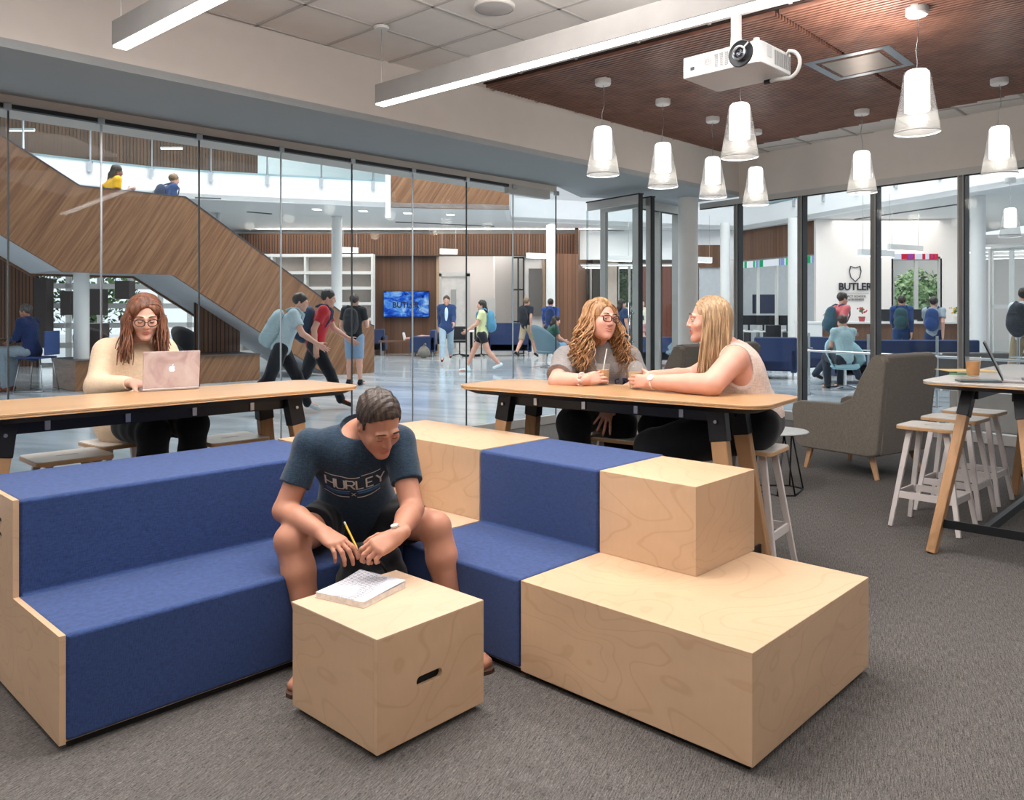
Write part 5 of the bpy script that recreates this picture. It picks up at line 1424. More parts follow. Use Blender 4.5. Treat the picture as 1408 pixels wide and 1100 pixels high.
def face_parts(par, c, R, s=1.0, glasses=None, brow=BROW, look=8, smile=False, skm=None):
    skm = skm or SK3
    g = lambda x, y, z: Vector(np.asarray(c) + R @ (V3(x, y, z) * s))
    Rm = Matrix([list(r) for r in R])
    def ball(nm, x, y, z, r, mat, sq=(1, 1, 1)):
        m = MB(); m.lathe([(r * math.sin(t), -r * math.cos(t)) for t in np.linspace(.01, PI - .01, 12)], n=16)
        m.v = [g(x, y, z) + Rm @ Vector((v.x * sq[0] * s, v.y * sq[1] * s, v.z * sq[2] * s)) for v in m.v]; return m.obj(nm, mat, par, smooth=True, world=True)
    for sx in (-1, 1):
        EZ = .004; ball('eye', sx * .030, .0765, EZ, .0115, EYE); ball('iris', sx * .030, .0835, EZ - (.004 if look < 0 else .0), .0052, IRIS)
        cp = MB(); e1 = math.radians(look); N1, N2 = 18, 8; vs = []; rr = .0128
        for (ea, eb) in ((e1, 1.5), (-1.5, math.radians(-32) + min(0, e1 * .3))):
            o_ = len(vs); 
            for i in range(N1 + 1):
                az = math.radians(-95 + 190 * i / N1)
                for j in range(N2 + 1):
                    el = ea + (eb - ea) * j / N2; vs.append(g(sx * .030 + rr * math.cos(el) * math.sin(az), .0765 + rr * math.cos(el) * math.cos(az), EZ + rr * math.sin(el)))
            cp.f += [(o_ + i * (N2 + 1) + j, o_ + (i + 1) * (N2 + 1) + j, o_ + (i + 1) * (N2 + 1) + j + 1, o_ + i * (N2 + 1) + j + 1) for i in range(N1) for j in range(N2)]
        cp.v = vs; cp.mi = [0] * len(cp.f); cp.obj('eyelid', skm, par, smooth=True, world=True)
        m = MB(); pts = [g(sx * .030 + .0131 * math.cos(e1) * math.sin(a), .0765 + .0131 * math.cos(e1) * math.cos(a), EZ + .0131 * math.sin(e1)) for a in np.linspace(-1.1, 1.1, 9)]
        m.tube(pts, .0012 * s, 6); m.obj('eyelashes', plain('lash', '#3a2720', .7), par, smooth=True, world=True)
        m = MB(); pts = [g(sx * (.030 + x), .0925 - .35 * max(0, x) - .0 * x, .030 + .004 * (1 - (x / .02) ** 2)) for x in np.linspace(-.018, .022, 7)]
        m.tube(pts, [.0015 * s, .0028 * s, .0034 * s, .0034 * s, .003 * s, .0024 * s, .001 * s], 6); m.obj('eyebrow', brow, par, smooth=True, world=True)
    m = MB(); up = .006 if smile else 0
    sw_ = 1.35 if smile else 1.0
    pts = [g(x * sw_, .0925 - 9 * x * x * sw_, -.0545 - .002 * math.cos(x * 300) + up * (abs(x) / .02) ** 2) for x in np.linspace(-.021, .021, 9)]
    m.tube(pts, [.001 * s, .002 * s, .0032 * s, .0036 * s, .003 * s, .0036 * s, .0032 * s, .002 * s, .001 * s], 8)
    pts = [g(x * sw_, .0910 - 9 * x * x * sw_, -.0660 + up * (abs(x) / .02) ** 2 + (x / .02) ** 2 * .004) for x in np.linspace(-.018, .018, 9)]
    m.tube(pts, [.001 * s, .003 * s, .004 * s, .0045 * s, .0047 * s, .0045 * s, .004 * s, .003 * s, .001 * s], 8)
    m.obj('lips', LIP, par, smooth=True, world=True)
    if glasses:
        m = MB()
        for sx in (-1, 1):
            pts = []
            for t in np.linspace(0, 2 * PI, 25):
                x, z = .0245 * math.copysign(abs(math.cos(t)) ** .75, math.cos(t)), .0185 * math.copysign(abs(math.sin(t)) ** .75, math.sin(t))
                pts.append(g(sx * .032 + x, .112 - .9 * (sx * .032 + x) ** 2 * 4, .004 + z))
            m.tube(pts, .0027 * s, 6, cap=False)
            m.tube([g(sx * .0565, .098, .014), g(sx * .074, .075, .014), g(sx * .080, .0, .010), g(sx * .078, -.02, 0)], .0018 * s, 6)
        m.tube([g(-.009, .113, .008), g(0, .116, .010), g(.009, .113, .008)], .0018 * s, 6)
        m.obj('glasses', glasses, par, smooth=True, world=True)
def add_hand(S, w, yd, zn, thumb, curl=(.5, .6, .7, .8), spread=.10, s=1.0, tc=.5, tdir=None):
    """w wrist, yd towards the fingers, zn out of the back of the hand, thumb=+1 when the thumb is on local +x"""
    R = frame(yd, zn); g = lambda x, y, z: np.asarray(w) + R @ (V3(x * thumb, y, z) * s)
    X = [.028, .0095, -.0095, -.027]; KY = [.086, .090, .086, .078]; L = [(.042, .025, .020), (.046, .029, .021), (.042, .027, .020), (.033, .020, .017)]
    S.cone(g(0, -.03, 0), g(0, .01, 0), .024 * s, .024 * s, .012 * s)
    for i in range(4): S.cone(g(X[i] * .62, .012, 0), g(X[i], KY[i], 0), .0155 * s, .0125 * s, .014 * s)
    S.ell(g(0, .05, -.004), V3(.036, .045, .014) * s, R, .01 * s)
    S.ell(g(.024, .028, -.010), V3(.015, .026, .013) * s, R, .012 * s)
    for i in range(4):
        p = V3(X[i], KY[i], 0); a = 0; sp = (1.5 - i) * spread; r = (.0092, .0086, .0078, .0068) if i < 3 else (.0082, .0075, .0068, .006)
        for j in range(3):
            a += curl[i] * (.55, 1.0, .7)[j]
            d = V3(math.sin(sp) * math.cos(a), math.cos(sp) * math.cos(a), -math.sin(a)); q = p + d * L[i][j]
            S.cone(g(*p), g(*q), r[j] * s, r[j + 1] * s, .0035 * s); p = q
    p = V3(.022, .020, -.010); d1_ = V3(.75, .62, -.25 - tc * .35) if tdir is None else V3(*tdir)
    d1_ = nrm(d1_); q = p + d1_ * .040; S.cone(g(*p), g(*q), .0145 * s, .0115 * s, .010 * s)
    d2_ = nrm(d1_ + V3(-.55 * tc, .35, -.5 * tc)); r_ = q + d2_ * .030; S.cone(g(*q), g(*r_), .0110 * s, .0095 * s, .004 * s)
    d3_ = nrm(d2_ + V3(-.3 * tc, .2, -.3 * tc)); S.cone(g(*r_), g(*(r_ + d3_ * .022)), .0095 * s, .0078 * s, .003 * s)
def mid(a, b, t=.5): return np.asarray(a) * (1 - t) + np.asarray(b) * t
def torso(S, J, inf=0.0, wd=1.0, dp=1.0, k=.04, bust=0, belly=0):
    P_, Cn = J['pelvis'], J['chest']; U = nrm(Cn - P_); X = nrm(J['shR'] - J['shL']); Fw = nrm(np.cross(U, X)); X = np.cross(Fw, U); R = np.stack([X, Fw, U], 1)
    Xp = nrm(J['hipR'] - J['hipL']); Up = nrm(U * .6 + V3(0, 0, .4)); Fp = nrm(np.cross(Up, Xp)); Rp = np.stack([np.cross(Fp, Up), Fp, Up], 1)
    S.ell(P_, V3(.155 * wd + inf, .115 * dp + inf, .115 + inf), Rp, k)
    S.ell(mid(P_, Cn, .45) + Fw * belly * .4, V3(.128 * wd + inf + belly * .5, .098 * dp + inf + belly, .15), R, .06)
    S.ell(Cn, V3(.150 * wd + inf, .108 * dp + inf, .165), R, .06)
    nb = J['neck']
    for sh in ('shR', 'shL'):
        S.cone(mid(Cn, J[sh], .15) + U * .05, J[sh], .085 + inf, .052 * (wd * .5 + .5) + inf, .04); S.cone(J[sh], nb - U * .02, .046 + inf, .045 + inf, .03)
        if bust: S.ell(Cn + Fw * (.075 * dp) + (1 if sh == 'shR' else -1) * X * .062 - U * .01, V3(.060, .055, .060) * (.9 + bust) + inf, R, .03)
    return R, Rp
def limb(S, J, side, inf=0, r=(.050, .042, .036, .027), k=.02):
    S.cone(J['sh' + side], J['el' + side], r[0] + inf, r[1] + inf, k); S.cone(J['el' + side], mid(J['el' + side], J['wr' + side], .35), r[1] + inf, r[2] * 1.1 + inf, .012)
    S.cone(mid(J['el' + side], J['wr' + side], .35), J['wr' + side], r[2] * 1.1 + inf, r[3] + inf, .012)
def leg(S, J, side, inf=0, r=(.086, .060, .055, .036), k=.03, upto=1.0):
    S.cone(J['hip' + side], J['kn' + side], r[0] + inf, r[1] + inf, k)
    kn, an = J['kn' + side], J['an' + side]; S.cone(kn, mid(kn, an, .3), r[1] * .97 + inf, r[2] * 1.04 + inf, .02); S.cone(mid(kn, an, .3), an, r[2] * 1.04 + inf, r[3] + inf, .02)
def foot(S, an, toe, inf=0):
    an = np.asarray(an); toe = np.asarray(toe); d = toe - an; d[2] = 0; L = np.linalg.norm(d); d = d / L; heel = V3(an[0], an[1], .038) - d * .03
    S.cone(an, heel, .036 + inf, .034 + inf, .01); t2 = V3(toe[0], toe[1], .026)
    S.cone(heel, t2, .034 + inf, .022 + inf, .015); sd = V3(-d[1], d[0], 0)
    for o in (-.022, .022): S.cone(mid(heel, t2, .55) + sd * o * .6, t2 + sd * o - d * .01, .026 + inf, .020 + inf, .012)
def arr(J): return {k: np.asarray(v, float) for k, v in J.items()}
def Qn(px, py, Y): return np.array(Q(px, py, Y))
def strands(roots, n_pts, r0, name, mat, par):
    m = MB()
    for pts in roots:
        k = len(pts); m.tube(pts, [r0 * (1 - .65 * (i / (k - 1)) ** 2) for i in range(k)], 5, cap=True)
    return m.obj(name, mat, par, smooth=True, world=True, fixn=False)
def stroke_text(par, name, mat, strokes, org, ux, uy, nrm_, target, w=.004, lift=.002, step=.004):
    """strokes (2-D polylines) laid on the target mesh by projecting along -nrm_"""
    from mathutils.bvhtree import BVHTree
    T = np.array(wmat(target).translation); bv = BVHTree.FromPolygons([v.co.copy() for v in target.data.vertices], [tuple(p.vertices) for p in target.data.polygons])
    org = Vector(org); ux = Vector(ux).normalized(); uy = Vector(uy).normalized(); nv = Vector(nrm_).normalized(); m = MB(); Tv = Vector(T)
    for st in strokes:
        sw = w
        if isinstance(st, tuple): st, sw = st
        pts = []
        for a, b in zip(st[:-1], st[1:]):
            L = math.hypot(b[0] - a[0], b[1] - a[1]); n = max(1, int(L / step))
            for i in range(n): pts.append((a[0] + (b[0] - a[0]) * i / n, a[1] + (b[1] - a[1]) * i / n))
        pts.append(st[-1]); L_, R_ = [], []; ok = True
        for i, p in enumerate(pts):
            q = pts[min(i + 1, len(pts) - 1)]; o = pts[max(i - 1, 0)]; dx_, dy_ = q[0] - o[0], q[1] - o[1]; l = math.hypot(dx_, dy_) or 1; nx, ny = -dy_ / l * sw / 2, dx_ / l * sw / 2
            for lst, sg in ((L_, 1), (R_, -1)):
                w3 = org + ux * (p[0] + nx * sg) + uy * (p[1] + ny * sg); h = bv.ray_cast(w3 - Tv + nv * .3, -nv)
                if h[0] is None: ok = False; break
                lst.append(h[0] + Tv + h[1] * lift)
            if not ok: break
        n = min(len(L_), len(R_))
        if n >= 2: m.add(L_[:n] + R_[:n], [(i, i + 1, n + i + 1, n + i) for i in range(n - 1)])
    return m.obj(name, mat, par, world=True, fixn=False)
GLY = {'H': [[(0, 0), (0, 1)], [(.6, 0), (.6, 1)], [(0, .5), (.6, .5)]], 'U': [[(0, 1), (0, .2), (.12, 0), (.48, 0), (.6, .2), (.6, 1)]], 'R': [[(0, 0), (0, 1), (.45, 1), (.58, .85), (.58, .65), (.45, .5), (0, .5)], [(.3, .5), (.6, 0)]],
       'L': [[(0, 1), (0, 0), (.5, 0)]], 'E': [[(.5, 1), (0, 1), (0, 0), (.5, 0)], [(0, .5), (.42, .5)]], 'Y': [[(0, 1), (.3, .5), (.6, 1)], [(.3, .5), (.3, 0)]], 'B': [[(0, 0), (0, 1), (.42, 1), (.55, .85), (.55, .65), (.42, .52), (0, .52)], [(.42, .52), (.58, .36), (.58, .15), (.42, 0), (0, 0)]],
       'T': [[(0, 1), (.6, 1)], [(.3, 1), (.3, 0)]]}
def word(txt, h, adv, x0=0, y0=0): return [[(x0 + i * adv + p[0] * h, y0 + p[1] * h) for p in st] for i, ch in enumerate(txt) for st in GLY[ch]]
def person(label, loc, group=None): return thing('person', label, 'person', tuple(loc), 0, group)
def S2(S, name, mat, par, res, disp=None): v, f = S.mesh(res); return npobj(name, v, f, mat, par, disp)

# =====================================================  MAN ON THE BLUE SEAT
J = arr(dict(pelvis=(-.655, 3.41, .447), hipR=(-.745, 3.375, .44), hipL=(-.565, 3.415, .44), chest=(-.632, 3.20, .70), neck=(-.612, 3.155, .845)))
J.update(shR=Qn(428, 614, 3.10), shL=Qn(546, 606, 3.17), elR=Qn(391, 702, 3.02), elL=Qn(567, 700, 3.03), wrR=Qn(444, 733, 2.89), wrL=Qn(546, 737, 2.81),
         knR=V3(-.818, 2.965, .455), knL=V3(-.300, 3.13, .46), anR=V3(-.715, 2.91, .085), anL=V3(-.215, 3.08, .085))
HC = Qn(521, 582, 3.02); HRm = frame((.50, -.66, -.62), (.14, -.40, .86))
par = person('young man in a navy T-shirt and black shorts sitting on the blue seat, writing', (-.655, 3.41, 0))
B = Sdf(); torso(B, J, -.012, 1.0); B.cone(J['neck'] - V3(0, -.03, .03), mid(J['neck'], HC, .72) + V3(0, .02, 0), .058, .052, .03)
add_head(B, HC, HRm, 1.0)
for s_ in 'RL': limb(B, J, s_, 0, (.050, .043, .040, .0265)); leg(B, J, s_, 0, (.088, .060, .056, .036))
B.ell(J['knR'] + V3(0, -.012, .004), (.050, .046, .052), None, .02); B.ell(J['knL'] + V3(0, -.012, .004), (.050, .046, .052), None, .02)
for s_ in 'RL': B.ell(mid(J['kn' + s_], J['an' + s_], .32) + V3(0, .022, 0), (.046, .046, .10), None, .03)
foot(B, J['anR'], (-.728, 2.725, 0)); foot(B, J['anL'], (-.105, 2.90, 0))
add_hand(B, J['wrR'], Qn(480, 757, 2.80) - J['wrR'], (.15, -.35, .9), -1, (.55, .6, .65, .75), .12, 1.0, .6)
add_hand(B, J['wrL'], Qn(514, 755, 2.75) - J['wrL'], (.25, -.55, .75), 1, (.75, .95, 1.05, 1.1), .05, 1.0, .5)
S2(B, 'body', SK1, par, .0042)
Hs = Sdf(); g = lambda x, y, z: HC + HRm @ V3(x, y, z)
Hs.ell(g(0, -.020, .040), V3(.080, .097, .090), HRm); Hs.cut(g(0, .060, .076), HRm @ V3(0, .70, -.71)); Hs.cut(g(0, 0, -.050), HRm @ V3(0, -.25, -1))
for sx in (-1, 1): Hs.sub(g(sx * .088, -.006, -.022), (.030, .030, .042), HRm, .006); Hs.sub(g(0, .11, -.03), (.080, .080, .098), HRm, .006)
for sx in (-1, 1): Hs.cone(g(sx * .068, .018, .03), g(sx * .068, .020, .006), .008, .005, .008)
S2(Hs, 'hair', HR['brown'], par, .0035, folds(.0022, 150, 3, (1, 1, 1)))
face_parts(par, HC, HRm, 1.0, None, look=-28, skm=SK1)
T = Sdf(); R_, Rp_ = torso(T, J, .006, 1.02, 1.0)
for s_ in 'RL': T.cone(J['sh' + s_], mid(J['sh' + s_], J['el' + s_], .62), .060, .062, .03, cap=True)
T.cone(J['neck'] - V3(0, -.02, .035), J['neck'] + V3(0, -.01, .0), .072, .066, .02); T.ell(mid(J['pelvis'], J['chest'], .30) + R_[:, 1] * .012, V3(.150, .114, .14), R_, .07)
T.sub(J['neck'] + V3(.02, -.055, .040), (.078, .085, .078), None, .006)
shirt_blue = fabric('navy_marl_tee', '#263747', '#182330', scale=500, bump=.1, vary=.35)
sh = S2(T, 't_shirt', shirt_blue, par, .0045, folds(.0042, 24, 11))
# print on the chest
Fw = R_[:, 1]; U_ = R_[:, 2]; X_ = -R_[:, 0]           # reads left to right in the picture
cst = J['chest'] + Fw * .12 + U_ * (-.03)
wht = plain('print_white', '#d6d2cc', .7); pb = plain('print_blue', '#3c6ea8', .7); pb2 = plain('print_pale_blue', '#6f9fc4', .7)
o_ = cst - X_ * .110 + U_ * .012
sl_ = .10
lt = [[(p[0], p[1] + sl_ * 0) for p in st] for st in word('HURLEY', .052, .0385)]
stroke_text(par, 'chest_lettering', wht, [(st, .0068) for st in lt] + [([(.0, .070), (.13, .068)], .004), ([(.135, .073), (.21, .076)], .0035), ([(-.01, -.055), (.085, -.058)], .005), ([(.115, -.058), (.205, -.050)], .005)], o_, X_, U_, Fw, sh)
stroke_text(par, 'chest_stripe', pb, [([(.0, -.032), (.085, -.033)], .011), ([(.12, -.030), (.205, -.026)], .011)], o_, X_, U_, Fw, sh)
stroke_text(par, 'chest_stripe', pb2, [([(.0, -.018), (.09, -.018)], .007), ([(.115, -.017), (.205, -.010)], .007)], o_, X_, U_, Fw, sh)
stroke_text(par, 'chest_mark', wht, [([(.094, -.030), (.100, -.036), (.100, -.044), (.094, -.050)], .003), ([(.110, -.030), (.104, -.036), (.104, -.044), (.110, -.050)], .003)], o_, X_, U_, Fw, sh)
SHt = Sdf(); SHt.ell(J['pelvis'] - V3(0, 0, .0), V3(.165, .125, .105), Rp_, .03)
for s_ in 'RL': SHt.cone(J['hip' + s_], mid(J['hip' + s_], J['kn' + s_], .60), .098, .090, .04, cap=True)
S2(SHt, 'shorts', cloth('black_shorts', '#1a1c20'), par, .0055, folds(.004, 30, 5))
# watch and chain
w_ = J['wrL']; ax_ = nrm(J['wrL'] - J['elL']); m = MB(); Rw = frame(ax_, (0, -.6, .8)); ring = [Vector(w_ - ax_ * .012 + Rw @ V3(.030 * math.cos(a), 0, .027 * math.sin(a))) for a in np.linspace(0, 2 * PI, 25)]
m.tube(ring, .005, 6, cap=False); wt = m.obj('watch', plain('watch_strap', '#4e3428', .6), par, smooth=True, world=True)
MB().tube([Vector(w_ - ax_ * .012 + Rw @ V3(.012, 0, .028)), Vector(w_ - ax_ * .012 + Rw @ V3(.014, 0, .035))], .014, 20).obj('watch_face', plain('watch_face', '#cfc6bd', .3), wt, world=True)
# sandals
for s_, toe in (('R', V3(-.728, 2.725, 0)), ('L', V3(-.105, 2.90, 0))):
    an = J['an' + s_]; d = nrm((toe - an) * V3(1, 1, 0)); sd = V3(-d[1], d[0], 0); m = MB()
    hb = V3(an[0], an[1], 0) - d * .055; tp_ = V3(toe[0], toe[1], 0) + d * .035; out = []
    for t, wv in ((0, .03), (.15, .038), (.5, .036), (.8, .046), (.95, .036), (1, .015)): out.append((t, wv))
    poly = [tuple((hb + (tp_ - hb) * t + sd * wv)[:2]) for t, wv in out] + [tuple((hb + (tp_ - hb) * t - sd * wv)[:2]) for t, wv in reversed(out)]
    sn = MB().prism(poly, 0, .014).obj('sandal', plain('sandal_brown', '#4a3024', .7), par, world=True)
    for t, hh in ((.35, .075), (.72, .052)):
        c_ = hb + (tp_ - hb) * t; pts = [Vector(c_ + sd * .042 * math.cos(a) + V3(0, 0, .006 + hh * math.sin(a))) for a in np.linspace(0, PI, 11)]
        MB().tube(pts, .007, 6).obj('strap', MATS['sandal_brown'], sn, smooth=True, world=True)
# pencil
a_ = Vector(Qn(492, 756, 2.79)); b_ = Vector(Qn(475, 721, 2.82)); ph = a_.lerp(b_, .5)
t = thing('pencil', 'yellow pencil held in the writing hand of the seated man', 'pencil', tuple(a_))
MB().tube([a_.lerp(b_, .12), b_], .0038, 6).obj('barrel', plain('pencil_yellow', '#e0b23a', .4), t, world=True); MB().tube([a_, a_.lerp(b_, .12)], [.0006, .0036], 6).obj('tip', plain('pencil_wood', '#d8b58a', .7), t, world=True)
MB().tube([b_, b_.lerp(a_, -.10)], .004, 8).obj('eraser', plain('ferrule', '#c9c9c9', .3, .8), t, world=True)
# backpack on the floor between his legs
bp = thing('backpack', 'black backpack standing between the legs of the man on the blue seat', 'backpack', (-.53, 2.99, 0))
K_ = Sdf(); K_.ell((-.53, 3.03, .13), (.155, .105, .125), None, .05).ell((-.53, 3.05, .28), (.14, .095, .13), None, .05).ell((-.50, 2.96, .22), (.11, .06, .12), None, .04).cone((-.60, 3.04, .37), (-.46, 3.02, .385), .045, .04, .04).cut((0, 0, .002), (0, 0, -1))
bo = S2(K_, 'bag', cloth('backpack_black', '#17181b', vary=.3), bp, .006, folds(.006, 30, 9, (1, 1, .8)))
m = MB(); m.tube([Vector((-.60, 2.985, .385)), Vector((-.57, 2.95, .42)), Vector((-.53, 2.945, .43)), Vector((-.49, 2.96, .40))], .009, 8); m.obj('grab_handle', MATS['backpack_black'], bp, smooth=True, world=True)
m = MB(); m.tube([Vector(Qn(505, 742, 2.86)), Vector((-.50, 2.92, .41)), Vector((-.47, 2.93, .37)), Vector((-.45, 2.95, .32))], .006, 8); m.obj('strap', M['black'], bp, smooth=True, world=True)
stroke_text(bp, 'logo', plain('logo_white', '#c9c3b4', .7), [([(0, 0), (.03, 0)], .005), ([(0, .009), (.03, .009)], .005), ([(0, .018), (.03, .018)], .005), ([(.036, 0), (.036, .014), (.042, .022), (.052, .024)], .005), ([(.045, 0), (.045, .010), (.052, .014)], .004)], Vector((-.475, 2.85, .315)), (1, .15, .10), (-.1, .1, 1), (.1, -.9, .42), bo, step=.003)
MAN = J

# =====================================================  WOMAN TYPING AT THE LEFT TABLE
J = arr(dict(pelvis=(-2.07, 4.40, .725), hipR=(-2.15, 4.33, .72), hipL=(-1.99, 4.46, .72), chest=(-2.095, 4.43, 1.01)))
J.update(neck=Qn(186, 470, 4.44), shR=Qn(147, 484, 4.35), shL=Qn(224, 480, 4.54), elR=Qn(134, 532, 4.24), elL=V3(-1.86, 4.52, .93), wrR=Qn(183, 527, 4.13), wrL=V3(-1.73, 4.26, .945),
         knR=V3(-1.80, 4.02, .70), knL=V3(-1.66, 4.17, .72), anR=V3(-1.86, 4.10, .24), anL=V3(-1.72, 4.26, .24))
HC = Qn(199, 436, 4.33); HRm = frame((.46, -.82, -.33), (.10, -.20, .95))
par = person('woman with long auburn hair and glasses in a cream sweater typing on the pink laptop', (-2.07, 4.40, 0))
B = Sdf(); torso(B, J, -.015, .9); B.cone(J['neck'] - V3(0, 0, .03), mid(J['neck'], HC, .65), .050, .045, .03); add_head(B, HC, HRm, .98, True)
for s_ in 'RL': limb(B, J, s_, -.002, (.042, .036, .032, .023)); leg(B, J, s_, -.004)
add_hand(B, J['wrR'], (.95, -.05, -.10), (0, -.1, 1), 1, (.35, .4, .4, .45), .1, .93, .3); add_hand(B, J['wrL'], (-.85, -.25, -.05), (0, -.1, 1), -1, (.35, .4, .4, .45), .1, .93, .3)
foot(B, J['anR'], (-1.80, 3.95, .2)) if 0 else None
S2(B, 'body', SK2, par, .005)
face_parts(par, HC, HRm, .98, plain('tortoise_frame', '#2a1a16', .3), look=-22, skm=SK2)
T = Sdf(); R_, Rp_ = torso(T, J, .016, .98, 1.05, bust=.0)
T.ell(J['pelvis'] + V3(.03, -.05, -.01), V3(.205, .22, .16), Rp_, .04); T.cut(J['pelvis'] - V3(0, 0, .10), V3(-.1, .1, -1))
for s_ in 'RL': T.cone(J['sh' + s_], J['el' + s_], .068, .062, .03).cone(J['el' + s_], mid(J['el' + s_], J['wr' + s_], .9), .062, .036, .03, cap=True)
T.cone(J['neck'] - V3(0, 0, .04), J['neck'] - V3(0, 0, .005), .068, .062, .02); T.sub(J['neck'] + V3(.02, -.03, .045), (.070, .070, .058), None, .006)
S2(T, 'sweater', cloth('cream_sweater', '#d9bfa3', vary=.10), par, .0055, folds(.006, 18, 21))
L_ = Sdf(); L_.ell(J['pelvis'], V3(.17, .13, .12), Rp_, .03)
for s_ in 'RL': leg(L_, J, s_, .012, (.092, .066, .056, .040))
for s_ in 'RL': foot(L_, J['an' + s_] - V3(0, 0, 0), J['an' + s_] + V3(.08, -.10, 0)) if 0 else None
S2(L_, 'trousers', cloth('black_trousers', '#15171c'), par, .0065, folds(.003, 25, 8))
sb = Sdf()
for s_ in 'RL': a = J['an' + s_]; sb.cone(a - V3(0, 0, .02), a + V3(.06, -.09, -.045), .040, .032, .02)
S2(sb, 'shoes', cloth('shoe_black', '#1b1b1d'), par, .007)
Hs = Sdf(); g = lambda x, y, z: HC + HRm @ V3(x, y, z)
Hs.ell(g(0, -.022, .036), V3(.082, .100, .092), HRm); Hs.ell(g(0, -.06, -.03), V3(.078, .060, .085), HRm, .04)
for sx, col in ((-1, 0), (1, 0)):
    Hs.chain([g(sx * .062, .02, .05), g(sx * .082, .0, -.02), g(sx * .085, .0, -.10), g(sx * .080, .03, -.17)] , [.028, .028, .030, .026], .03)
Hs.cut(g(0, .074, .06), HRm @ V3(0, 1, .5)); Hs.sub(g(0, .115, -.005), (.064, .085, .100), HRm, .008)
S2(Hs, 'hair', HR['auburn'], par, .0045, folds(.0035, 60, 4, (1, 1, .15)))
rs = np.random.RandomState(4); st = []
for k in range(190):
    sx = rs.choice([-1, 1]); a = rs.uniform(.0, 1.0)
    fi = math.radians(32 + 95 * a); p0 = g(sx * rs.uniform(.0, .012), -.020 + .092 * math.cos(fi), .034 + .090 * math.sin(fi)); p1 = g(sx * (.078 + rs.normal() * .004), .045 - a * .10, .03 + rs.normal() * .01)
    Lh = rs.uniform(.20, .30) * (1.0 if sx < 0 else .92); p2 = p1 + HRm @ V3(sx * .012, -.005, 0) + V3(rs.normal() * .012, rs.normal() * .012, -Lh * .45); p3 = p2 + V3(rs.normal() * .014 - sx * (-.0), -.02 + rs.normal() * .015, -Lh * .55)
    ph = rs.uniform(0, 6.28); pts = []
    for t in np.linspace(0, 1, 15):
        if t < .3: u = t / .3; q = (1 - u) ** 2 * p0 + 2 * u * (1 - u) * (mid(p0, p1) + HRm @ V3(sx * .034, -.022 * (1 - a), .024)) + u * u * p1
        else: u = (t - .3) / .7; q = (1 - u) ** 2 * p1 + 2 * u * (1 - u) * p2 + u * u * p3; q = q + .007 * V3(math.sin(u * 7 + ph), math.cos(u * 6 + ph), 0)
        pts.append(Vector(q))
    st.append(pts)
strands(st, 15, .0062, 'hair_lengths', HR['auburn'], par)
m = MB(); er = g(-.080, -.005, -.055); m.tube([Vector(er + HRm @ V3(0, .009 * math.cos(a), .014 * math.sin(a) - .012)) for a in np.linspace(0, 2 * PI, 17)], .0035, 6, cap=False); m.obj('earring', plain('earring', '#d9b8a8', .4), par, smooth=True, world=True)

# =====================================================  CURLY-HAIRED WOMAN
J = arr(dict(pelvis=(.55, 4.84, .735), hipR=(.45, 4.80, .73), hipL=(.65, 4.82, .73), chest=(.50, 4.77, .985), neck=(.495, 4.715, 1.125)))
J.update(shR=Qn(779, 494, 4.66), shL=Qn(862, 494, 4.74), elR=Qn(766, 524, 4.47), elL=V3(.735, 4.66, .88), wrR=Qn(803, 522.5, 4.37), wrL=Qn(838, 556, 4.34), knR=Qn(789, 583, 4.40), knL=Qn(852, 583, 4.40), anR=V3(.37, 4.48, .24), anL=V3(.60, 4.50, .24))
HC = Qn(826, 439, 4.60); HRm = frame((.50, -.86, -.02), (.10, .05, 1))
par = person('smiling woman with curly hair and glasses in a grey T-shirt', (.55, 4.84, 0))
B = Sdf(); torso(B, J, -.015, 1.15); B.cone(J['neck'] - V3(0, 0, .03), mid(J['neck'], HC, .6), .058, .054, .03); add_head(B, HC, HRm, 1.0, True)
B.ell(HC + HRm @ V3(0, .03, -.06), V3(.066, .055, .052), HRm, .02)
limb(B, J, 'R', .006); limb(B, J, 'L', .006)
for s_ in 'RL': leg(B, J, s_, 0)
cw_ = V3(cupA.x, cupA.y, .95)
add_hand(B, J['wrR'], cw_ + V3(.01, -.045, .005) - J['wrR'], (-.3, -.93, .15), 1, (.42, .46, .52, .58), .06, .92, .5)
add_hand(B, J['wrL'], Qn(827, 590, 4.26) - J['wrL'], (.1, -.85, .45), -1, (.18, .2, .22, .26), .22, .95, .1)
S2(B, 'body', SK3, par, .005)
face_parts(par, HC, HRm, 1.0, plain('plum_frame', '#3a1a24', .3), smile=True)
T = Sdf(); R_, Rp_ = torso(T, J, .012, 1.22, 1.15, bust=.15, belly=.03); T.ell(J['pelvis'] + V3(0, 0, .03), V3(.20, .16, .12), Rp_, .04); T.cut(J['pelvis'] - V3(0, 0, .02), V3(0, .25, -1))
for s_ in 'RL': T.cone(J['sh' + s_], mid(J['sh' + s_], J['el' + s_], .78), .078, .080, .04, cap=True)
T.cone(J['neck'] - V3(0, 0, .04), J['neck'] + V3(0, 0, .0), .078, .068, .02); T.sub(J['neck'] + V3(.02, -.04, .05), (.075, .07, .06), None, .006)
sh = S2(T, 't_shirt', cloth('grey_marl_tee', '#857f7d'), par, .0055, folds(.0045, 22, 31))
Fw = R_[:, 1]; U_ = R_[:, 2]; X_ = -R_[:, 0]; navy = plain('print_navy', '#24325c', .7); o_ = J['chest'] + Fw * .15 - U_ * .105 - X_ * .125
stroke_text(par, 'chest_lettering', navy, [(st, .0085) for st in word('BUTLER', .048, .046)], o_, X_, U_, Fw, sh)
L_ = Sdf(); L_.ell(J['pelvis'], V3(.19, .145, .12), Rp_, .03)
for s_ in 'RL': leg(L_, J, s_, .02, (.100, .078, .066, .045))
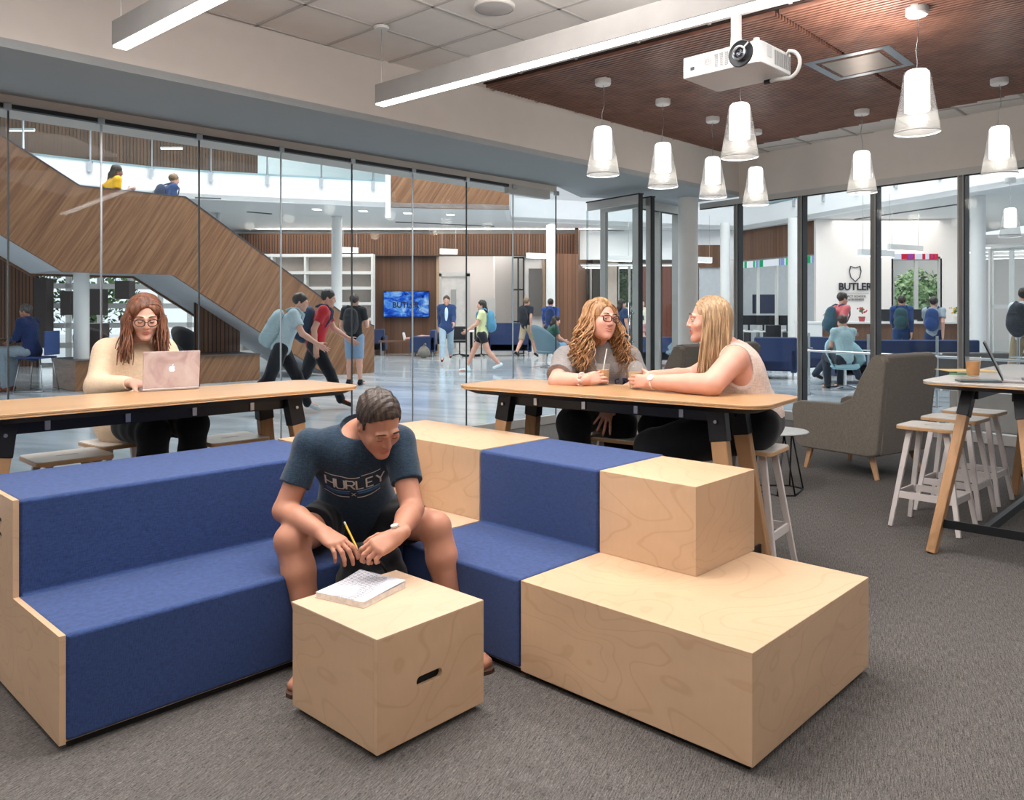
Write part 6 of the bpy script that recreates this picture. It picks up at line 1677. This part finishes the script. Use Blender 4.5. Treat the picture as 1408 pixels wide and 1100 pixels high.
S2(L_, 'trousers', cloth('black_leggings', '#16181d'), par, .0065, folds(.003, 25, 8))
sb = Sdf()
for s_ in 'RL': a = J['an' + s_]; sb.cone(a - V3(0, 0, .02), a + V3(.02, -.10, -.045), .042, .034, .02)
S2(sb, 'shoes', MATS['shoe_black'], par, .007)
g = lambda x, y, z: HC + HRm @ V3(x, y, z)
Hs = Sdf(); Hs.ell(g(0, -.022, .034), V3(.083, .098, .092), HRm); Hs.ell(g(0, -.06, -.05), V3(.095, .065, .12), HRm, .04)
Hs.cut(g(0, .074, .06), HRm @ V3(0, 1, .5)); Hs.sub(g(0, .115, -.008), (.068, .088, .102), HRm, .008)
S2(Hs, 'hair', HR['curly'], par, .0045, folds(.004, 60, 4, (1, 1, .25)))
rs = np.random.RandomState(9); st = []
for k in range(230):
    sx = rs.choice([-1, 1]); a = rs.uniform(0, 1)
    fi = math.radians(32 + 95 * a); p0 = g(sx * rs.uniform(.0, .012), -.020 + .092 * math.cos(fi), .034 + .090 * math.sin(fi)); p1 = g(sx * (.082 + rs.normal() * .006), .04 - a * .11, .01 + rs.normal() * .015)
    Lh = rs.uniform(.20, .34); wdn = rs.uniform(.2, 1.7); p3 = p1 + HRm @ V3(sx * (.015 + .06 * wdn), rs.uniform(-.03, .075), 0) + V3(0, 0, -Lh); p2 = mid(p1, p3) + HRm @ V3(sx * .03, 0, 0)
    ph = rs.uniform(0, 6.28); cr_ = rs.uniform(.012, .022); fr = rs.uniform(13, 20); pts = []
    for t in np.linspace(0, 1, 30):
        if t < .22: u = t / .22; q = (1 - u) ** 2 * p0 + 2 * u * (1 - u) * (mid(p0, p1) + HRm @ V3(sx * .036, -.022 * (1 - a), .026)) + u * u * p1
        else: u = (t - .22) / .78; q = (1 - u) ** 2 * p1 + 2 * u * (1 - u) * p2 + u * u * p3; rr = cr_ * min(1, u * 2.2); q = q + rr * V3(math.sin(u * fr + ph), math.cos(u * fr + ph), .3 * math.sin(u * fr))
        pts.append(Vector(q))
    st.append(pts)
strands(st, 30, .0055, 'hair_curls', HR['curly'], par)
m = MB()
wv = J['wrR']; ax_ = nrm(J['wrR'] - J['elR']); Rw = frame(ax_, (0, -.3, 1))
m.tube([Vector(wv - ax_ * .01 + Rw @ V3((.034 + .005 * math.sin(a * 9)) * math.cos(a), .006 * math.cos(a * 7), (.032 + .005 * math.sin(a * 9)) * math.sin(a))) for a in np.linspace(0, 2 * PI, 60)], .010, 7, cap=False); m.obj('scrunchie', cloth('scrunchie_pink', '#c6a49c'), par, smooth=True, world=True)

# =====================================================  WOMAN IN THE TANK TOP
J = arr(dict(pelvis=(1.24, 4.13, .735), hipL=(1.21, 4.03, .73), hipR=(1.25, 4.23, .73), chest=(1.165, 4.13, .985), neck=(1.105, 4.14, 1.135)))
J.update(shL=Qn(1010, 494, 3.98), shR=V3(1.14, 4.29, 1.06), elL=Qn(978, 529, 3.86), elR=V3(.99, 4.40, .95), wrL=Qn(896, 525, 4.10), wrR=V3(.74, 4.30, .955), knL=Qn(900, 617, 4.02), knR=V3(.78, 4.28, .68), anL=V3(.86, 4.02, .22), anR=V3(.88, 4.25, .22))
HC = Qn(974, 440, 4.11); HRm = frame((-.97, .16, -.02), (-.06, 0, 1))
par = person('woman with straight blonde hair in a pale tank top, in profile at the middle table', (1.24, 4.13, 0))
B = Sdf(); torso(B, J, .006, 1.08, 1.1, k=.05); B.cone(J['neck'] - V3(0, 0, .03), mid(J['neck'], HC, .6), .056, .052, .04); add_head(B, HC, HRm, 1.0, True)
limb(B, J, 'L', .009, (.056, .047, .038, .027)); limb(B, J, 'R', .006)
for s_ in 'RL': leg(B, J, s_, 0)
cw_ = V3(cupB.x, cupB.y, .945)
add_hand(B, J['wrL'], cw_ + V3(-.01, -.045, .0) - J['wrL'], (.15, -.97, .1), 1, (.42, .46, .52, .58), .05, .92, .4)
add_hand(B, J['wrR'], cw_ + V3(.01, .040, .01) - J['wrR'], (.2, .8, .55), -1, (.60, .62, .66, .70), .05, .92, .4)
S2(B, 'body', SK3, par, .005)
face_parts(par, HC, HRm, 1.0, None, smile=True)
T = Sdf(); R_, Rp_ = torso(T, J, .018, 1.10, 1.14, k=.05, bust=.18, belly=.02); T.ell(J['pelvis'] + V3(0, 0, .05), V3(.185, .155, .12), Rp_, .04); T.cut(J['pelvis'] - V3(0, 0, .0), V3(.15, 0, -1))
X3 = R_[:, 0]; F3 = R_[:, 1]; U3 = R_[:, 2]
for s_, sg in (('L', -1), ('R', 1)):
    T.sub(J['sh' + s_] + X3 * sg * .055 + U3 * -.03, (.095, .085, .125), R_, .01)
T.sub(J['neck'] + U3 * .045 + F3 * .03, (.105, .10, .10), R_, .01)
S2(T, 'tank_top', cloth('blush_tank', '#cdb6ab'), par, .005, folds(.0035, 26, 41))
m = MB()
for sg in (-1, 1):
    pts = [J['neck'] + X3 * sg * .085 + F3 * y + U3 * z for y, z in ((.10, -.13), (.075, -.06), (.03, -.012), (-.02, -.010), (-.07, -.04), (-.10, -.09), (-.115, -.16))]
    m.tube([Vector(p) for p in pts], .010, 6)
m.obj('shoulder_straps', MATS['blush_tank'], par, smooth=True, world=True)
m = MB(); pts = [J['shL'] + X3 * .035 + F3 * y + U3 * z for y, z in ((.0, .052), (-.04, .04), (-.075, 0), (-.10, -.05), (-.11, -.10))]; m.tube([Vector(p) for p in pts], .005, 6); m.obj('bra_strap', M['black'], par, smooth=True, world=True)
L_ = Sdf(); L_.ell(J['pelvis'], V3(.20, .165, .125), Rp_, .03)
for s_ in 'RL': leg(L_, J, s_, .022, (.112, .082, .066, .045))
S2(L_, 'trousers', MATS['black_leggings'], par, .0065, folds(.003, 25, 8))
sb = Sdf()
for s_ in 'RL': a = J['an' + s_]; sb.cone(a - V3(0, 0, .02), a + V3(-.11, 0, -.045), .042, .034, .02)
S2(sb, 'shoes', MATS['shoe_black'], par, .007)
w_ = J['wrL']; ax_ = nrm(J['wrL'] - J['elL']); Rw = frame(ax_, (0, -.8, .5)); m = MB(); m.tube([Vector(w_ - ax_ * .014 + Rw @ V3(.034 * math.cos(a), 0, .031 * math.sin(a))) for a in np.linspace(0, 2 * PI, 25)], .006, 6, cap=False); wt = m.obj('watch', plain('watch_white', '#e2ddda', .4), par, smooth=True, world=True)
MB().tube([Vector(w_ - ax_ * .014 + Rw @ V3(0, 0, .033)), Vector(w_ - ax_ * .014 + Rw @ V3(0, 0, .041))], .018, 20).obj('watch_face', MATS['watch_white'], wt, world=True)
g = lambda x, y, z: HC + HRm @ V3(x, y, z)
Hs = Sdf(); Hs.ell(g(0, -.024, .034), V3(.081, .098, .091), HRm); Hs.ell(g(0, -.060, -.05), V3(.080, .062, .12), HRm, .05)
Hs.cut(g(0, .072, .06), HRm @ V3(0, 1, .5)); Hs.sub(g(0, .125, -.008), (.085, .092, .105), HRm, .008)
S2(Hs, 'hair', HR['blonde'], par, .0045, folds(.003, 60, 4, (1, 1, .15)))
rs = np.random.RandomState(14); st = []
for k in range(240):
    sx = rs.choice([-1, 1]); a = rs.uniform(0, 1) ** .8
    fi = math.radians(32 + 95 * a); p0 = g(sx * rs.uniform(.0, .012), -.020 + .092 * math.cos(fi), .034 + .090 * math.sin(fi)); p1 = g(sx * (.080 + rs.normal() * .003), .030 - a * .12, .0 + rs.normal() * .01)
    Lh = rs.uniform(.24, .36); p3 = p1 + HRm @ V3(sx * rs.uniform(.0, .02), rs.uniform(-.02, .04), 0) + V3(.0, 0, -Lh); p2 = mid(p1, p3) + HRm @ V3(sx * .02, .0, 0)
    ph = rs.uniform(0, 6.28); pts = []
    for t in np.linspace(0, 1, 14):
        if t < .3: u = t / .3; q = (1 - u) ** 2 * p0 + 2 * u * (1 - u) * (mid(p0, p1) + HRm @ V3(sx * .036, -.022 * (1 - a), .026)) + u * u * p1
        else: u = (t - .3) / .7; q = (1 - u) ** 2 * p1 + 2 * u * (1 - u) * p2 + u * u * p3 + .003 * V3(math.sin(u * 5 + ph), math.cos(u * 5 + ph), 0)
        pts.append(Vector(q))
    st.append(pts)
strands(st, 14, .0062, 'hair_lengths', HR['blonde'], par)

# =====================================================  PEOPLE IN THE LOBBY
def figure(label, px, Y, head_py, yaw, pose='walk', h=1.72, top='#335', bottom='#222', top_len='short', bottoms='long', hair='dark', sk=None, longhair=False, lean=0, z0_=None, phase=1, res=.011, arms=None, pos=None, jacket=None, shoes='#222222', seat=.46, turn=0, tie=None, only=None):
    """yaw: facing direction in degrees (0 = +x right, -90 = towards the camera)"""
    sk = sk or SKP; c = Q(px, 0, Y) if pos is None else Vector(pos); base = z0_ if z0_ is not None else 0
    a = math.radians(yaw); f = V3(math.cos(a), math.sin(a), 0); r = V3(f[1], -f[0], 0); u = V3(0, 0, 1); s = h / 1.75
    o = V3(c.x, c.y, base); par = person(label, (c.x, c.y, base)); J = {}
    ln = math.radians(lean)
    sit = pose == 'sit'; ph_ = seat + .09 * s if sit else .90 * s
    P0 = o + u * ph_; tu = nrm(u * math.cos(ln) + f * math.sin(ln))
    J['pelvis'] = P0; J['chest'] = P0 + tu * .33 * s; J['neck'] = P0 + tu * .54 * s
    J['shR'] = P0 + tu * .48 * s + r * .165 * s; J['shL'] = P0 + tu * .48 * s - r * .165 * s
    hd = J['neck'] + (tu * .12 + f * .02) * s; hd[2] = max(hd[2], J['neck'][2] + .08)
    J['hipR'] = P0 + r * .09 * s - u * .02; J['hipL'] = P0 - r * .09 * s - u * .02
    T1, T2 = .42 * s, .41 * s
    for sd, sg in (('R', 1), ('L', -1)):
        if sit: kn = J['hip' + sd] + f * T1 * .96 + r * sg * .05 + u * .02; an = V3(kn[0], kn[1], base + .09) + f * .04 * sg
        elif pose == 'walk':
            sw = sg * phase; th = math.radians(24 * sw + 4); kn = J['hip' + sd] + (f * math.sin(th) - u * math.cos(th)) * T1
            th2 = math.radians(20 * sw - (22 if sw < 0 else -2)); an = kn + (f * math.sin(th2) - u * math.cos(th2)) * T2
        else: kn = J['hip' + sd] - u * T1 + f * .02; an = kn - u * T2 + r * sg * .02
        an[2] = max(an[2], base + .08); J['kn' + sd] = kn; J['an' + sd] = an
        aa = (arms or {}).get(sd)
        if aa is None:
            sw = -sg * phase if pose == 'walk' else .15
            th = math.radians(25 * sw); el = J['sh' + sd] + (f * math.sin(th) - u * math.cos(th)) * .28 * s + r * sg * .03; th2 = th + math.radians(30 if pose == 'walk' else 12)
            wr = el + (f * math.sin(th2) - u * math.cos(th2)) * .25 * s
            if sit: el = J['sh' + sd] - u * .25 * s + f * .10; wr = el + (f * .75 - u * .35 - r * sg * .35) * .24 * s
        else:
            el = J['sh' + sd] + (r * aa[0][0] * sg + f * aa[0][1] + u * aa[0][2]) * .28 * s; wr = el + (r * aa[1][0] * sg + f * aa[1][1] + u * aa[1][2]) * .25 * s
        J['el' + sd] = el; J['wr' + sd] = wr
    B = Sdf(); torso(B, J, -.014, s * .95); B.cone(J['neck'] - u * .03, hd - tu * .05, .052, .048, .02)
    hf = math.radians(yaw + turn); HRm = frame(V3(math.cos(hf), math.sin(hf), -.25 if lean > 5 else -.08), tu + V3(0, 0, .5)); add_head(B, hd, HRm, s)
    for sd in 'RL':
        limb(B, J, sd, -.002); leg(B, J, sd, -.003); d = nrm(J['wr' + sd] - J['el' + sd]); w = J['wr' + sd]; q = r * (1 if sd == 'R' else -1)
        add_hand(B, w, d, q, 1 if sd == 'L' else -1, (.3, .35, .4, .45), .08, s * 1.05, .3)
        foot(B, J['an' + sd] - V3(0, 0, 0), J['an' + sd] + f * .15) if J['an' + sd][2] - base < .12 and base == 0 else B.cone(J['an' + sd], J['an' + sd] + f * .12 - u * .05, .035, .025, .01)
    S2(B, 'body', sk, par, res)
    cm = lambda n, col: cloth(n + col.strip('#'), col)
    T = Sdf(); R_, Rp_ = torso(T, J, .014 if jacket is None else .006, s * 1.0, 1.0)
    if jacket is None:
        for sd in 'RL':
            if top_len == 'long': T.cone(J['sh' + sd], J['el' + sd], .062, .052, .03).cone(J['el' + sd], J['wr' + sd], .052, .034, .02, cap=True)
            else: T.cone(J['sh' + sd], mid(J['sh' + sd], J['el' + sd], .62), .064, .066, .03, cap=True)
    T.sub(J['neck'] + u * .04 + f * .03, (.06, .06, .045), None, .008)
    S2(T, 'shirt', cm('top_', top), par, res, folds(.006, 22, int(px)))
    if jacket:
        K2 = Sdf(); torso(K2, J, .026, s * 1.02, 1.0); K2.ell(J['pelvis'] - u * .03, V3(.185, .14, .15) * s, Rp_, .03)
        for sd in 'RL': K2.cone(J['sh' + sd], J['el' + sd], .070, .058, .03).cone(J['el' + sd], J['wr' + sd] - nrm(J['wr' + sd] - J['el' + sd]) * .01, .056, .040, .02, cap=True)
        K2.sub(J['chest'] + f * .155 + u * .05, (.048, .11, .27), np.stack([r, f, u], 1), .01); K2.sub(J['neck'] + u * .05 + f * .05, (.07, .07, .07), None, .01); S2(K2, 'jacket', cm('jacket_', jacket), par, res, folds(.005, 18, 2))
    if tie: MB().bar(Vector(J['neck'] + f * .07 - u * .03), Vector(J['chest'] + f * .135 - u * .12), .035, .01, up=tuple(f), w2=.055).obj('tie', cm('tie_', tie), par, world=True)
    L_ = Sdf(); L_.ell(J['pelvis'] - u * .01, V3(.165, .125, .12) * s, Rp_, .03)
    for sd in 'RL':
        if bottoms == 'long': leg(L_, J, sd, .012, (.092, .066, .058, .046))
        else: L_.cone(J['hip' + sd], mid(J['hip' + sd], J['kn' + sd], .92 if bottoms == 'knee' else .5), .097, .082, .03, cap=True)
    S2(L_, 'trousers' if bottoms == 'long' else 'shorts', cm('bottom_', bottom), par, res, folds(.004, 22, 3))
    Fs = Sdf()
    for sd in 'RL':
        an = J['an' + sd]
        if an[2] - base < .12: d = f; hl = V3(an[0], an[1], base + .035) - d * .03; Fs.cone(hl, hl + d * .20 * s, .040, .030, .02); Fs.cone(hl, an, .04, .042, .02)
        else: Fs.cone(an - f * .02, an + f * .13 - u * .07, .042, .032, .02)
    S2(Fs, 'shoes', cm('shoe_', shoes), par, res)
    g = lambda x, y, z: hd + HRm @ (V3(x, y, z) * s); Hs = Sdf(); Hs.ell(g(0, -.022, .038), V3(.084, .100, .093) * s, HRm)
    if longhair: Hs.ell(g(0, -.07, -.05), V3(.085, .055, .13) * s, HRm, .04); Hs.chain([g(0, -.08, -.10), g(0, -.09, -.26)], [.06, .035], .04)
    Hs.cut(g(0, .065, .05), HRm @ V3(0, .8, -.6)) ; Hs.sub(g(0, .11, -.03), V3(.085, .08, .09) * s, HRm, .01)
    S2(Hs, 'hair', HR[hair], par, res * .7, folds(.003, 60, 3))
    return par, J, f, r, u, s, R_
def backpack(label, info, col, col2=None, sc=1.0, strap=True):
    par, J, f, r, u, s, R_ = info; U = R_[:, 2]; c = J['chest'] - f * (.20 * s) - U * .04; t = thing('backpack', label, 'backpack', tuple(c))
    K2 = Sdf(); Rb = np.stack([r, f, U], 1); Rb = frame(f - U * np.dot(f, U), U); K2.ell(c - U * .06, V3(.145, .095, .19) * sc, Rb, .04).ell(c + U * .10, V3(.125, .08, .14) * sc, Rb, .05).ell(c - U * .09 - f * .075, V3(.11, .05, .12) * sc, Rb, .03)
    S2(K2, 'bag', cloth('bag_' + col.strip('#'), col), t, .011, folds(.006, 26, 5)); m = MB()
    for sg in (-1, 1):
        p = [J['chest'] + r * sg * .10 + f * y + U * z for y, z in ((-.12, .20), (-.06, .235), (.03, .22), (.115, .14), (.125, .03), (.08, -.08), (-.10, -.15))]; m.tube([Vector(q) for q in p], .014, 6)
    m.obj('strap', cloth('bagstrap_' + (col2 or col).strip('#'), col2 or col), t, smooth=True, world=True)
    m = MB(); m.tube([Vector(c - f * .10 * sc + r * x + U * (.06 + .05 * math.cos(x * 18))) for x in np.linspace(-.08, .08, 9)], .005, 5); m.obj('zip', cloth('bagzip', '#3a3d42'), t, smooth=True, world=True)
    return t
# seated man at the left
I_ = figure('man in a navy blazer and grey trousers sitting at the left edge', 44, 13.3, 0, 178, 'sit', 1.74, '#dfe3e8', '#8b98a3', 'long', 'long', 'grey', SK1, jacket='#22315a', shoes='#7a4330', seat=.58, lean=8)
c = Q(50, 0, 13.3); t = thing('wire_leg_chair', 'blue chair with thin wire legs under the man in the navy blazer', 'chair', (c.x + .0, c.y, 0), PI / 2)
MB().box((0, 0, .56), (.44, .44, .03)).obj('seat', plain('chair_blue', '#2c4478', .6), t, bevel=.01); MB().box((0, -.26, .80), (.42, .03, .40)).obj('backrest', plain('chair_blue', '#2c4478', .6), t, bevel=.01)
m = MB()
for sx in (-1, 1):
    for sy in (-1, 1): m.tube([(sx * .16, sy * .16, .55), (sx * .24, sy * .24, 0)], .009, 6)
for sx in (-1, 1): m.tube([(sx * .24, -.24, .01), (sx * .24, .24, .01)], .008, 6)
m.obj('wire_legs', M['steel'], t, smooth=True)
c = Q(-30, 0, 13.2); t = thing('high_round_table', 'dark topped table at the left edge in front of the man in the navy blazer', 'table', (c.x, c.y, 0))
MB().lathe([(0, .84), (.42, .84), (.42, .87), (0, .87)], n=36).obj('table_top', plain('table_brown', '#6c4a3a', .5), t, smooth='auto'); MB().tube([(0, 0, 0), (0, 0, .84)], .03, 10).obj('pedestal', M['steel'], t)
# on the stair
c = online(151, 21.6); figure('woman in a yellow T-shirt walking on the stair landing', 151, c.y, 0, 45, 'walk', 1.66, '#e8b42c', '#2b2f3a', hair='dark', sk=SKB, longhair=True, z0_=2.38, pos=c, lean=10, arms={'R': ((.1, -.1, -1), (.05, .8, .35)), 'L': ((.25, -.7, -.7), (.1, .3, -.9))})
c = online(227, 21.6); I_ = figure('person in a navy jacket with a backpack on the stair landing', 227, c.y, 0, 45, 'walk', 1.66, '#24406f', '#2b2f3a', 'long', hair='sandy', z0_=2.36, pos=c, lean=14); backpack('dark backpack of the person in the navy jacket on the stair', I_, '#2a3a52')
c = online(407, 21.6); figure('dark-haired person coming down the lower stair flight', 407, c.y, 0, 225, 'walk', 1.66, '#4a3c40', '#222833', hair='dark', z0_=.42, pos=c)
# walkers
I_ = figure('walking student in a pale blue shirt with a pale backpack', 386, 10.3, 0, 10, 'walk', 1.66, '#a9bac1', '#15161c', hair='dark', lean=22, shoes='#b9c2c6', phase=-1); backpack('pale blue-green backpack of the walking student', I_, '#9db2b8', sc=1.1)
I_ = figure('walking student in a red shirt with a navy backpack', 434, 10.9, 0, 8, 'walk', 1.70, '#b3202c', '#14161d', hair='dark', lean=14, shoes='#33241e'); backpack('dark navy backpack of the walking student in red', I_, '#23364f', sc=1.1)
I_ = figure('standing man in a black T-shirt and pale blue shorts seen from behind', 487, 14.4, 0, 82, 'stand', 1.70, '#101216', '#7c92aa', 'short', 'knee', 'brown', SKP, shoes='#15161a', arms={'R': ((.25, .1, -1), (-.2, .8, .35)), 'L': ((.3, 0, -1), (0, .5, -.6))}); backpack('black backpack with a grey oval, worn by the standing man', I_, '#17191d', '#202226')
figure('man in a blue blazer and pale trousers walking towards the room', 614, 21.0, 0, -88, 'walk', 1.82, '#c8dcea', '#9fb2c0', 'long', 'long', 'brown', SKP, jacket='#28406c', shoes='#5a3224')
I_ = figure('girl in a pale yellow shirt and black shorts walking with a blue backpack', 663, 17.6, 0, 180, 'walk', 1.64, '#d8dba6', '#22242a', 'short', 'short', 'dark', SKP, longhair=True, shoes='#cfe0e6'); backpack('bright blue backpack of the girl in pale yellow', I_, '#4f8cab')
I_ = figure('man in a dark T-shirt and khaki shorts with a black backpack', 724, 22.6, 0, 60, 'walk', 1.80, '#1e2632', '#a8987e', 'short', 'knee', 'sandy', SKP); backpack('black backpack of the man in khaki shorts', I_, '#1c2026')
I_ = figure('man in a royal blue top with a navy backpack near the column', 757, 22.2, 0, 85, 'walk', 1.76, '#25478a', '#2a2d36', 'long', 'long', 'dark', SKP); backpack('navy backpack of the man in royal blue', I_, '#1d2f56')
c = P(751, 506, 0); figure('woman in a dark green shirt sitting in the teal shell chair', 766, c.y, 0, 15, 'sit', 1.66, '#2f5248', '#6d93ae', hair='dark', longhair=True, lean=22, seat=.44, pos=Vector((c.x, c.y, 0)))
figure('person with dark hair in a navy top behind the curly-haired woman', 855, 19.5, 0, 20, 'stand', 1.70, '#2a3c5c', '#2b2f3a', hair='dark', longhair=True)
figure('man in a cream shirt and dark tie standing by the red-brown wall', 882, 21.5, 0, -80, 'stand', 1.74, '#ded6c0', '#2d3340', 'long', hair='dark', sk=SKP, tie='#2c3f66')
figure('person in a pink shirt bent over behind the dark blue bench', 891, 20.3, 0, -90, 'sit', 1.70, '#c58f95', '#4a4f58', hair='brown', lean=24, seat=.44)
I_ = figure('man in a coral shirt walking with a slate backpack at the right', 1153, 14.6, 0, 12, 'walk', 1.74, '#d56c70', '#2a3444', hair='brown', lean=6); backpack('slate blue backpack of the man in coral', I_, '#33505e')
figure('person in a pale teal shirt sitting with their back turned behind the balustrade', 1162, 13.5, 0, 95, 'sit', 1.66, '#9db6bb', '#2b2f3a', hair='brown', seat=.44, lean=8)
I_ = figure('man in a navy hoodie with a dark green backpack near the desk', 1240, 17.4, 0, 60, 'walk', 1.74, '#213a68', '#213a60', 'long', hair='dark'); backpack('dark green backpack of the man in the navy hoodie', I_, '#26454a')
I_ = figure('man in a grey T-shirt and navy shorts near the reception desk', 1284, 17.0, 0, 50, 'walk', 1.70, '#8f9ba3', '#26365a', 'short', 'knee', 'dark'); backpack('royal blue backpack of the man in the grey T-shirt', I_, '#263f70')
I_ = figure('person in pale shirt and khaki trousers at the right edge', 1409, 12.4, 0, 30, 'walk', 1.76, '#c9d2da', '#8a7a62', hair='dark'); backpack('big black and grey backpack at the right edge', I_, '#2d3138', '#3d4a30', sc=1.15)
# reclining person by the television: only the legs show over the blue armchair
c = Q(578, 470, 24.2); par = person('person reclining beside the television with bare legs on the low table', (c.x, 24.3, 0))
J = arr(dict(hip=(c.x + .42, 24.45, .50), kn=(c.x + .02, 24.35, .56), an=(c.x - .48, 24.3, .50)))
B = Sdf()
for dy_ in (0, .13): o_ = V3(0, dy_, 0); B.cone(J['hip'] + o_, J['kn'] + o_, .085, .06, .03).cone(J['kn'] + o_, J['an'] + o_, .058, .036, .02)
B.ell(J['hip'] + V3(.1, .06, 0), (.16, .17, .13), None, .05).cone(J['hip'] + V3(.1, .06, 0), J['hip'] + V3(.42, .06, .28), .14, .14, .05); add_head(B, J['hip'] + V3(.50, .06, .50), frame((-.8, -.3, .1), (0, 0, 1)), 1.0); B.cone(J['hip'] + V3(.42, .06, .3), J['hip'] + V3(.5, .06, .45), .06, .05, .02)
S2(B, 'body', SKP, par, .012)
T = Sdf(); T.ell(J['hip'] + V3(.1, .06, 0), (.175, .185, .14), None, .05).cone(J['hip'] + V3(.1, .06, 0), J['hip'] + V3(.42, .06, .28), .155, .16, .05); S2(T, 'shirt', cloth('shirt_charcoal', '#3a3d44'), par, .012)
Fs = Sdf()
for dy_ in (0, .13): o_ = V3(0, dy_, 0); Fs.cone(J['an'] + o_ - V3(.01, 0, .02), J['an'] + o_ + V3(-.05, 0, .17), .04, .032, .02)
S2(Fs, 'shoes', cloth('shoe_white', '#d8dadc'), par, .012)
c = P(583, 492, 0); bg_ = thing('backpack', 'grey backpack on the floor beside the man in the blue blazer', 'backpack', (c.x, c.y, 0))
K_ = Sdf(); K_.ell((c.x, c.y, .17), (.17, .13, .17), None, .05).ell((c.x - .02, c.y - .08, .14), (.12, .08, .11), None, .03).cone((c.x, c.y, .3), (c.x + .03, c.y, .38), .06, .04, .03).cut((0, 0, .002), (0, 0, -1)); S2(K_, 'bag', cloth('bag_grey', '#77736c'), bg_, .012, folds(.006, 26, 5))
m = MB(); m.tube([Vector((c.x - .05, c.y - .05, .34)), Vector((c.x, c.y - .05, .42)), Vector((c.x + .05, c.y - .05, .34))], .01, 6); m.obj('grab_handle', M['black'], bg_, smooth=True, world=True)
